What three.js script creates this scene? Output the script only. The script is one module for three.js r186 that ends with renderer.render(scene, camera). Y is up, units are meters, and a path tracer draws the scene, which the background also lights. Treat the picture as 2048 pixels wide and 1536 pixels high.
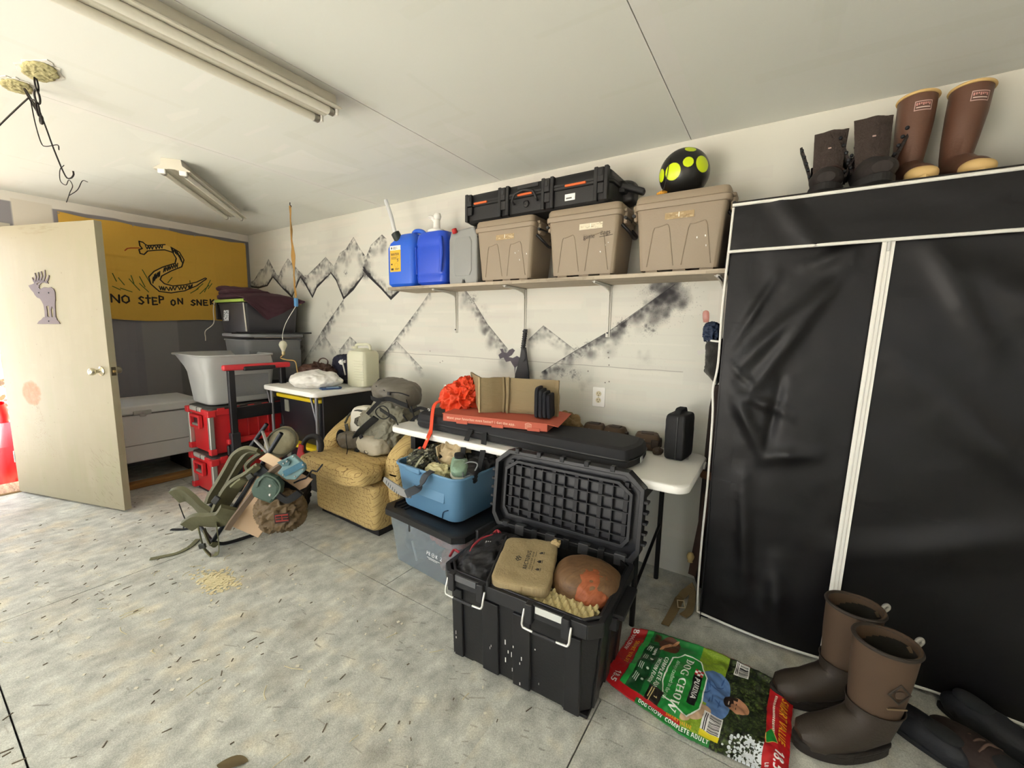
import * as THREE from 'three';
import { RoundedBoxGeometry } from 'three/addons/geometries/RoundedBoxGeometry.js';
import { mergeGeometries, mergeVertices, toCreasedNormals } from 'three/addons/utils/BufferGeometryUtils.js';
import { ImprovedNoise } from 'three/addons/math/ImprovedNoise.js';

// ---------------------------------------------------------------- camera, sky, exposure
const scene = new THREE.Scene();
const camera = new THREE.PerspectiveCamera(86.1, 4 / 3, 0.05, 100);
camera.position.set(5.134, 1.38, 2.398);
camera.rotation.set(-0.1314, 0.5739, 0.0205, 'YXZ');
scene.add(camera);
const renderer = new THREE.WebGLRenderer({ antialias: true });
renderer.toneMapping = THREE.LinearToneMapping;
renderer.toneMappingExposure = 3.1;
renderer.shadowMap.enabled = true;
// bright overcast sky: it enters through the walk-in doorway on the left and the open overhead doors behind the camera's left shoulder
scene.background = new THREE.Color(0xe9f1ff);
scene.backgroundIntensity = 1.75;

// ---------------------------------------------------------------- helpers
const H = 2.37;
const noiseGen = new ImprovedNoise();
const N3 = (x, y, z = 0) => noiseGen.noise(x + 31.7, y + 17.3, z + 5.1);
const fbm = (x, y, z = 0, o = 4) => { let s = 0, a = 0.5; for (let i = 0; i < o; i++) { s += a * N3(x, y, z); x = x * 2.03 + 7; y = y * 2.03 + 3; z = z * 2.03; a *= 0.5; } return s; };
const rng = (seed) => () => { seed |= 0; seed = seed + 0x6D2B79F5 | 0; let t = Math.imul(seed ^ seed >>> 15, 1 | seed); t = t + Math.imul(t ^ t >>> 7, 61 | t) ^ t; return ((t ^ t >>> 14) >>> 0) / 4294967296; };
const V = (p) => new THREE.Vector3(p[0], p[1], p[2]);
const lerp = (a, b, t) => a + (b - a) * t;
const D = Math.PI / 180;
const used = new Map();
function numbered(name) { const n = used.get(name) ?? 0; used.set(name, n + 1); return n ? name + '_' + String(n).padStart(3, '0') : name; }
function thing(name, label, category, pos = [0, 0, 0], turn = 0, group) {
  const o = new THREE.Group(); o.name = numbered(name); scene.add(o);
  o.position.set(...pos); o.rotation.y = turn;
  o.userData = { label, category }; if (group) o.userData.group = group;
  return o;
}
function part(name, geo, mat, parent, label, kind) {
  const m = new THREE.Mesh(Array.isArray(geo) ? merge(geo) : geo, mat); m.name = name; parent.add(m);
  if (label) m.userData.label = label; if (kind) m.userData.kind = kind;
  return m;
}
function single(name, label, category, geo, mat, group, kind) {
  const m = new THREE.Mesh(Array.isArray(geo) ? merge(geo) : geo, mat); m.name = numbered(name); scene.add(m);
  m.userData = { label, category }; if (group) m.userData.group = group; if (kind) m.userData.kind = kind;
  return m;
}
function struct(name, geo, mat) { const m = geo ? new THREE.Mesh(Array.isArray(geo) ? merge(geo) : geo, mat) : new THREE.Group(); m.name = name; m.userData.kind = 'structure'; scene.add(m); return m; }
function copyOf(root, pos, turn, label, scale) { const r = root.clone(); r.name = numbered(root.name.replace(/_\d+$/, '')); scene.add(r); r.position.set(...pos); r.rotation.y = turn; r.userData = { ...root.userData, label }; if (scale) r.scale.setScalar(scale); return r; }
function merge(list) { const gs = list.flat().map((g) => { g = g.index ? g.toNonIndexed() : g; for (const k of Object.keys(g.attributes)) if (!['position', 'normal', 'uv'].includes(k)) g.deleteAttribute(k); return g; }); return gs.length === 1 ? gs[0] : mergeGeometries(gs); }
function at(g, x = 0, y = 0, z = 0, rx = 0, ry = 0, rz = 0) { g.applyMatrix4(new THREE.Matrix4().compose(new THREE.Vector3(x, y, z), new THREE.Quaternion().setFromEuler(new THREE.Euler(rx, ry, rz)), new THREE.Vector3(1, 1, 1))); return g; }
const box = (w, h, d, r = 0.004, s = 2) => new RoundedBoxGeometry(w, h, d, s, Math.min(r, w / 2.01, h / 2.01, d / 2.01));
const bx = (x0, x1, y0, y1, z0, z1, r = 0.004) => at(box(x1 - x0, y1 - y0, z1 - z0, r), (x0 + x1) / 2, (y0 + y1) / 2, (z0 + z1) / 2);
const cyl = (r0, r1, h, n = 24) => new THREE.CylinderGeometry(r0, r1, h, n);
function tube(pts, r, o = {}) { const c = new THREE.CatmullRomCurve3(pts.map(V), !!o.closed, 'catmullrom', o.tension ?? 0.5); return new THREE.TubeGeometry(c, o.seg ?? Math.max(8, pts.length * 6), r, o.n ?? 10, !!o.closed); }
function rod(a, b, r, n = 12) { const p = V(a), q = V(b), d = q.clone().sub(p); const g = cyl(r, r, d.length(), n); g.applyQuaternion(new THREE.Quaternion().setFromUnitVectors(new THREE.Vector3(0, 1, 0), d.normalize())); const m = p.add(q).multiplyScalar(0.5); g.translate(m.x, m.y, m.z); return g; }
function lathe(pts, n = 32) { return new THREE.LatheGeometry(pts.map((p) => new THREE.Vector2(p[0], p[1])), n); }
function grid(fn, nu, nv) { // one-sided grid surface
  const pos = [], uv = [], idx = [];
  for (let j = 0; j <= nv; j++) for (let i = 0; i <= nu; i++) { const p = fn(i / nu, j / nv); pos.push(p[0], p[1], p[2]); uv.push(i / nu, j / nv); }
  for (let j = 0; j < nv; j++) for (let i = 0; i < nu; i++) { const a = j * (nu + 1) + i, b = a + 1, c = a + nu + 1, d = c + 1; idx.push(a, b, d, a, d, c); }
  const g = new THREE.BufferGeometry(); g.setAttribute('position', new THREE.Float32BufferAttribute(pos, 3)); g.setAttribute('uv', new THREE.Float32BufferAttribute(uv, 2)); g.setIndex(idx); g.computeVertexNormals(); return g;
}
function sheet(fn, nu, nv, t = 0.002) { // grid with thickness, front and back and rim
  const f = grid(fn, nu, nv), P = f.attributes.position, Nn = f.attributes.normal, W = nu + 1, n = P.count;
  const pos = [], uv = [], idx = [];
  for (let s = 0; s < 2; s++) for (let i = 0; i < n; i++) { const k = s ? -t : 0; pos.push(P.getX(i) + Nn.getX(i) * k, P.getY(i) + Nn.getY(i) * k, P.getZ(i) + Nn.getZ(i) * k); uv.push(f.attributes.uv.getX(i), f.attributes.uv.getY(i)); }
  const fi = f.index.array; for (let i = 0; i < fi.length; i += 3) { idx.push(fi[i], fi[i + 1], fi[i + 2], n + fi[i], n + fi[i + 2], n + fi[i + 1]); }
  const g = new THREE.BufferGeometry(); g.setAttribute('position', new THREE.Float32BufferAttribute(pos, 3)); g.setAttribute('uv', new THREE.Float32BufferAttribute(uv, 2)); g.setIndex(idx); g.computeVertexNormals();
  const ring = []; for (let i = 0; i < W; i++) ring.push(i); for (let j = 1; j <= nv; j++) ring.push(j * W + nu); for (let i = nu - 1; i >= 0; i--) ring.push(nv * W + i); for (let j = nv - 1; j > 0; j--) ring.push(j * W);
  const ep = [], ei = [], eu = []; ring.forEach((r) => { for (const q of [r, n + r]) { ep.push(pos[q * 3], pos[q * 3 + 1], pos[q * 3 + 2]); eu.push(uv[q * 2], uv[q * 2 + 1]); } });
  for (let i = 0; i < ring.length; i++) { const a = i * 2, b = a + 1, c = ((i + 1) % ring.length) * 2, d = c + 1; ei.push(a, b, d, a, d, c); }
  const e = new THREE.BufferGeometry(); e.setAttribute('position', new THREE.Float32BufferAttribute(ep, 3)); e.setAttribute('uv', new THREE.Float32BufferAttribute(eu, 2)); e.setIndex(ei); e.computeVertexNormals();
  return merge([g, e]);
}
// loft of closed rings; every ring an array of n [x, y, z]
function loft(rs, cap0 = true, cap1 = true, crease = 0.7) {
  const n = rs[0].length, pos = [], uv = [], idx = []; let v = 0;
  rs.forEach((r, j) => { if (j) v += Math.hypot(r[0][0] - rs[j - 1][0][0], r[0][1] - rs[j - 1][0][1], r[0][2] - rs[j - 1][0][2]); let u = 0; for (let i = 0; i <= n; i++) { const p = r[i % n]; if (i) { const q = r[i - 1]; u += Math.hypot(p[0] - q[0], p[1] - q[1], p[2] - q[2]); } pos.push(...p); uv.push(u, v); } });
  const W = n + 1;
  for (let j = 0; j < rs.length - 1; j++) for (let i = 0; i < n; i++) { const a = j * W + i, b = a + 1, c = a + W, d = c + 1; idx.push(a, c, d, a, d, b); }
  const cap = (r, flip) => { const c = [0, 0, 0]; r.forEach((p) => p.forEach((q, k) => { c[k] += q / n; })); const o = pos.length / 3; pos.push(...c); uv.push(c[0], c[2]); r.forEach((p) => { pos.push(...p); uv.push(p[0], p[2]); }); for (let i = 0; i < n; i++) { const a = o + 1 + i, b = o + 1 + (i + 1) % n; flip ? idx.push(o, a, b) : idx.push(o, b, a); } };
  if (cap0) cap(rs[0], false); if (cap1) cap(rs[rs.length - 1], true);
  const g = new THREE.BufferGeometry(); g.setAttribute('position', new THREE.Float32BufferAttribute(pos, 3)); g.setAttribute('uv', new THREE.Float32BufferAttribute(uv, 2)); g.setIndex(idx);
  return toCreasedNormals(g, crease);
}
function rr(w, d, r, y, ox = 0, oz = 0, k = 5) { // rounded rectangle ring at height y, seen from above
  const o = []; r = Math.min(r, w / 2 - 1e-4, d / 2 - 1e-4);
  for (const [sx, sz, a0] of [[1, 1, 0], [-1, 1, 90], [-1, -1, 180], [1, -1, 270]]) for (let i = 0; i <= k; i++) { const a = (a0 + i * 90 / k) * D; o.push([ox + sx * (w / 2 - r) + r * Math.cos(a), y, oz + sz * (d / 2 - r) + r * Math.sin(a)]); }
  return o.reverse();
}
const el = (a, b, y, ox = 0, oz = 0, n = 28) => { const o = []; for (let i = 0; i < n; i++) { const t = -i / n * 2 * Math.PI; o.push([ox + a * Math.cos(t), y, oz + b * Math.sin(t)]); } return o; };
// box on a cube-sphere grid, pulled to a superellipsoid and wrinkled
function blob(w, h, d, o = {}) {
  const p = o.p ?? 4, s = o.s ?? 22, amp = o.amp ?? 0.01, f = o.f ?? 9, seed = o.seed ?? 0, flat = o.flat;
  let g = new THREE.BoxGeometry(2, 2, 2, s, s, s); const P = g.attributes.position; const q = new THREE.Vector3();
  for (let i = 0; i < P.count; i++) {
    q.fromBufferAttribute(P, i).normalize();
    const k = Math.pow(Math.abs(q.x) ** p + Math.abs(q.y) ** p + Math.abs(q.z) ** p, -1 / p); q.multiplyScalar(k);
    const n = (o.ridge ? (0.5 - Math.abs(fbm(q.x * w * f + seed, q.y * h * f, q.z * d * f + seed * 0.7, 3)) * 2) : fbm(q.x * w * f + seed, q.y * h * f, q.z * d * f + seed * 0.7, 3)) * amp;
    const l = q.length() || 1; let x = q.x * w / 2 + q.x / l * n, y = q.y * h / 2 + q.y / l * n, z = q.z * d / 2 + q.z / l * n;
    if (flat !== undefined && y < -h / 2 * flat) y = -h / 2 * flat;
    if (o.warp) [x, y, z] = o.warp(x, y, z);
    P.setXYZ(i, x, y, z);
  }
  g.deleteAttribute('normal'); const uvA = g.attributes.uv.clone(); g.deleteAttribute('uv'); g = mergeVertices(g, 1e-5); g.computeVertexNormals();
  const uv = new Float32Array(g.attributes.position.count * 2); for (let i = 0; i < g.attributes.position.count; i++) { const x = g.attributes.position.getX(i), y = g.attributes.position.getY(i), z = g.attributes.position.getZ(i); uv[i * 2] = x + z * 0.7; uv[i * 2 + 1] = y + z * 0.7; }
  g.setAttribute('uv', new THREE.BufferAttribute(uv, 2)); return g;
}
// flat strap swept along points; hint = width direction (one for all, or one per point)
function strap(pts, w, t, hint = [0, 0, 1], o = {}) {
  const c = new THREE.CatmullRomCurve3(pts.map(V), !!o.closed, 'catmullrom', 0.5), seg = o.seg ?? Math.max(6, pts.length * 6), hs = Array.isArray(hint[0]) ? hint : null, rs = [];
  for (let i = 0; i <= seg; i++) {
    const u = i / seg, p = c.getPoint(u), T = c.getTangent(u); let h;
    if (hs) { const k = u * (hs.length - 1), a = Math.min(hs.length - 2, Math.floor(k)); h = V(hs[a]).lerp(V(hs[a + 1]), k - a); } else h = V(hint);
    const B = h.clone().addScaledVector(T, -h.dot(T)).normalize(), Nn = T.clone().cross(B).normalize(), ww = (typeof w === 'function' ? w(u) : w) / 2, tt = t / 2;
    rs.push([[-1, -1], [1, -1], [1, 1], [-1, 1]].map(([a, b]) => [p.x + B.x * ww * a + Nn.x * tt * b, p.y + B.y * ww * a + Nn.y * tt * b, p.z + B.z * ww * a + Nn.z * tt * b]));
  }
  return loft(rs, true, true, 0.6);
}
function extr(pts, depth, bevel = 0.002, holes) { const s = new THREE.Shape(pts.map((p) => new THREE.Vector2(p[0], p[1]))); if (holes) for (const h of holes) s.holes.push(new THREE.Path(h.map((p) => new THREE.Vector2(p[0], p[1])))); const g = new THREE.ExtrudeGeometry(s, { depth: depth - 2 * bevel, bevelEnabled: bevel > 0, bevelSize: bevel, bevelThickness: bevel, bevelSegments: 2, curveSegments: 10 }); g.translate(0, 0, -(depth - 2 * bevel) / 2); return g; }
const roundRect = (w, h, r, k = 5) => rr(w, h, r, 0, 0, 0, k).map((p) => [p[0], p[2]]).reverse();

// ---------------------------------------------------------------- textures and materials
function canvasTex(w, h, draw, o = {}) { const c = document.createElement('canvas'); c.width = w; c.height = h; const x = c.getContext('2d'); draw(x, w, h); const t = new THREE.CanvasTexture(c); t.colorSpace = o.data ? THREE.NoColorSpace : THREE.SRGBColorSpace; if (o.repeat) { t.wrapS = t.wrapT = THREE.RepeatWrapping; t.repeat.set(...o.repeat); } return t; }
function dataTex(n, fn, rep = 1, srgb = false) { const a = new Uint8Array(n * n * 4); for (let j = 0; j < n; j++) for (let i = 0; i < n; i++) { const v = fn(i / n, j / n, i, j), k = (j * n + i) * 4; const c = Array.isArray(v) ? v : [v, v, v]; a[k] = Math.max(0, Math.min(255, c[0] * 255)); a[k + 1] = Math.max(0, Math.min(255, c[1] * 255)); a[k + 2] = Math.max(0, Math.min(255, c[2] * 255)); a[k + 3] = 255; } const t = new THREE.DataTexture(a, n, n); t.wrapS = t.wrapT = THREE.RepeatWrapping; t.magFilter = THREE.LinearFilter; t.minFilter = THREE.LinearMipmapLinearFilter; t.generateMipmaps = true; t.repeat.set(rep, rep); if (srgb) t.colorSpace = THREE.SRGBColorSpace; t.needsUpdate = true; return t; }
const R0 = rng(11);
const grainB = dataTex(256, (u, v) => 0.5 + 0.25 * (R0() - 0.5) + 0.5 * fbm(u * 40, v * 40), 3);           // moulded plastic
const weaveB = dataTex(128, (u, v, i, j) => 0.5 + 0.3 * Math.sin(i * Math.PI / 2) * Math.sin(j * Math.PI / 2) + 0.2 * (R0() - 0.5), 9);     // woven fabric
const crinkB = dataTex(512, (u, v) => { const a = 1 - Math.abs(fbm(u * 6, v * 6, 3)) * 2.2, b = 1 - Math.abs(fbm(u * 13 + 4, v * 13, 8)) * 2.2; return 0.6 * a + 0.4 * b; }, 2); // crumpled cloth or film
const M = (color, rough = 0.7, o = {}) => new THREE.MeshPhysicalMaterial({ color, roughness: rough, ...o });
const plastic = (color, rough = 0.45, o = {}) => M(color, rough, { bumpMap: grainB, bumpScale: 0.0005, ...o });
const cloth = (color, o = {}) => M(color, 0.92, { bumpMap: weaveB, bumpScale: 0.0006, ...o });
const nylon = (color, o = {}) => M(color, 0.6, { bumpMap: crinkB, bumpScale: 0.004, ...o });
const blackPlastic = plastic(0x18181a, 0.42), blackNylon = nylon(0x17171a), webbing = cloth(0x1a1b1c), whitePl = plastic(0xefede7, 0.4), steel = M(0xb9b9b6, 0.35, { metalness: 0.9 }), darkSteel = M(0x2a2c30, 0.45, { metalness: 0.6 }), oliveWeb = cloth(0x6d6c50), olive = nylon(0x67654c);

// ---------------------------------------------------------------- textures of the room's surfaces
const MW = 5.4, MS = 2048 / MW; // mural wall: 2048 px across 5.4 m
const muralTex = canvasTex(2048, Math.round(H * MS), (c, W, Hh) => {
  const r = rng(5), X = (x) => x * MS, Y = (y) => (H - y) * MS;
  c.fillStyle = '#d0cfc4'; c.fillRect(0, 0, W, Hh);
  for (let i = 0; i < 500; i++) { c.fillStyle = ['rgba(222,217,206,.25)', 'rgba(198,192,186,.18)', 'rgba(214,208,196,.25)'][i % 3]; c.fillRect(r() * W, r() * Hh, 20 + r() * 240, 3 + r() * 26); } // roller strokes
  const dot = (x, y, rad, a) => { const g = c.createRadialGradient(x, y, 0, x, y, rad); g.addColorStop(0, `rgba(24,22,26,${a})`); g.addColorStop(1, 'rgba(24,22,26,0)'); c.fillStyle = g; c.beginPath(); c.arc(x, y, rad, 0, 7); c.fill(); };
  const puff = (x, y, rad, a, n = 26) => { for (let i = 0; i < n; i++) { const t = r() * 7, d = Math.pow(r(), 0.7) * rad; dot(X(x) + Math.cos(t) * d * MS, Y(y) + Math.sin(t) * d * MS, (0.15 + 0.35 * r()) * rad * MS, a * r() * 0.5); } for (let i = 0; i < n * 6; i++) { const t = r() * 7, d = (r() + r()) * rad; c.fillStyle = `rgba(24,22,26,${a * 0.4})`; c.fillRect(X(x) + Math.cos(t) * d * MS, Y(y) + Math.sin(t) * d * MS, 1, 1); } };
  // stencil edge: crisp on one side, spray fading out on the other (side +1 below, -1 above)
  function edge(pts, side, k = 1, wd = 0.05, gaps = 0.5) {
    const n0 = pts.length, ex = (p, q) => { const l = Math.hypot(p[0] - q[0], p[1] - q[1]); return [p[0] + (p[0] - q[0]) / l * 0.12, p[1] + (p[1] - q[1]) / l * 0.12]; }, cp = [ex(pts[0], pts[1]), ...pts, ex(pts[n0 - 1], pts[n0 - 2])];
    c.save(); c.beginPath(); cp.forEach((p, i) => i ? c.lineTo(X(p[0]), Y(p[1])) : c.moveTo(X(p[0]), Y(p[1]))); for (const p of [...cp].reverse()) c.lineTo(X(p[0]), Y(p[1] - side * 0.5)); c.closePath(); c.clip();
    for (let s = 0; s < pts.length - 1; s++) {
      const [a, b] = [pts[s], pts[s + 1]], L = Math.hypot(b[0] - a[0], b[1] - a[1]), n = Math.ceil(L * 300);
      for (let i = 0; i < n; i++) {
        const t = r(), x = lerp(a[0], b[0], t), y = lerp(a[1], b[1], t), m = Math.max(0, 0.42 + gaps * 1.6 * fbm(x * 5, y * 5, 2)); const off = Math.pow(r(), 2) * wd * 1.5 * (0.6 + m);
        dot(X(x + (r() - 0.5) * 0.02), Y(y - side * off), (0.008 + 0.034 * r() * (0.35 + off * 10)) * MS, 0.5 * Math.min(k, 1.5) * m * (1 - 0.6 * Math.min(1, off / wd)));
        if (i % 2) { c.fillStyle = `rgba(24,22,26,${0.3 * k * m})`; const o2 = r() * wd * 2.6; c.fillRect(X(x), Y(y - side * o2), 1, 1); }
      }
      c.strokeStyle = `rgba(24,22,26,${Math.min(0.9, 0.5 * k)})`; c.lineWidth = 1.8; c.beginPath(); c.moveTo(X(a[0]), Y(a[1])); c.lineTo(X(b[0]), Y(b[1])); c.stroke();
      if (k > 1.6) for (let i = 0; i < n; i++) { const t = i / n, x = lerp(a[0], b[0], t), y = lerp(a[1], b[1], t), q = Math.max(0, 0.5 + 1.6 * fbm(x * 7, y * 7, 9)); dot(X(x), Y(y), (0.009 + 0.02 * q) * MS, 0.8); }
    }
    c.restore();
  }
  edge([[-0.131, 1.871], [-0.052, 1.85], [0.078, 1.872], [0.235, 1.984], [0.312, 1.99], [0.417, 2.084], [0.563, 1.912], [0.611, 1.894]], 1, 1, 0.06);
  edge([[0.601, 1.895], [0.689, 1.982], [0.802, 2.06], [0.933, 1.967], [1.069, 1.871], [1.12, 1.849]], 1, 1, 0.06);
  edge([[-0.061, 1.867], [0.011, 1.797], [0.167, 1.78], [0.365, 1.8], [0.488, 1.885], [0.676, 1.757], [0.85, 1.659]], -1, 1.7, 0.035, 0.3);
  edge([[0.851, 1.67], [1.014, 1.859], [1.105, 1.771], [1.209, 1.651], [1.292, 1.745], [1.519, 1.866]], -1, 2, 0.035, 0.3);
  edge([[1.122, 1.868], [1.324, 1.961], [1.451, 2.026], [1.585, 1.926]], 1, 1, 0.06);
  edge([[1.52, 1.875], [1.601, 1.802], [1.705, 1.625], [1.856, 1.706], [2.001, 1.822]], -1, 2, 0.045, 0.3);
  edge([[1.586, 1.939], [1.676, 2.045], [1.766, 2.073], [1.878, 2.166], [1.97, 2.051], [2.042, 1.982]], 1, 1, 0.09);
  edge([[2.049, 1.99], [2.112, 2.076], [2.256, 2.148], [2.311, 2.107]], 1, 1.1, 0.09);
  edge([[2.003, 1.865], [2.062, 1.815], [2.229, 1.702], [2.352, 1.607], [2.47, 1.682]], -1, 2.1, 0.05, 0.3);
  edge([[2.004, 1.887], [2.03, 1.847], [2.089, 1.818]], -1, 2.4, 0.06, 0.2);
  edge([[1.705, 1.625], [1.356, 1.339]], 1, 1.5, 0.05); edge([[1.356, 1.339], [0.948, 0.958]], 1, 0.7, 0.05);
  edge([[2.813, 1.674], [2.72, 1.576], [2.342, 1.229], [2.057, 0.971]], 1, 1, 0.04);
  edge([[3.131, 1.692], [3.235, 1.581], [3.364, 1.417], [3.54, 1.249]], 1, 1.4, 0.08);
  edge([[1.17, 1.125], [1.393, 1.281], [1.561, 1.128]], 1, 0.5, 0.05); edge([[1.61, 1.145], [1.784, 1.287], [1.877, 1.234]], 1, 0.8, 0.05);
  edge([[2.244, 1.151], [2.412, 1.265], [2.714, 1.052]], 1, 1, 0.04);
  edge([[3.712, 1.32], [3.82, 1.411], [4.052, 1.261]], 1, 0.9, 0.05); edge([[3.645, 1.174], [3.752, 1.045]], -1, 0.3, 0.05);
  edge([[3.816, 1.104], [4.052, 1.255], [4.274, 1.387]], 1, 1.5, 0.06); edge([[4.274, 1.387], [4.626, 1.644]], 1, 1.5, 0.08); edge([[4.333, 1.42], [4.626, 1.644]], 1, 1.2, 0.05);
  for (const p of [[4.589, 1.6], [4.567, 1.62], [4.618, 1.564], [4.547, 1.555]]) puff(p[0], p[1], 0.09, 0.8);
  for (const [i, p] of [[1.748, 1.867], [2.002, 1.831], [2.049, 1.82], [4.134, 1.295], [4.069, 1.246], [4.341, 1.426], [4.502, 1.402], [4.051, 1.108], [3.953, 1.111], [3.23, 1.599], [0.65, 1.887], [1.094, 1.85], [1.031, 1.843], [1.471, 1.85], [0.606, 1.644], [0.923, 1.098]].entries()) puff(p[0], p[1], i > 3 ? 0.03 : 0.022, 0.75, 18);
  for (const p of [[3.651, 0.949], [4.094, 1.074], [4.491, 1.223], [3.155, 1.59], [3.318, 1.48], [1.491, 1.531], [1.404, 1.436]]) puff(p[0], p[1], 0.07, 0.22, 10);
  // grey over-spray behind the stacked totes
  for (const p of [[1.002, 1.271], [0.948, 1.177], [0.999, 1.127]]) puff(p[0], p[1], 0.045, 0.4, 22);
  // stencilled moose
  const moose = [[3.607, 1.061], [3.601, 1.12], [3.567, 1.163], [3.53, 1.154], [3.508, 1.184], [3.478, 1.172], [3.464, 1.2], [3.49, 1.219], [3.476, 1.243], [3.502, 1.247], [3.511, 1.22], [3.537, 1.217], [3.553, 1.239], [3.582, 1.251], [3.603, 1.238], [3.579, 1.205], [3.55, 1.19], [3.587, 1.185], [3.62, 1.201], [3.649, 1.188], [3.659, 1.106], [3.643, 1.098], [3.634, 1.139], [3.61, 1.12]];
  c.fillStyle = 'rgba(70,64,74,.9)'; c.beginPath(); moose.forEach((p, i) => i ? c.lineTo(X(p[0]), Y(p[1])) : c.moveTo(X(p[0]), Y(p[1]))); c.fill();
  // cracked panel joint, nail marks
  c.strokeStyle = 'rgba(90,84,80,.55)'; c.lineWidth = 1; c.beginPath(); for (let x = 1.6; x < 4.7; x += 0.02) c.lineTo(X(x), Y(1.168 + 0.004 * N3(x * 9, 2))); c.stroke();
  c.fillStyle = 'rgba(60,50,44,.7)'; for (const p of [[4.145, 1.134], [4.278, 1.18], [4.268, 1.255], [4.273, 1.225], [4.259, 1.072], [4.284, 1.08], [2.906, 1.113], [2.932, 1.126], [2.799, 1.198]]) c.fillRect(X(p[0]) - 1, Y(p[1]) - 1, 2.5, 2.5);
});
muralTex.wrapS = muralTex.wrapT = THREE.RepeatWrapping;
const paintB = dataTex(512, (u, v) => 0.5 + 0.4 * fbm(u * 50, v * 50, 1, 3) + 0.15 * (R0() - 0.5), 1);
const muralMat = M(0xffffff, 0.75, { map: muralTex, bumpMap: paintB, bumpScale: 0.0012 });
const ceilTex = canvasTex(2048, 1536, (c, W, Hh) => { // 8.6 x 5.8 m
  const r = rng(8), X = (x) => (x + 0.1) / 8.6 * W, Z = (z) => (z + 0.1) / 5.8 * Hh;
  c.fillStyle = '#e4e5dd'; c.fillRect(0, 0, W, Hh);
  for (let i = 0; i < 900; i++) { c.fillStyle = ['rgba(230,228,222,.12)', 'rgba(206,202,196,.10)'][i % 2]; c.save(); c.translate(r() * W, r() * Hh); c.rotate(0.1 * (r() - 0.5) + (i % 3 ? 0 : 1.57)); c.fillRect(0, 0, 30 + r() * 160, 4 + r() * 16); c.restore(); }
  // fresher strokes of paint
  const patch = (pts, a) => { c.fillStyle = `rgba(240,238,232,${a * 0.75})`; c.beginPath(); pts.forEach((p, i) => i ? c.lineTo(X(p[0]) + (r() - 0.5) * 5, Z(p[2]) + (r() - 0.5) * 5) : c.moveTo(X(p[0]), Z(p[2]))); c.fill(); };
  patch([[2.374, 2.37, 0.984], [2.769, 2.37, 0.975], [2.725, 2.37, 0.841], [2.803, 2.37, 0.619], [2.656, 2.37, 0.586], [2.475, 2.37, 0.788], [2.416, 2.37, 0.915]], 0.55); patch([[1.388, 2.37, 1.46], [1.584, 2.37, 1.412], [1.54, 2.37, 1.275], [1.387, 2.37, 1.31]], 0.5); patch([[2.555, 2.37, 1.533], [2.776, 2.37, 1.481], [2.716, 2.37, 1.449], [2.508, 2.37, 1.489]], 0.45);
  patch([[2.211, 2.37, 1.592], [2.252, 2.37, 1.44], [2.17, 2.37, 1.346], [2.091, 2.37, 1.5]], 0.35); patch([[3.671, 2.37, 0.819], [3.726, 2.37, 0.577], [3.671, 2.37, 0.436], [3.627, 2.37, 0.699]], 0.3); patch([[3.404, 2.37, 1.268], [3.439, 2.37, 0.983], [3.388, 2.37, 0.673], [3.243, 2.37, 0.684], [3.334, 2.37, 1.072]], 0.22);
  for (let i = 0; i < 22; i++) { const x = 0.6 + r() * 3, z = r() * 2.4; c.strokeStyle = 'rgba(240,238,232,.28)'; c.lineWidth = 3 + r() * 8; c.beginPath(); c.moveTo(X(x), Z(z)); c.lineTo(X(x + 0.1 + r() * 0.3), Z(z - 0.05 + r() * 0.1)); c.stroke(); }
  c.strokeStyle = 'rgba(232,230,224,.4)'; c.lineWidth = 20; for (const x of [2.28, 3.44, 4.69]) { c.beginPath(); c.moveTo(X(x), 0); c.lineTo(X(x), Hh); c.stroke(); }
});
const ceilMat = M(0xffffff, 0.8, { map: ceilTex, bumpMap: paintB, bumpScale: 0.001 });
const floorTex = canvasTex(2048, 2048, (c, W) => { // 4.4 x 4.4 m, repeating
  const r = rng(21); c.fillStyle = '#babbb3'; c.fillRect(0, 0, W, W);
  const im = c.getImageData(0, 0, W, W), d = im.data;
  for (let j = 0; j < W; j++) for (let i = 0; i < W; i++) { const u = i / W, v = j / W, a = fbm(u * 5, v * 5, 1, 3), b = fbm(u * 34, v * 34, 4, 3), k = (j * W + i) * 4, s = (r() - 0.5) * 40, e = fbm(u * 90, v * 60, 7, 2), br = Math.max(0, a * 0.5 + b * 1.1 - 0.08); d[k] += s + b * 34 + e * 44 + br * 4; d[k + 1] += s + b * 34 + e * 44 - br * 12; d[k + 2] += s + b * 32 + e * 42 - br * 34; }
  c.putImageData(im, 0, 0);
  for (let i = 0; i < 2600; i++) { const x = r() * W, y = r() * W, a = -0.35 + (r() - 0.5) * 0.9, L = 4 + r() * r() * 34; c.strokeStyle = ['rgba(70,62,52,.34)', 'rgba(96,84,70,.3)', 'rgba(190,190,180,.2)'][i % 3]; c.lineWidth = 0.8 + r() * 2.2; c.beginPath(); c.moveTo(x, y); c.lineTo(x + Math.cos(a) * L, y + Math.sin(a) * L); c.stroke(); }
  for (let i = 0; i < 160; i++) { const x = r() * W, y = r() * W, g = c.createRadialGradient(x, y, 0, x, y, 20 + r() * 60); g.addColorStop(0, 'rgba(110,92,66,.13)'); g.addColorStop(1, 'rgba(110,92,66,0)'); c.fillStyle = g; c.fillRect(x - 90, y - 90, 180, 180); } // mud smudges
}, { repeat: [1, 1] });
const floorB = dataTex(512, (u, v) => { const a = Math.abs(fbm(u * 26, v * 26, 9, 3)); return 0.5 + 0.7 * a + 0.25 * (R0() - 0.5); }, 2);
const floorMat = M(0xffffff, 0.72, { map: floorTex, bumpMap: floorB, bumpScale: 0.0016 });
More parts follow.
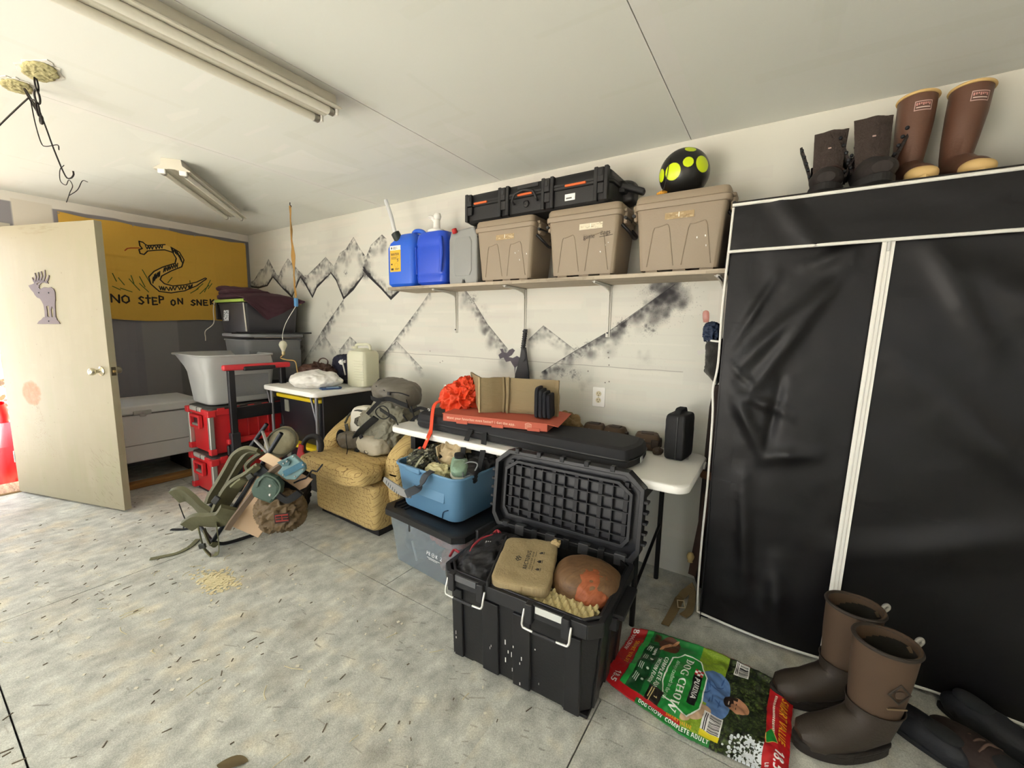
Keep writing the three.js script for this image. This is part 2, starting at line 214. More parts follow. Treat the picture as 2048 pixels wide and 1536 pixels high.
function planarUV(g, fx, fy) { const p = g.attributes.position, uv = new Float32Array(p.count * 2); for (let i = 0; i < p.count; i++) { uv[i * 2] = fx(p.getX(i), p.getY(i), p.getZ(i)); uv[i * 2 + 1] = fy(p.getX(i), p.getY(i), p.getZ(i)); } g.setAttribute('uv', new THREE.BufferAttribute(uv, 2)); return g; }
const slab = (x0, x1, y0, y1, z0, z1) => { const g = new THREE.BoxGeometry(x1 - x0, y1 - y0, z1 - z0); g.translate((x0 + x1) / 2, (y0 + y1) / 2, (z0 + z1) / 2); return g; };

// ---------------------------------------------------------------- the room: 8.4 x 5.6 m
const RX = 8.4, RZ = 5.6;
const wallBack = struct('wall_back'); // painted half, then a plain half behind the wardrobe
part('painted_panel', planarUV(slab(-0.12, 5.38, -0.2, H + 0.1, -0.12, 0), (x) => x / MW, (x, y) => y / H), muralMat, wallBack);
part('plain_panel', slab(5.38, RX + 0.12, -0.2, H + 0.1, -0.12, 0), M(0xd0cfc4, 0.75, { bumpMap: paintB, bumpScale: 0.0012 }), wallBack);
const greyPaint = M(0x64626a, 0.7, { bumpMap: paintB, bumpScale: 0.0012 });
const greyTex = canvasTex(1024, 512, (c, W, Hh) => { // left wall: z 5.6 .. 0 across
  const r = rng(3), Z = (z) => (RZ - z) / RZ * W, Y = (y) => (H - y) / H * Hh;
  c.fillStyle = '#8c898e'; c.fillRect(0, 0, W, Hh);
  for (let i = 0; i < 260; i++) { c.fillStyle = ['rgba(150,146,150,.10)', 'rgba(120,116,122,.14)'][i % 2]; c.fillRect(r() * W, r() * Hh, 6 + r() * 20, 20 + r() * 120); }
  c.fillStyle = '#929091'; c.fillRect(Z(1.0), 0, Z(0) - Z(1.0), Hh); c.fillStyle = 'rgba(112,110,114,.6)'; c.fillRect(Z(0.72), 0, Z(0) - Z(0.72), Hh);
  // white ceiling paint lapped unevenly onto the wall
  c.fillStyle = '#e3ded4'; c.beginPath(); c.moveTo(0, 0); c.lineTo(W, 0); const st = []; for (let i = 0; i <= 60; i++) st.push([W - i * W / 60, Y(2.30 + 0.016 * fbm(i * 0.45, 3))]); for (const s of st) c.lineTo(s[0], s[1] + (r() - 0.5) * 2); c.fill();
  c.fillStyle = '#d9d2c4'; c.fillRect(Z(1.72), Y(2.32), Z(1.5) - Z(1.72), 70);
});
const greyMat = M(0xffffff, 0.75, { map: greyTex, bumpMap: paintB, bumpScale: 0.0012 });
const DZ0 = 1.79, DZ1 = 2.62, DH = 2.07; // walk-in doorway in the left wall
const G0 = 3.9, G1 = 5.4, GH = 2.14, F0 = 2.0, F1 = 4.2, W0 = 6.2, W1 = 7.4, WY0 = 1.1, WY1 = 2.1; // overhead-door bays in the left and front walls and a window, all out of frame
const lw = (z0, z1, y0, y1) => planarUV(slab(-0.14, 0, y0, y1, z0, z1), (x, y, z) => (RZ - z) / RZ, (x, y) => y / H);
struct('wall_left', [lw(-0.12, DZ0, -0.2, H + 0.1), lw(DZ0, DZ1, DH, H + 0.1), lw(DZ1, G0, -0.2, H + 0.1), lw(G0, G1, GH, H + 0.1), lw(G1, RZ + 0.12, -0.2, H + 0.1)], greyMat);
const cream = M(0xe8e6e0, 0.8, { bumpMap: paintB, bumpScale: 0.0012 });
struct('wall_front', [slab(-0.12, F0, -0.2, H + 0.1, RZ, RZ + 0.14), slab(F0, F1, GH, H + 0.1, RZ, RZ + 0.14), slab(F1, W0, -0.2, H + 0.1, RZ, RZ + 0.14), slab(W1, RX + 0.12, -0.2, H + 0.1, RZ, RZ + 0.14), slab(W0, W1, WY1, H + 0.1, RZ, RZ + 0.14), slab(W0, W1, -0.2, WY0, RZ, RZ + 0.14)], cream);
struct('wall_right', slab(RX, RX + 0.14, -0.2, H + 0.1, -0.12, RZ + 0.14), cream);
const ceil = struct('ceiling');
{ // gypsum boards with open joints at x = 2.28, 3.467, 4.657 ...
  const xs = [-0.12, 1.09, 2.28, 3.467, 4.657, 5.85, 7.04, RX + 0.12], uvc = (g) => planarUV(g, (x) => (x + 0.1) / 8.6, (x, y, z) => 1 - (z + 0.1) / 5.8);
  for (let i = 0; i < xs.length - 1; i++) { const j = i === 3 ? 0.0025 : 0.0012; part('ceiling_panel', uvc(slab(xs[i] + j, xs[i + 1] - j, H, H + 0.016, -0.11, RZ + 0.1)), ceilMat, ceil); }
  part('ceiling_backing', slab(-0.14, RX + 0.14, H + 0.016, H + 0.2, -0.12, RZ + 0.14), M(0x8d8a80, 0.9), ceil);
}
const floor = struct('floor');
{
  part('subfloor', slab(-0.14, RX + 0.14, -0.2, -0.014, -0.12, RZ + 0.14), M(0x1d1b18, 0.95), floor);
  for (let k = -1; k < 4; k++) {
    const z0 = Math.max(-0.1, 1.035 + 1.237 * k), z1 = Math.min(RZ + 0.12, z0 === -0.1 ? 1.035 : 1.035 + 1.237 * (k + 1)); const off = k % 2 === 0 ? 2.246 : 2.246 - 1.22;
    const xs = [-0.12]; for (let x = off - 2.438; x < RX; x += 2.438) if (x > 0.1) xs.push(x); xs.push(RX + 0.12);
    for (let i = 0; i < xs.length - 1; i++) part('floor_panel', planarUV(slab(xs[i] + 0.0026, xs[i + 1] - 0.0026, -0.016, 0, z0 + 0.0026, z1 - 0.0026), (x, y, z) => x / 4.4, (x, y, z) => -z / 4.4), floorMat, floor);
  }
}
const wood = canvasTex(1024, 256, (c, W, Hh) => { const r = rng(9); c.fillStyle = '#b3936c'; c.fillRect(0, 0, W, Hh); for (let i = 0; i < 420; i++) { const y = r() * Hh; c.strokeStyle = ['rgba(110,80,50,.22)', 'rgba(205,178,140,.25)', 'rgba(80,60,40,.16)'][i % 3]; c.lineWidth = 0.6 + r() * 2; c.beginPath(); for (let x = 0; x <= W; x += 64) c.lineTo(x, y + 7 * N3(x / 260, y / 40, i % 7)); c.stroke(); } for (let i = 0; i < 12; i++) { c.fillStyle = 'rgba(70,45,25,.3)'; c.beginPath(); c.ellipse(r() * W, r() * Hh, 4 + r() * 7, 2 + r() * 3, 0, 0, 7); c.fill(); } }, { repeat: [1, 1] });
const woodMat = M(0xffffff, 0.75, { map: wood });
const trimMat = M(0xb9b4a4, 0.6);
struct('trim_1', [slab(-0.15, 0.015, 0, DH + 0.02, DZ0 - 0.05, DZ0), slab(-0.15, 0.015, 0, DH + 0.02, DZ1, DZ1 + 0.05), slab(-0.15, 0.015, DH - 0.02, DH + 0.05, DZ0 - 0.05, DZ1 + 0.05)], trimMat);
struct('trim_2', bx(-0.2, 0.1, 0, 0.016, DZ0, DZ1), woodMat); // wooden sill of the doorway

// outside: yard of leaf litter, leaf piles seen through the doorway, a concrete apron
const litterTex = canvasTex(1024, 1024, (c, W) => { const r = rng(77); c.fillStyle = '#7d7264'; c.fillRect(0, 0, W, W); for (let i = 0; i < 16000; i++) { c.fillStyle = ['#946b44', '#b3906a', '#6f5238', '#c4b08e', '#8a5f3f', '#a0937c'][i % 6]; c.save(); c.translate(r() * W, r() * W); c.rotate(r() * 7); c.beginPath(); c.ellipse(0, 0, 4 + r() * 10, 2 + r() * 4, 0, 0, 7); c.fill(); c.restore(); } }, { repeat: [1, 1] });
const yard = planarUV(slab(-20, 24, -0.5, -0.12, -20, 30), (x) => x / 1.6, (x, y, z) => z / 1.6);
struct('ground_outside', yard, M(0xffffff, 0.95, { map: litterTex }));
struct('apron_outside', [slab(-7, -0.14, -0.16, -0.03, 2.95, 11), slab(-0.14, 6, -0.16, -0.03, RZ + 0.14, 11)], M(0xc6c5c0, 0.9));

// ---------------------------------------------------------------- sun on the yard and driveway (its bounce lights the ceiling)
const sun = new THREE.DirectionalLight(0xfffaf2, 24); sun.position.set(-3, 14, 12); sun.target.position.set(-4, 0, 3); sun.castShadow = true;
Object.assign(sun.shadow.camera, { left: -14, right: 14, top: 14, bottom: -14, far: 40 }); sun.shadow.mapSize.set(2048, 2048); scene.add(sun, sun.target);

// ---------------------------------------------------------------- black fabric wardrobe
const wardFab = M(0x0a090b, 0.42, { specularIntensity: 0.6, bumpMap: crinkB, bumpScale: 0.0008 });
const pipe = cloth(0xe8e6de);
{
  const w = thing('fabric_wardrobe', 'tall black fabric wardrobe with white piping and a white zip, boots on its top', 'wardrobe');
  const X0 = 4.918, X1 = 6.42, ZF = 0.345, YT = 1.915, YV = 1.735;
  // creases: [x0,y0,x1,y1,width,height]
  const cr = [[4.95, 1.2, 5.25, 1.55, 0.035, 0.018], [5.0, 1.05, 5.34, 1.68, 0.03, 0.014], [4.95, 1.32, 5.1, 1.62, 0.02, 0.012], [4.94, 1.18, 5.12, 0.86, 0.03, 0.02], [5.0, 1.12, 5.2, 1.05, 0.02, 0.012], [5.12, 0.86, 5.3, 0.9, 0.03, 0.015], [5.12, 0.86, 5.15, 1.2, 0.02, -0.014], [5.2, 1.65, 5.36, 1.72, 0.03, 0.012],
    [5.05, 0.75, 5.1, 0.2, 0.03, 0.012], [5.6, 1.65, 6.2, 1.2, 0.06, 0.02], [5.5, 1.3, 6.1, 0.7, 0.06, 0.018], [5.45, 0.5, 6.0, 0.75, 0.07, 0.02], [5.55, 1.7, 5.75, 1.3, 0.035, 0.012], [4.93, 1.27, 5.05, 1.16, 0.014, 0.012], [5.2, 0.4, 5.24, 0.05, 0.04, 0.016]];
  const fold = (x, y) => { let s = 0; for (const [a, b, c, d, wd, h] of cr) { const L2 = (c - a) ** 2 + (d - b) ** 2, t = Math.max(0, Math.min(1, ((x - a) * (c - a) + (y - b) * (d - b)) / L2)), dd = Math.hypot(x - lerp(a, c, t), y - lerp(b, d, t)) / wd; s += h * Math.exp(-dd * dd) * (1 - 0.7 * Math.abs(t * 2 - 1)); } return 1.35 * s + 0.014 * fbm(x * 3, y * 3, 6, 3); };
  const zl = (y) => lerp(5.405, 5.432, y / YV);              // the zip's line
  const low = (x) => 0.03 * Math.sin((x - X0) * 5.2) - 0.02;  // hem sways in depth
  const front = (xa, xb) => planarUV(sheet((u, v) => { const y = lerp(0.022, YV, v), x = lerp(typeof xa === 'function' ? xa(y) : xa, typeof xb === 'function' ? xb(y) : xb, u); return [x, y, ZF + fold(x, y) * Math.min(1, (x - X0) * 8) + low(x) * (1 - v) ** 2]; }, 90, 110, 0.003), (x) => x * 0.7, (x, y) => y * 0.7);
  part('door_panel', front(X0, (y) => zl(y) - 0.016), wardFab, w); part('door_panel', front((y) => zl(y) + 0.016, X1), wardFab, w);
  part('side_panel', [sheet((u, v) => [X0 + 0.004 - 0.008 * fbm(u * 4, v * 6, 2), v * YT, lerp(0.02, ZF, u)], 12, 40, 0.003), bx(X1 - 0.01, X1, 0.02, YT, 0.02, ZF, 0.002)], wardFab, w);
  part('back_panel', bx(X0 + 0.01, X1 - 0.01, 0.03, YT, 0.012, 0.02, 0.002), wardFab, w);
  part('valance', planarUV(sheet((u, v) => { const x = lerp(X0 - 0.004, X1, u), y = lerp(YV - 0.01, YT, v); return [x, y, ZF + 0.022 + 0.008 * fbm(x * 5, y * 6, 3) + 0.010 * Math.exp(-(((x - 5.15) + (y - 1.82) * 0.7) ** 2) / 0.0016)]; }, 70, 12, 0.003), (x) => x * 0.7, (x, y) => y * 0.7), wardFab, w);
  part('top_board', [bx(X0, X1, YT - 0.012, YT + 0.02, 0.015, ZF + 0.016, 0.004)], M(0x2a2522, 0.9, { bumpMap: crinkB, bumpScale: 0.003 }), w);
  const zs = (y) => ZF + 0.006 + low(zl(y)) * (1 - y / YV) ** 2;
  part('zip', [strap([0.03, 0.4, 0.8, 1.2, 1.5, YV - 0.01].map((y) => [zl(y), y, zs(y) + 0.01]), 0.036, 0.004, [1, 0, 0], { seg: 40 }), ...[-0.006, 0.006].map((d) => tube([0.03, 0.4, 0.8, 1.2, 1.5, YV - 0.01].map((y) => [zl(y) + d, y, zs(y) + 0.014]), 0.0022, { n: 6 }))], pipe, w);
  part('zip_pull', [bx(5.427, 5.436, 1.69, 1.725, ZF + 0.02, ZF + 0.028, 0.002)], steel, w);
  const P = (pts, r = 0.006) => tube(pts, r, { n: 8, seg: pts.length * 10 });
  part('piping', [P([[X0, 1.91, ZF + 0.022], [X0 - 0.004, 1.74, ZF + 0.024], [X0 - 0.012, 1.5, ZF + 0.006], [X0 - 0.01, 1.25, ZF + 0.004], [X0 - 0.022, 1.13, ZF], [X0 - 0.014, 1.0, ZF], [X0 - 0.012, 0.7, ZF - 0.005], [X0 - 0.016, 0.4, ZF - 0.01], [X0 - 0.016, 0.15, ZF - 0.02], [X0 - 0.01, 0.022, ZF - 0.022]], 0.005)], pipe, w);
  part('piping', [0, 1].map((k) => P(Array.from({ length: 24 }, (_, i) => { const x = lerp(X0 - 0.004, X1, i / 23); return [x, k ? YT + 0.004 : YV - 0.006, ZF + 0.026 + 0.008 * fbm(x * 5, (k ? YT : YV) * 6, 3)]; }), 0.0065)), pipe, w);
  part('piping', P(Array.from({ length: 24 }, (_, i) => { const x = lerp(X0 - 0.01, X1, i / 23); return [x, 0.024, ZF + low(x) + 0.004]; }), 0.0055), pipe, w);
  part('foot', [bx(X0 + 0.005, X0 + 0.04, 0, 0.03, 0.28, 0.32)], darkSteel, w);
  // bulging pocket on the wardrobe's left side
  const pk = part('side_pocket', sheet((u, v) => { const a = u * Math.PI, bul = Math.sin(a) * (0.07 + 0.02 * fbm(u * 4, v * 5)) * (v < 0.25 ? Math.sqrt(v * 4) : 1); return [X0 - 0.012 - bul, lerp(1.145, 1.345, v) + 0.012 * (1 - u), lerp(0.08, ZF - 0.01, u)]; }, 24, 26, 0.003), wardFab, w);
  part('pocket_binding', [tube(Array.from({ length: 17 }, (_, i) => { const u = i / 16; return [X0 - 0.013 - Math.sin(u * Math.PI) * 0.075, 1.346 + 0.012 * (1 - u), lerp(0.08, ZF - 0.01, u)]; }), 0.005, { n: 8 })], pipe, pk);
  part('pocket_tag', [strap([[4.797, 1.285, 0.2], [4.834, 1.296, 0.2], [4.86, 1.302, 0.2]], 0.02, 0.002, [0, 1, 0])], M(0xcfcbc6, 0.8), pk);
}
single("blue_cloth", "dark blue cloth bunched in the top of the wardrobe side pocket", "cloth", at(blob(0.055, 0.08, 0.10, { amp: 0.03, f: 22, p: 2.5, ridge: 1 }), 4.858, 1.385, 0.24), nylon(0x1c2b45));
single('pink_bottle', 'clear pink plastic bottle poking out of the wardrobe side pocket', 'bottle', at(lathe([[0.001, -0.03], [0.012, -0.03], [0.015, -0.01], [0.015, 0.012], [0.012, 0.022], [0.005, 0.026], [0.001, 0.027]], 20), ...[4.824, 1.464, 0.22], 0, 0, 0.1), M(0xf0c8c2, 0.1, { transmission: 0.85, thickness: 0 }));

// ---------------------------------------------------------------- shelf and brackets
const greyWood = canvasTex(1024, 128, (c, W, Hh) => { const r = rng(19); c.fillStyle = '#b4a894'; c.fillRect(0, 0, W, Hh); for (let i = 0; i < 500; i++) { const y = r() * Hh; c.strokeStyle = ['rgba(96,84,70,.2)', 'rgba(206,196,178,.25)', 'rgba(120,108,94,.2)'][i % 3]; c.lineWidth = 0.6 + r() * 1.6; c.beginPath(); const x0 = r() * W; for (let x = x0; x <= x0 + 100 + r() * 300; x += 40) c.lineTo(x, y + 4 * N3(x / 200, y / 30, i % 5)); c.stroke(); } }, { repeat: [1, 1] });
const SH = 1.672, SX0 = 2.66, SX1 = 4.9;
single('wall_shelf', 'long bare wooden shelf board on white brackets across the painted wall', 'shelf', planarUV(bx(SX0, SX1, SH - 0.02, SH, 0.005, 0.295, 0.002), (x, y, z) => x / 1.2, (x, y, z) => z / 0.3 + y), M(0xffffff, 0.8, { map: greyWood }));
const BR = [[3.075, 'leftmost white metal shelf bracket, under the blue water jugs'], [3.675, 'white metal shelf bracket directly above the black paddle'], [4.262, 'white metal shelf bracket third from the left, above the wall outlet'], [4.862, 'rusty white metal shelf bracket half hidden beside the wardrobe']];
const brMat = M(0xcfccc2, 0.5, { bumpMap: grainB, bumpScale: 0.0006 });
BR.forEach(([x, label], i) => {
  const b = thing('shelf_bracket', label, 'bracket', [x, SH - 0.02, 0.002]);
  part('wall_leg', [strap([[0, -0.305, 0.002], [0, -0.15, 0.003], [0, -0.004, 0.004]], 0.026, 0.003, [1, 0, 0]), strap([[0, -0.305, 0.004], [0, -0.2, 0.007], [0, -0.03, 0.016]], 0.009, 0.012, [1, 0, 0])], brMat, b);
  part('shelf_arm', [strap([[0, -0.004, 0.002], [0, -0.004, 0.12], [0, -0.004, 0.25]], 0.026, 0.003, [1, 0, 0]), strap([[0, -0.03, 0.012], [0, -0.012, 0.1], [0, -0.006, 0.25]], 0.009, 0.012, [1, 0, 0]), extr([[0, 0], [0.07, 0], [0.04, -0.016], [0.016, -0.04], [0, -0.075]], 0.006, 0.001).applyMatrix4(new THREE.Matrix4().makeRotationY(-Math.PI / 2)).translate(0, -0.004, 0.004)], brMat, b);
  for (const y of [-0.06, -0.28]) part('screw', at(cyl(0.005, 0.005, 0.004, 12), 0, y, 0.012, Math.PI / 2), darkSteel, b);
});

// ---------------------------------------------------------------- folding tables
function foldingTable(x0, x1, z0, z1, y, label, legM, rad) {
  const t = thing('folding_table', label, 'table');
  const top = part('tabletop', [loft([rr(x1 - x0 - 0.03, z1 - z0 - 0.03, rad, y - 0.042, (x0 + x1) / 2, (z0 + z1) / 2, 8), rr(x1 - x0 - 0.004, z1 - z0 - 0.004, rad, y - 0.036, (x0 + x1) / 2, (z0 + z1) / 2, 8), rr(x1 - x0, z1 - z0, rad, y - 0.03, (x0 + x1) / 2, (z0 + z1) / 2, 8), rr(x1 - x0, z1 - z0, rad, y - 0.008, (x0 + x1) / 2, (z0 + z1) / 2, 8), rr(x1 - x0 - 0.008, z1 - z0 - 0.008, rad, y - 0.002, (x0 + x1) / 2, (z0 + z1) / 2, 8), rr(x1 - x0 - 0.025, z1 - z0 - 0.025, rad, y, (x0 + x1) / 2, (z0 + z1) / 2, 8)])], whitePl, t);
  return t;
}
{
  const t = foldingTable(3.03, 4.868, 0.05, 0.63, 0.742, 'long white folding table on black metal legs, covered with gear', darkSteel, 0.07);
  const bm = M(0x131315, 0.4, { metalness: 0.3 });
  for (const x of [3.25, 4.66]) { for (const z of [0.12, 0.575]) part('leg', [tube([[x, 0, z], [x, 0.35, z], [x, 0.6, z], [x, 0.7, z < 0.3 ? z + 0.03 : z - 0.03]], 0.013, { tension: 0.3 })], bm, t); part('leg_brace', [bx(x - 0.02, x + 0.02, 0.62, 0.7, 0.08, 0.62)], bm, t); part('leg_brace', rod([x, 0.32, 0.13], [x, 0.18, 0.57], 0.008), bm, t); part('leg_brace', rod([x, 0.65, 0.35], [x + (x < 4 ? 0.45 : -0.45), 0.69, 0.35], 0.009), bm, t); }
  part('corner_clip', bx(4.862, 4.876, 0.71, 0.735, 0.16, 0.22), whitePl, t); part('corner_lug', [lathe([[0.001, 0], [0.013, 0], [0.015, 0.003], [0.014, 0.0035], [0.012, 0.001], [0.001, 0.001]], 20).translate(4.78, 0.741, 0.2)], whitePl, t);
}
{
  const t = foldingTable(1.50, 2.255, 0.05, 0.665, 0.88, 'small white folding table with grey legs in the back corner beside the red toolboxes', steel, 0.05);
  const gm = M(0x77767a, 0.45, { metalness: 0.5 });
  for (const x of [1.53, 2.185]) { for (const z of [0.085, 0.60]) part('leg', [rod([x, 0, z], [x, 0.845, z], 0.013)], gm, t); part('leg_brace', rod([x, 0.62, 0.60], [x - 0.08, 0.84, 0.60], 0.009), gm, t); }
}

// ---------------------------------------------------------------- totes and trunks (open or lidded, lofted from rounded rectangles)
function openTub(rOut, wall = 0.004, rimW = 0.012) { // rOut: [w, d, r, y, ox, oz] from bottom to top
  const R = rOut.map((a) => rr(...a)), top = rOut[rOut.length - 1], bot = rOut[0];
  const rim = [[top[0] + rimW * 2, top[1] + rimW * 2, top[2] + rimW, top[3] - 0.012, top[4], top[5], top[6]], [top[0] + rimW * 2 + 0.004, top[1] + rimW * 2 + 0.004, top[2] + rimW, top[3] - 0.004, top[4], top[5], top[6]], [top[0] + rimW * 2 - 0.002, top[1] + rimW * 2 - 0.002, top[2] + rimW, top[3] + 0.002, top[4], top[5], top[6]], [top[0], top[1], top[2], top[3] + 0.002, top[4], top[5], top[6]]];
  const inn = [...rOut].reverse().map((a) => [a[0] - wall * 2, a[1] - wall * 2, Math.max(0.004, a[2] - wall), Math.max(a[3], bot[3] + wall), a[4], a[5], a[6]]);
  return loft([...R, ...rim.map((a) => rr(...a)), ...inn.map((a) => rr(...a))], true, true, 0.55);
}

// ---------------------------------------------------------------- open door with an elk plaque
const TH = 0.3073; // the door stands ajar into the room
{
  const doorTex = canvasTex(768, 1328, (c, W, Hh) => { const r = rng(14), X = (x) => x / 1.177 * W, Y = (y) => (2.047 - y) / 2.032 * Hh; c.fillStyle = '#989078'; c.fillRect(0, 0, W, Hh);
    for (let i = 0; i < 220; i++) { c.fillStyle = ['rgba(160,152,128,.10)', 'rgba(142,134,110,.09)'][i % 2]; c.fillRect(r() * W, r() * Hh, 10 + r() * 60, 40 + r() * 200); }
    const [rx, ry] = [0.29, 0.829]; for (let i = 0; i < 900; i++) { const t = r() * 7, q = Math.sqrt(r()); c.fillStyle = `rgba(150,92,40,${0.05 + 0.08 * r()})`; c.beginPath(); c.arc(X(rx + Math.cos(t) * q * 0.1 + 0.02 * q), Y(ry + Math.sin(t) * q * 0.085), 3 + r() * 9, 0, 7); c.fill(); } // rubbed orange stain
    for (let i = 0; i < 320; i++) { c.fillStyle = `rgba(112,88,58,${0.12 + 0.3 * r()})`; const q = r(); c.fillRect(X(rx + 0.06 + (r() - 0.4) * 0.34 * q), Y(ry - 0.06 - q * 0.42), 1.5 + r() * 3, 1.5 + r() * 2.4); }
    for (let i = 0; i < 60; i++) { c.strokeStyle = `rgba(96,84,64,${0.2 + 0.3 * r()})`; c.lineWidth = 1 + r() * 1.6; const x = X(0.85 + r() * 0.3), y = Y(0.06 + r() * 0.4); c.beginPath(); c.moveTo(x, y); c.lineTo(x + 8 + r() * 16, y + 6 + r() * 14); c.stroke(); }
    for (let i = 0; i < 40; i++) { c.fillStyle = 'rgba(80,70,56,.45)'; c.fillRect(r() * W, r() * Hh, 2 + r() * 3, 2 + r() * 3); }
    for (let i = 0; i < 24; i++) { c.fillStyle = 'rgba(120,104,74,.12)'; c.beginPath(); c.ellipse(X(0.4 + r() * 0.4), Y(1.98 + r() * 0.05), 20, 3, 0, 0, 7); c.fill(); } });
  const d = struct('door_1'); d.position.set(0.118, 0, 1.889); d.rotation.y = TH;
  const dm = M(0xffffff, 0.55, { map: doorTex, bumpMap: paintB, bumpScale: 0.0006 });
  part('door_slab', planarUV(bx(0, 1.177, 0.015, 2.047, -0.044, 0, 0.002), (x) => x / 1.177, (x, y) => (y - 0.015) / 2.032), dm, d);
  const brass = M(0xb59a62, 0.28, { metalness: 0.9 }), knobM = M(0xd0cab4, 0.25, { metalness: 0.9 });
  const [kx, ky] = [1.094, 1.034];
  const knobG = () => lathe([[0.001, 0], [0.033, 0], [0.031, 0.006], [0.014, 0.011], [0.012, 0.03], [0.02, 0.038], [0.026, 0.052], [0.024, 0.066], [0.016, 0.07], [0.001, 0.071]]).rotateX(Math.PI / 2);
  part('door_knob', knobG().translate(kx, ky, 0), knobM, d); part('door_knob', knobG().rotateY(Math.PI).translate(kx, ky, -0.044), M(0x8d8778, 0.3, { metalness: 0.9 }), d);
  const lp = part('latch_plate', bx(1.1765, 1.179, ky - 0.03, ky + 0.03, -0.036, -0.008, 0.001), M(0x5c5344, 0.4, { metalness: 0.8 }), d);
  part('latch_bolt', bx(1.177, 1.19, ky - 0.008, ky + 0.008, -0.029, -0.014, 0.002), brass, lp);
  for (const y of [0.3, 1.05, 1.8]) part('hinge', at(cyl(0.008, 0.008, 0.09, 12), -0.004, y, -0.004), steel, d);
  const elk = thing('elk_plaque', 'dull mauve metal cut-out of a bugling elk screwed to the open door', 'plaque', [0.118, 0, 1.889], TH);
  const em = M(0x5f5252, 0.5, { metalness: 0.25, bumpMap: grainB, bumpScale: 0.0008 });
  const strip = (a, w) => { const o = []; a.forEach((p, i) => { const q = a[Math.min(i + 1, a.length - 1)], b = a[Math.max(0, i - 1)], dx = q[0] - b[0], dy = q[1] - b[1], l = Math.hypot(dx, dy), k = w * (1 - 0.6 * i / (a.length - 1)); o.push([p[0] - dy / l * k, p[1] + dx / l * k], [p[0] + dy / l * k, p[1] - dx / l * k]); }); return [...o.filter((_, i) => i % 2 === 0), ...o.filter((_, i) => i % 2).reverse()]; };
  const body = [[0.444, 1.625], [0.48, 1.632], [0.505, 1.639], [0.523, 1.646], [0.539, 1.631], [0.555, 1.607], [0.566, 1.598], [0.609, 1.612], [0.65, 1.607], [0.682, 1.611], [0.708, 1.599], [0.718, 1.578], [0.715, 1.537], [0.702, 1.49], [0.694, 1.399], [0.671, 1.399], [0.679, 1.454], [0.668, 1.48], [0.652, 1.453], [0.653, 1.4], [0.631, 1.4], [0.635, 1.453], [0.636, 1.483], [0.609, 1.48], [0.609, 1.441], [0.605, 1.4], [0.579, 1.399], [0.583, 1.447], [0.58, 1.489], [0.565, 1.516], [0.549, 1.533], [0.521, 1.54], [0.499, 1.559], [0.488, 1.579], [0.468, 1.593], [0.456, 1.608]];
  const base = [[0.484, 1.351], [0.507, 1.371], [0.535, 1.382], [0.56, 1.399], [0.603, 1.407], [0.638, 1.398], [0.679, 1.405], [0.7, 1.398], [0.707, 1.379], [0.72, 1.372], [0.732, 1.355]];
  part('elk_figure', [extr(body, 0.004, 0.0006).translate(0, 0, 0.003), extr(base, 0.004, 0.0006).translate(0, 0, 0.003), ...[[[0.522, 1.639], [0.504, 1.658], [0.493, 1.68]], [[0.513, 1.648], [0.534, 1.682], [0.529, 1.712]], [[0.527, 1.644], [0.574, 1.657], [0.616, 1.65], [0.658, 1.64]], [[0.543, 1.651], [0.565, 1.687], [0.567, 1.717]], [[0.573, 1.655], [0.603, 1.693], [0.597, 1.722]], [[0.606, 1.652], [0.635, 1.692], [0.639, 1.732]], [[0.634, 1.645], [0.66, 1.668], [0.676, 1.694]], [[0.554, 1.615], [0.549, 1.627], [0.582, 1.645], [0.616, 1.65]]].map((s) => extr(strip(s, 0.008), 0.004, 0.0006).translate(0, 0, 0.003))], em, elk);
  for (const p of [[0.546, 1.574], [0.653, 1.573], [0.615, 1.373]]) part('screw', at(cyl(0.005, 0.005, 0.003, 10), p[0], p[1], 0.006, Math.PI / 2), darkSteel, elk);
}

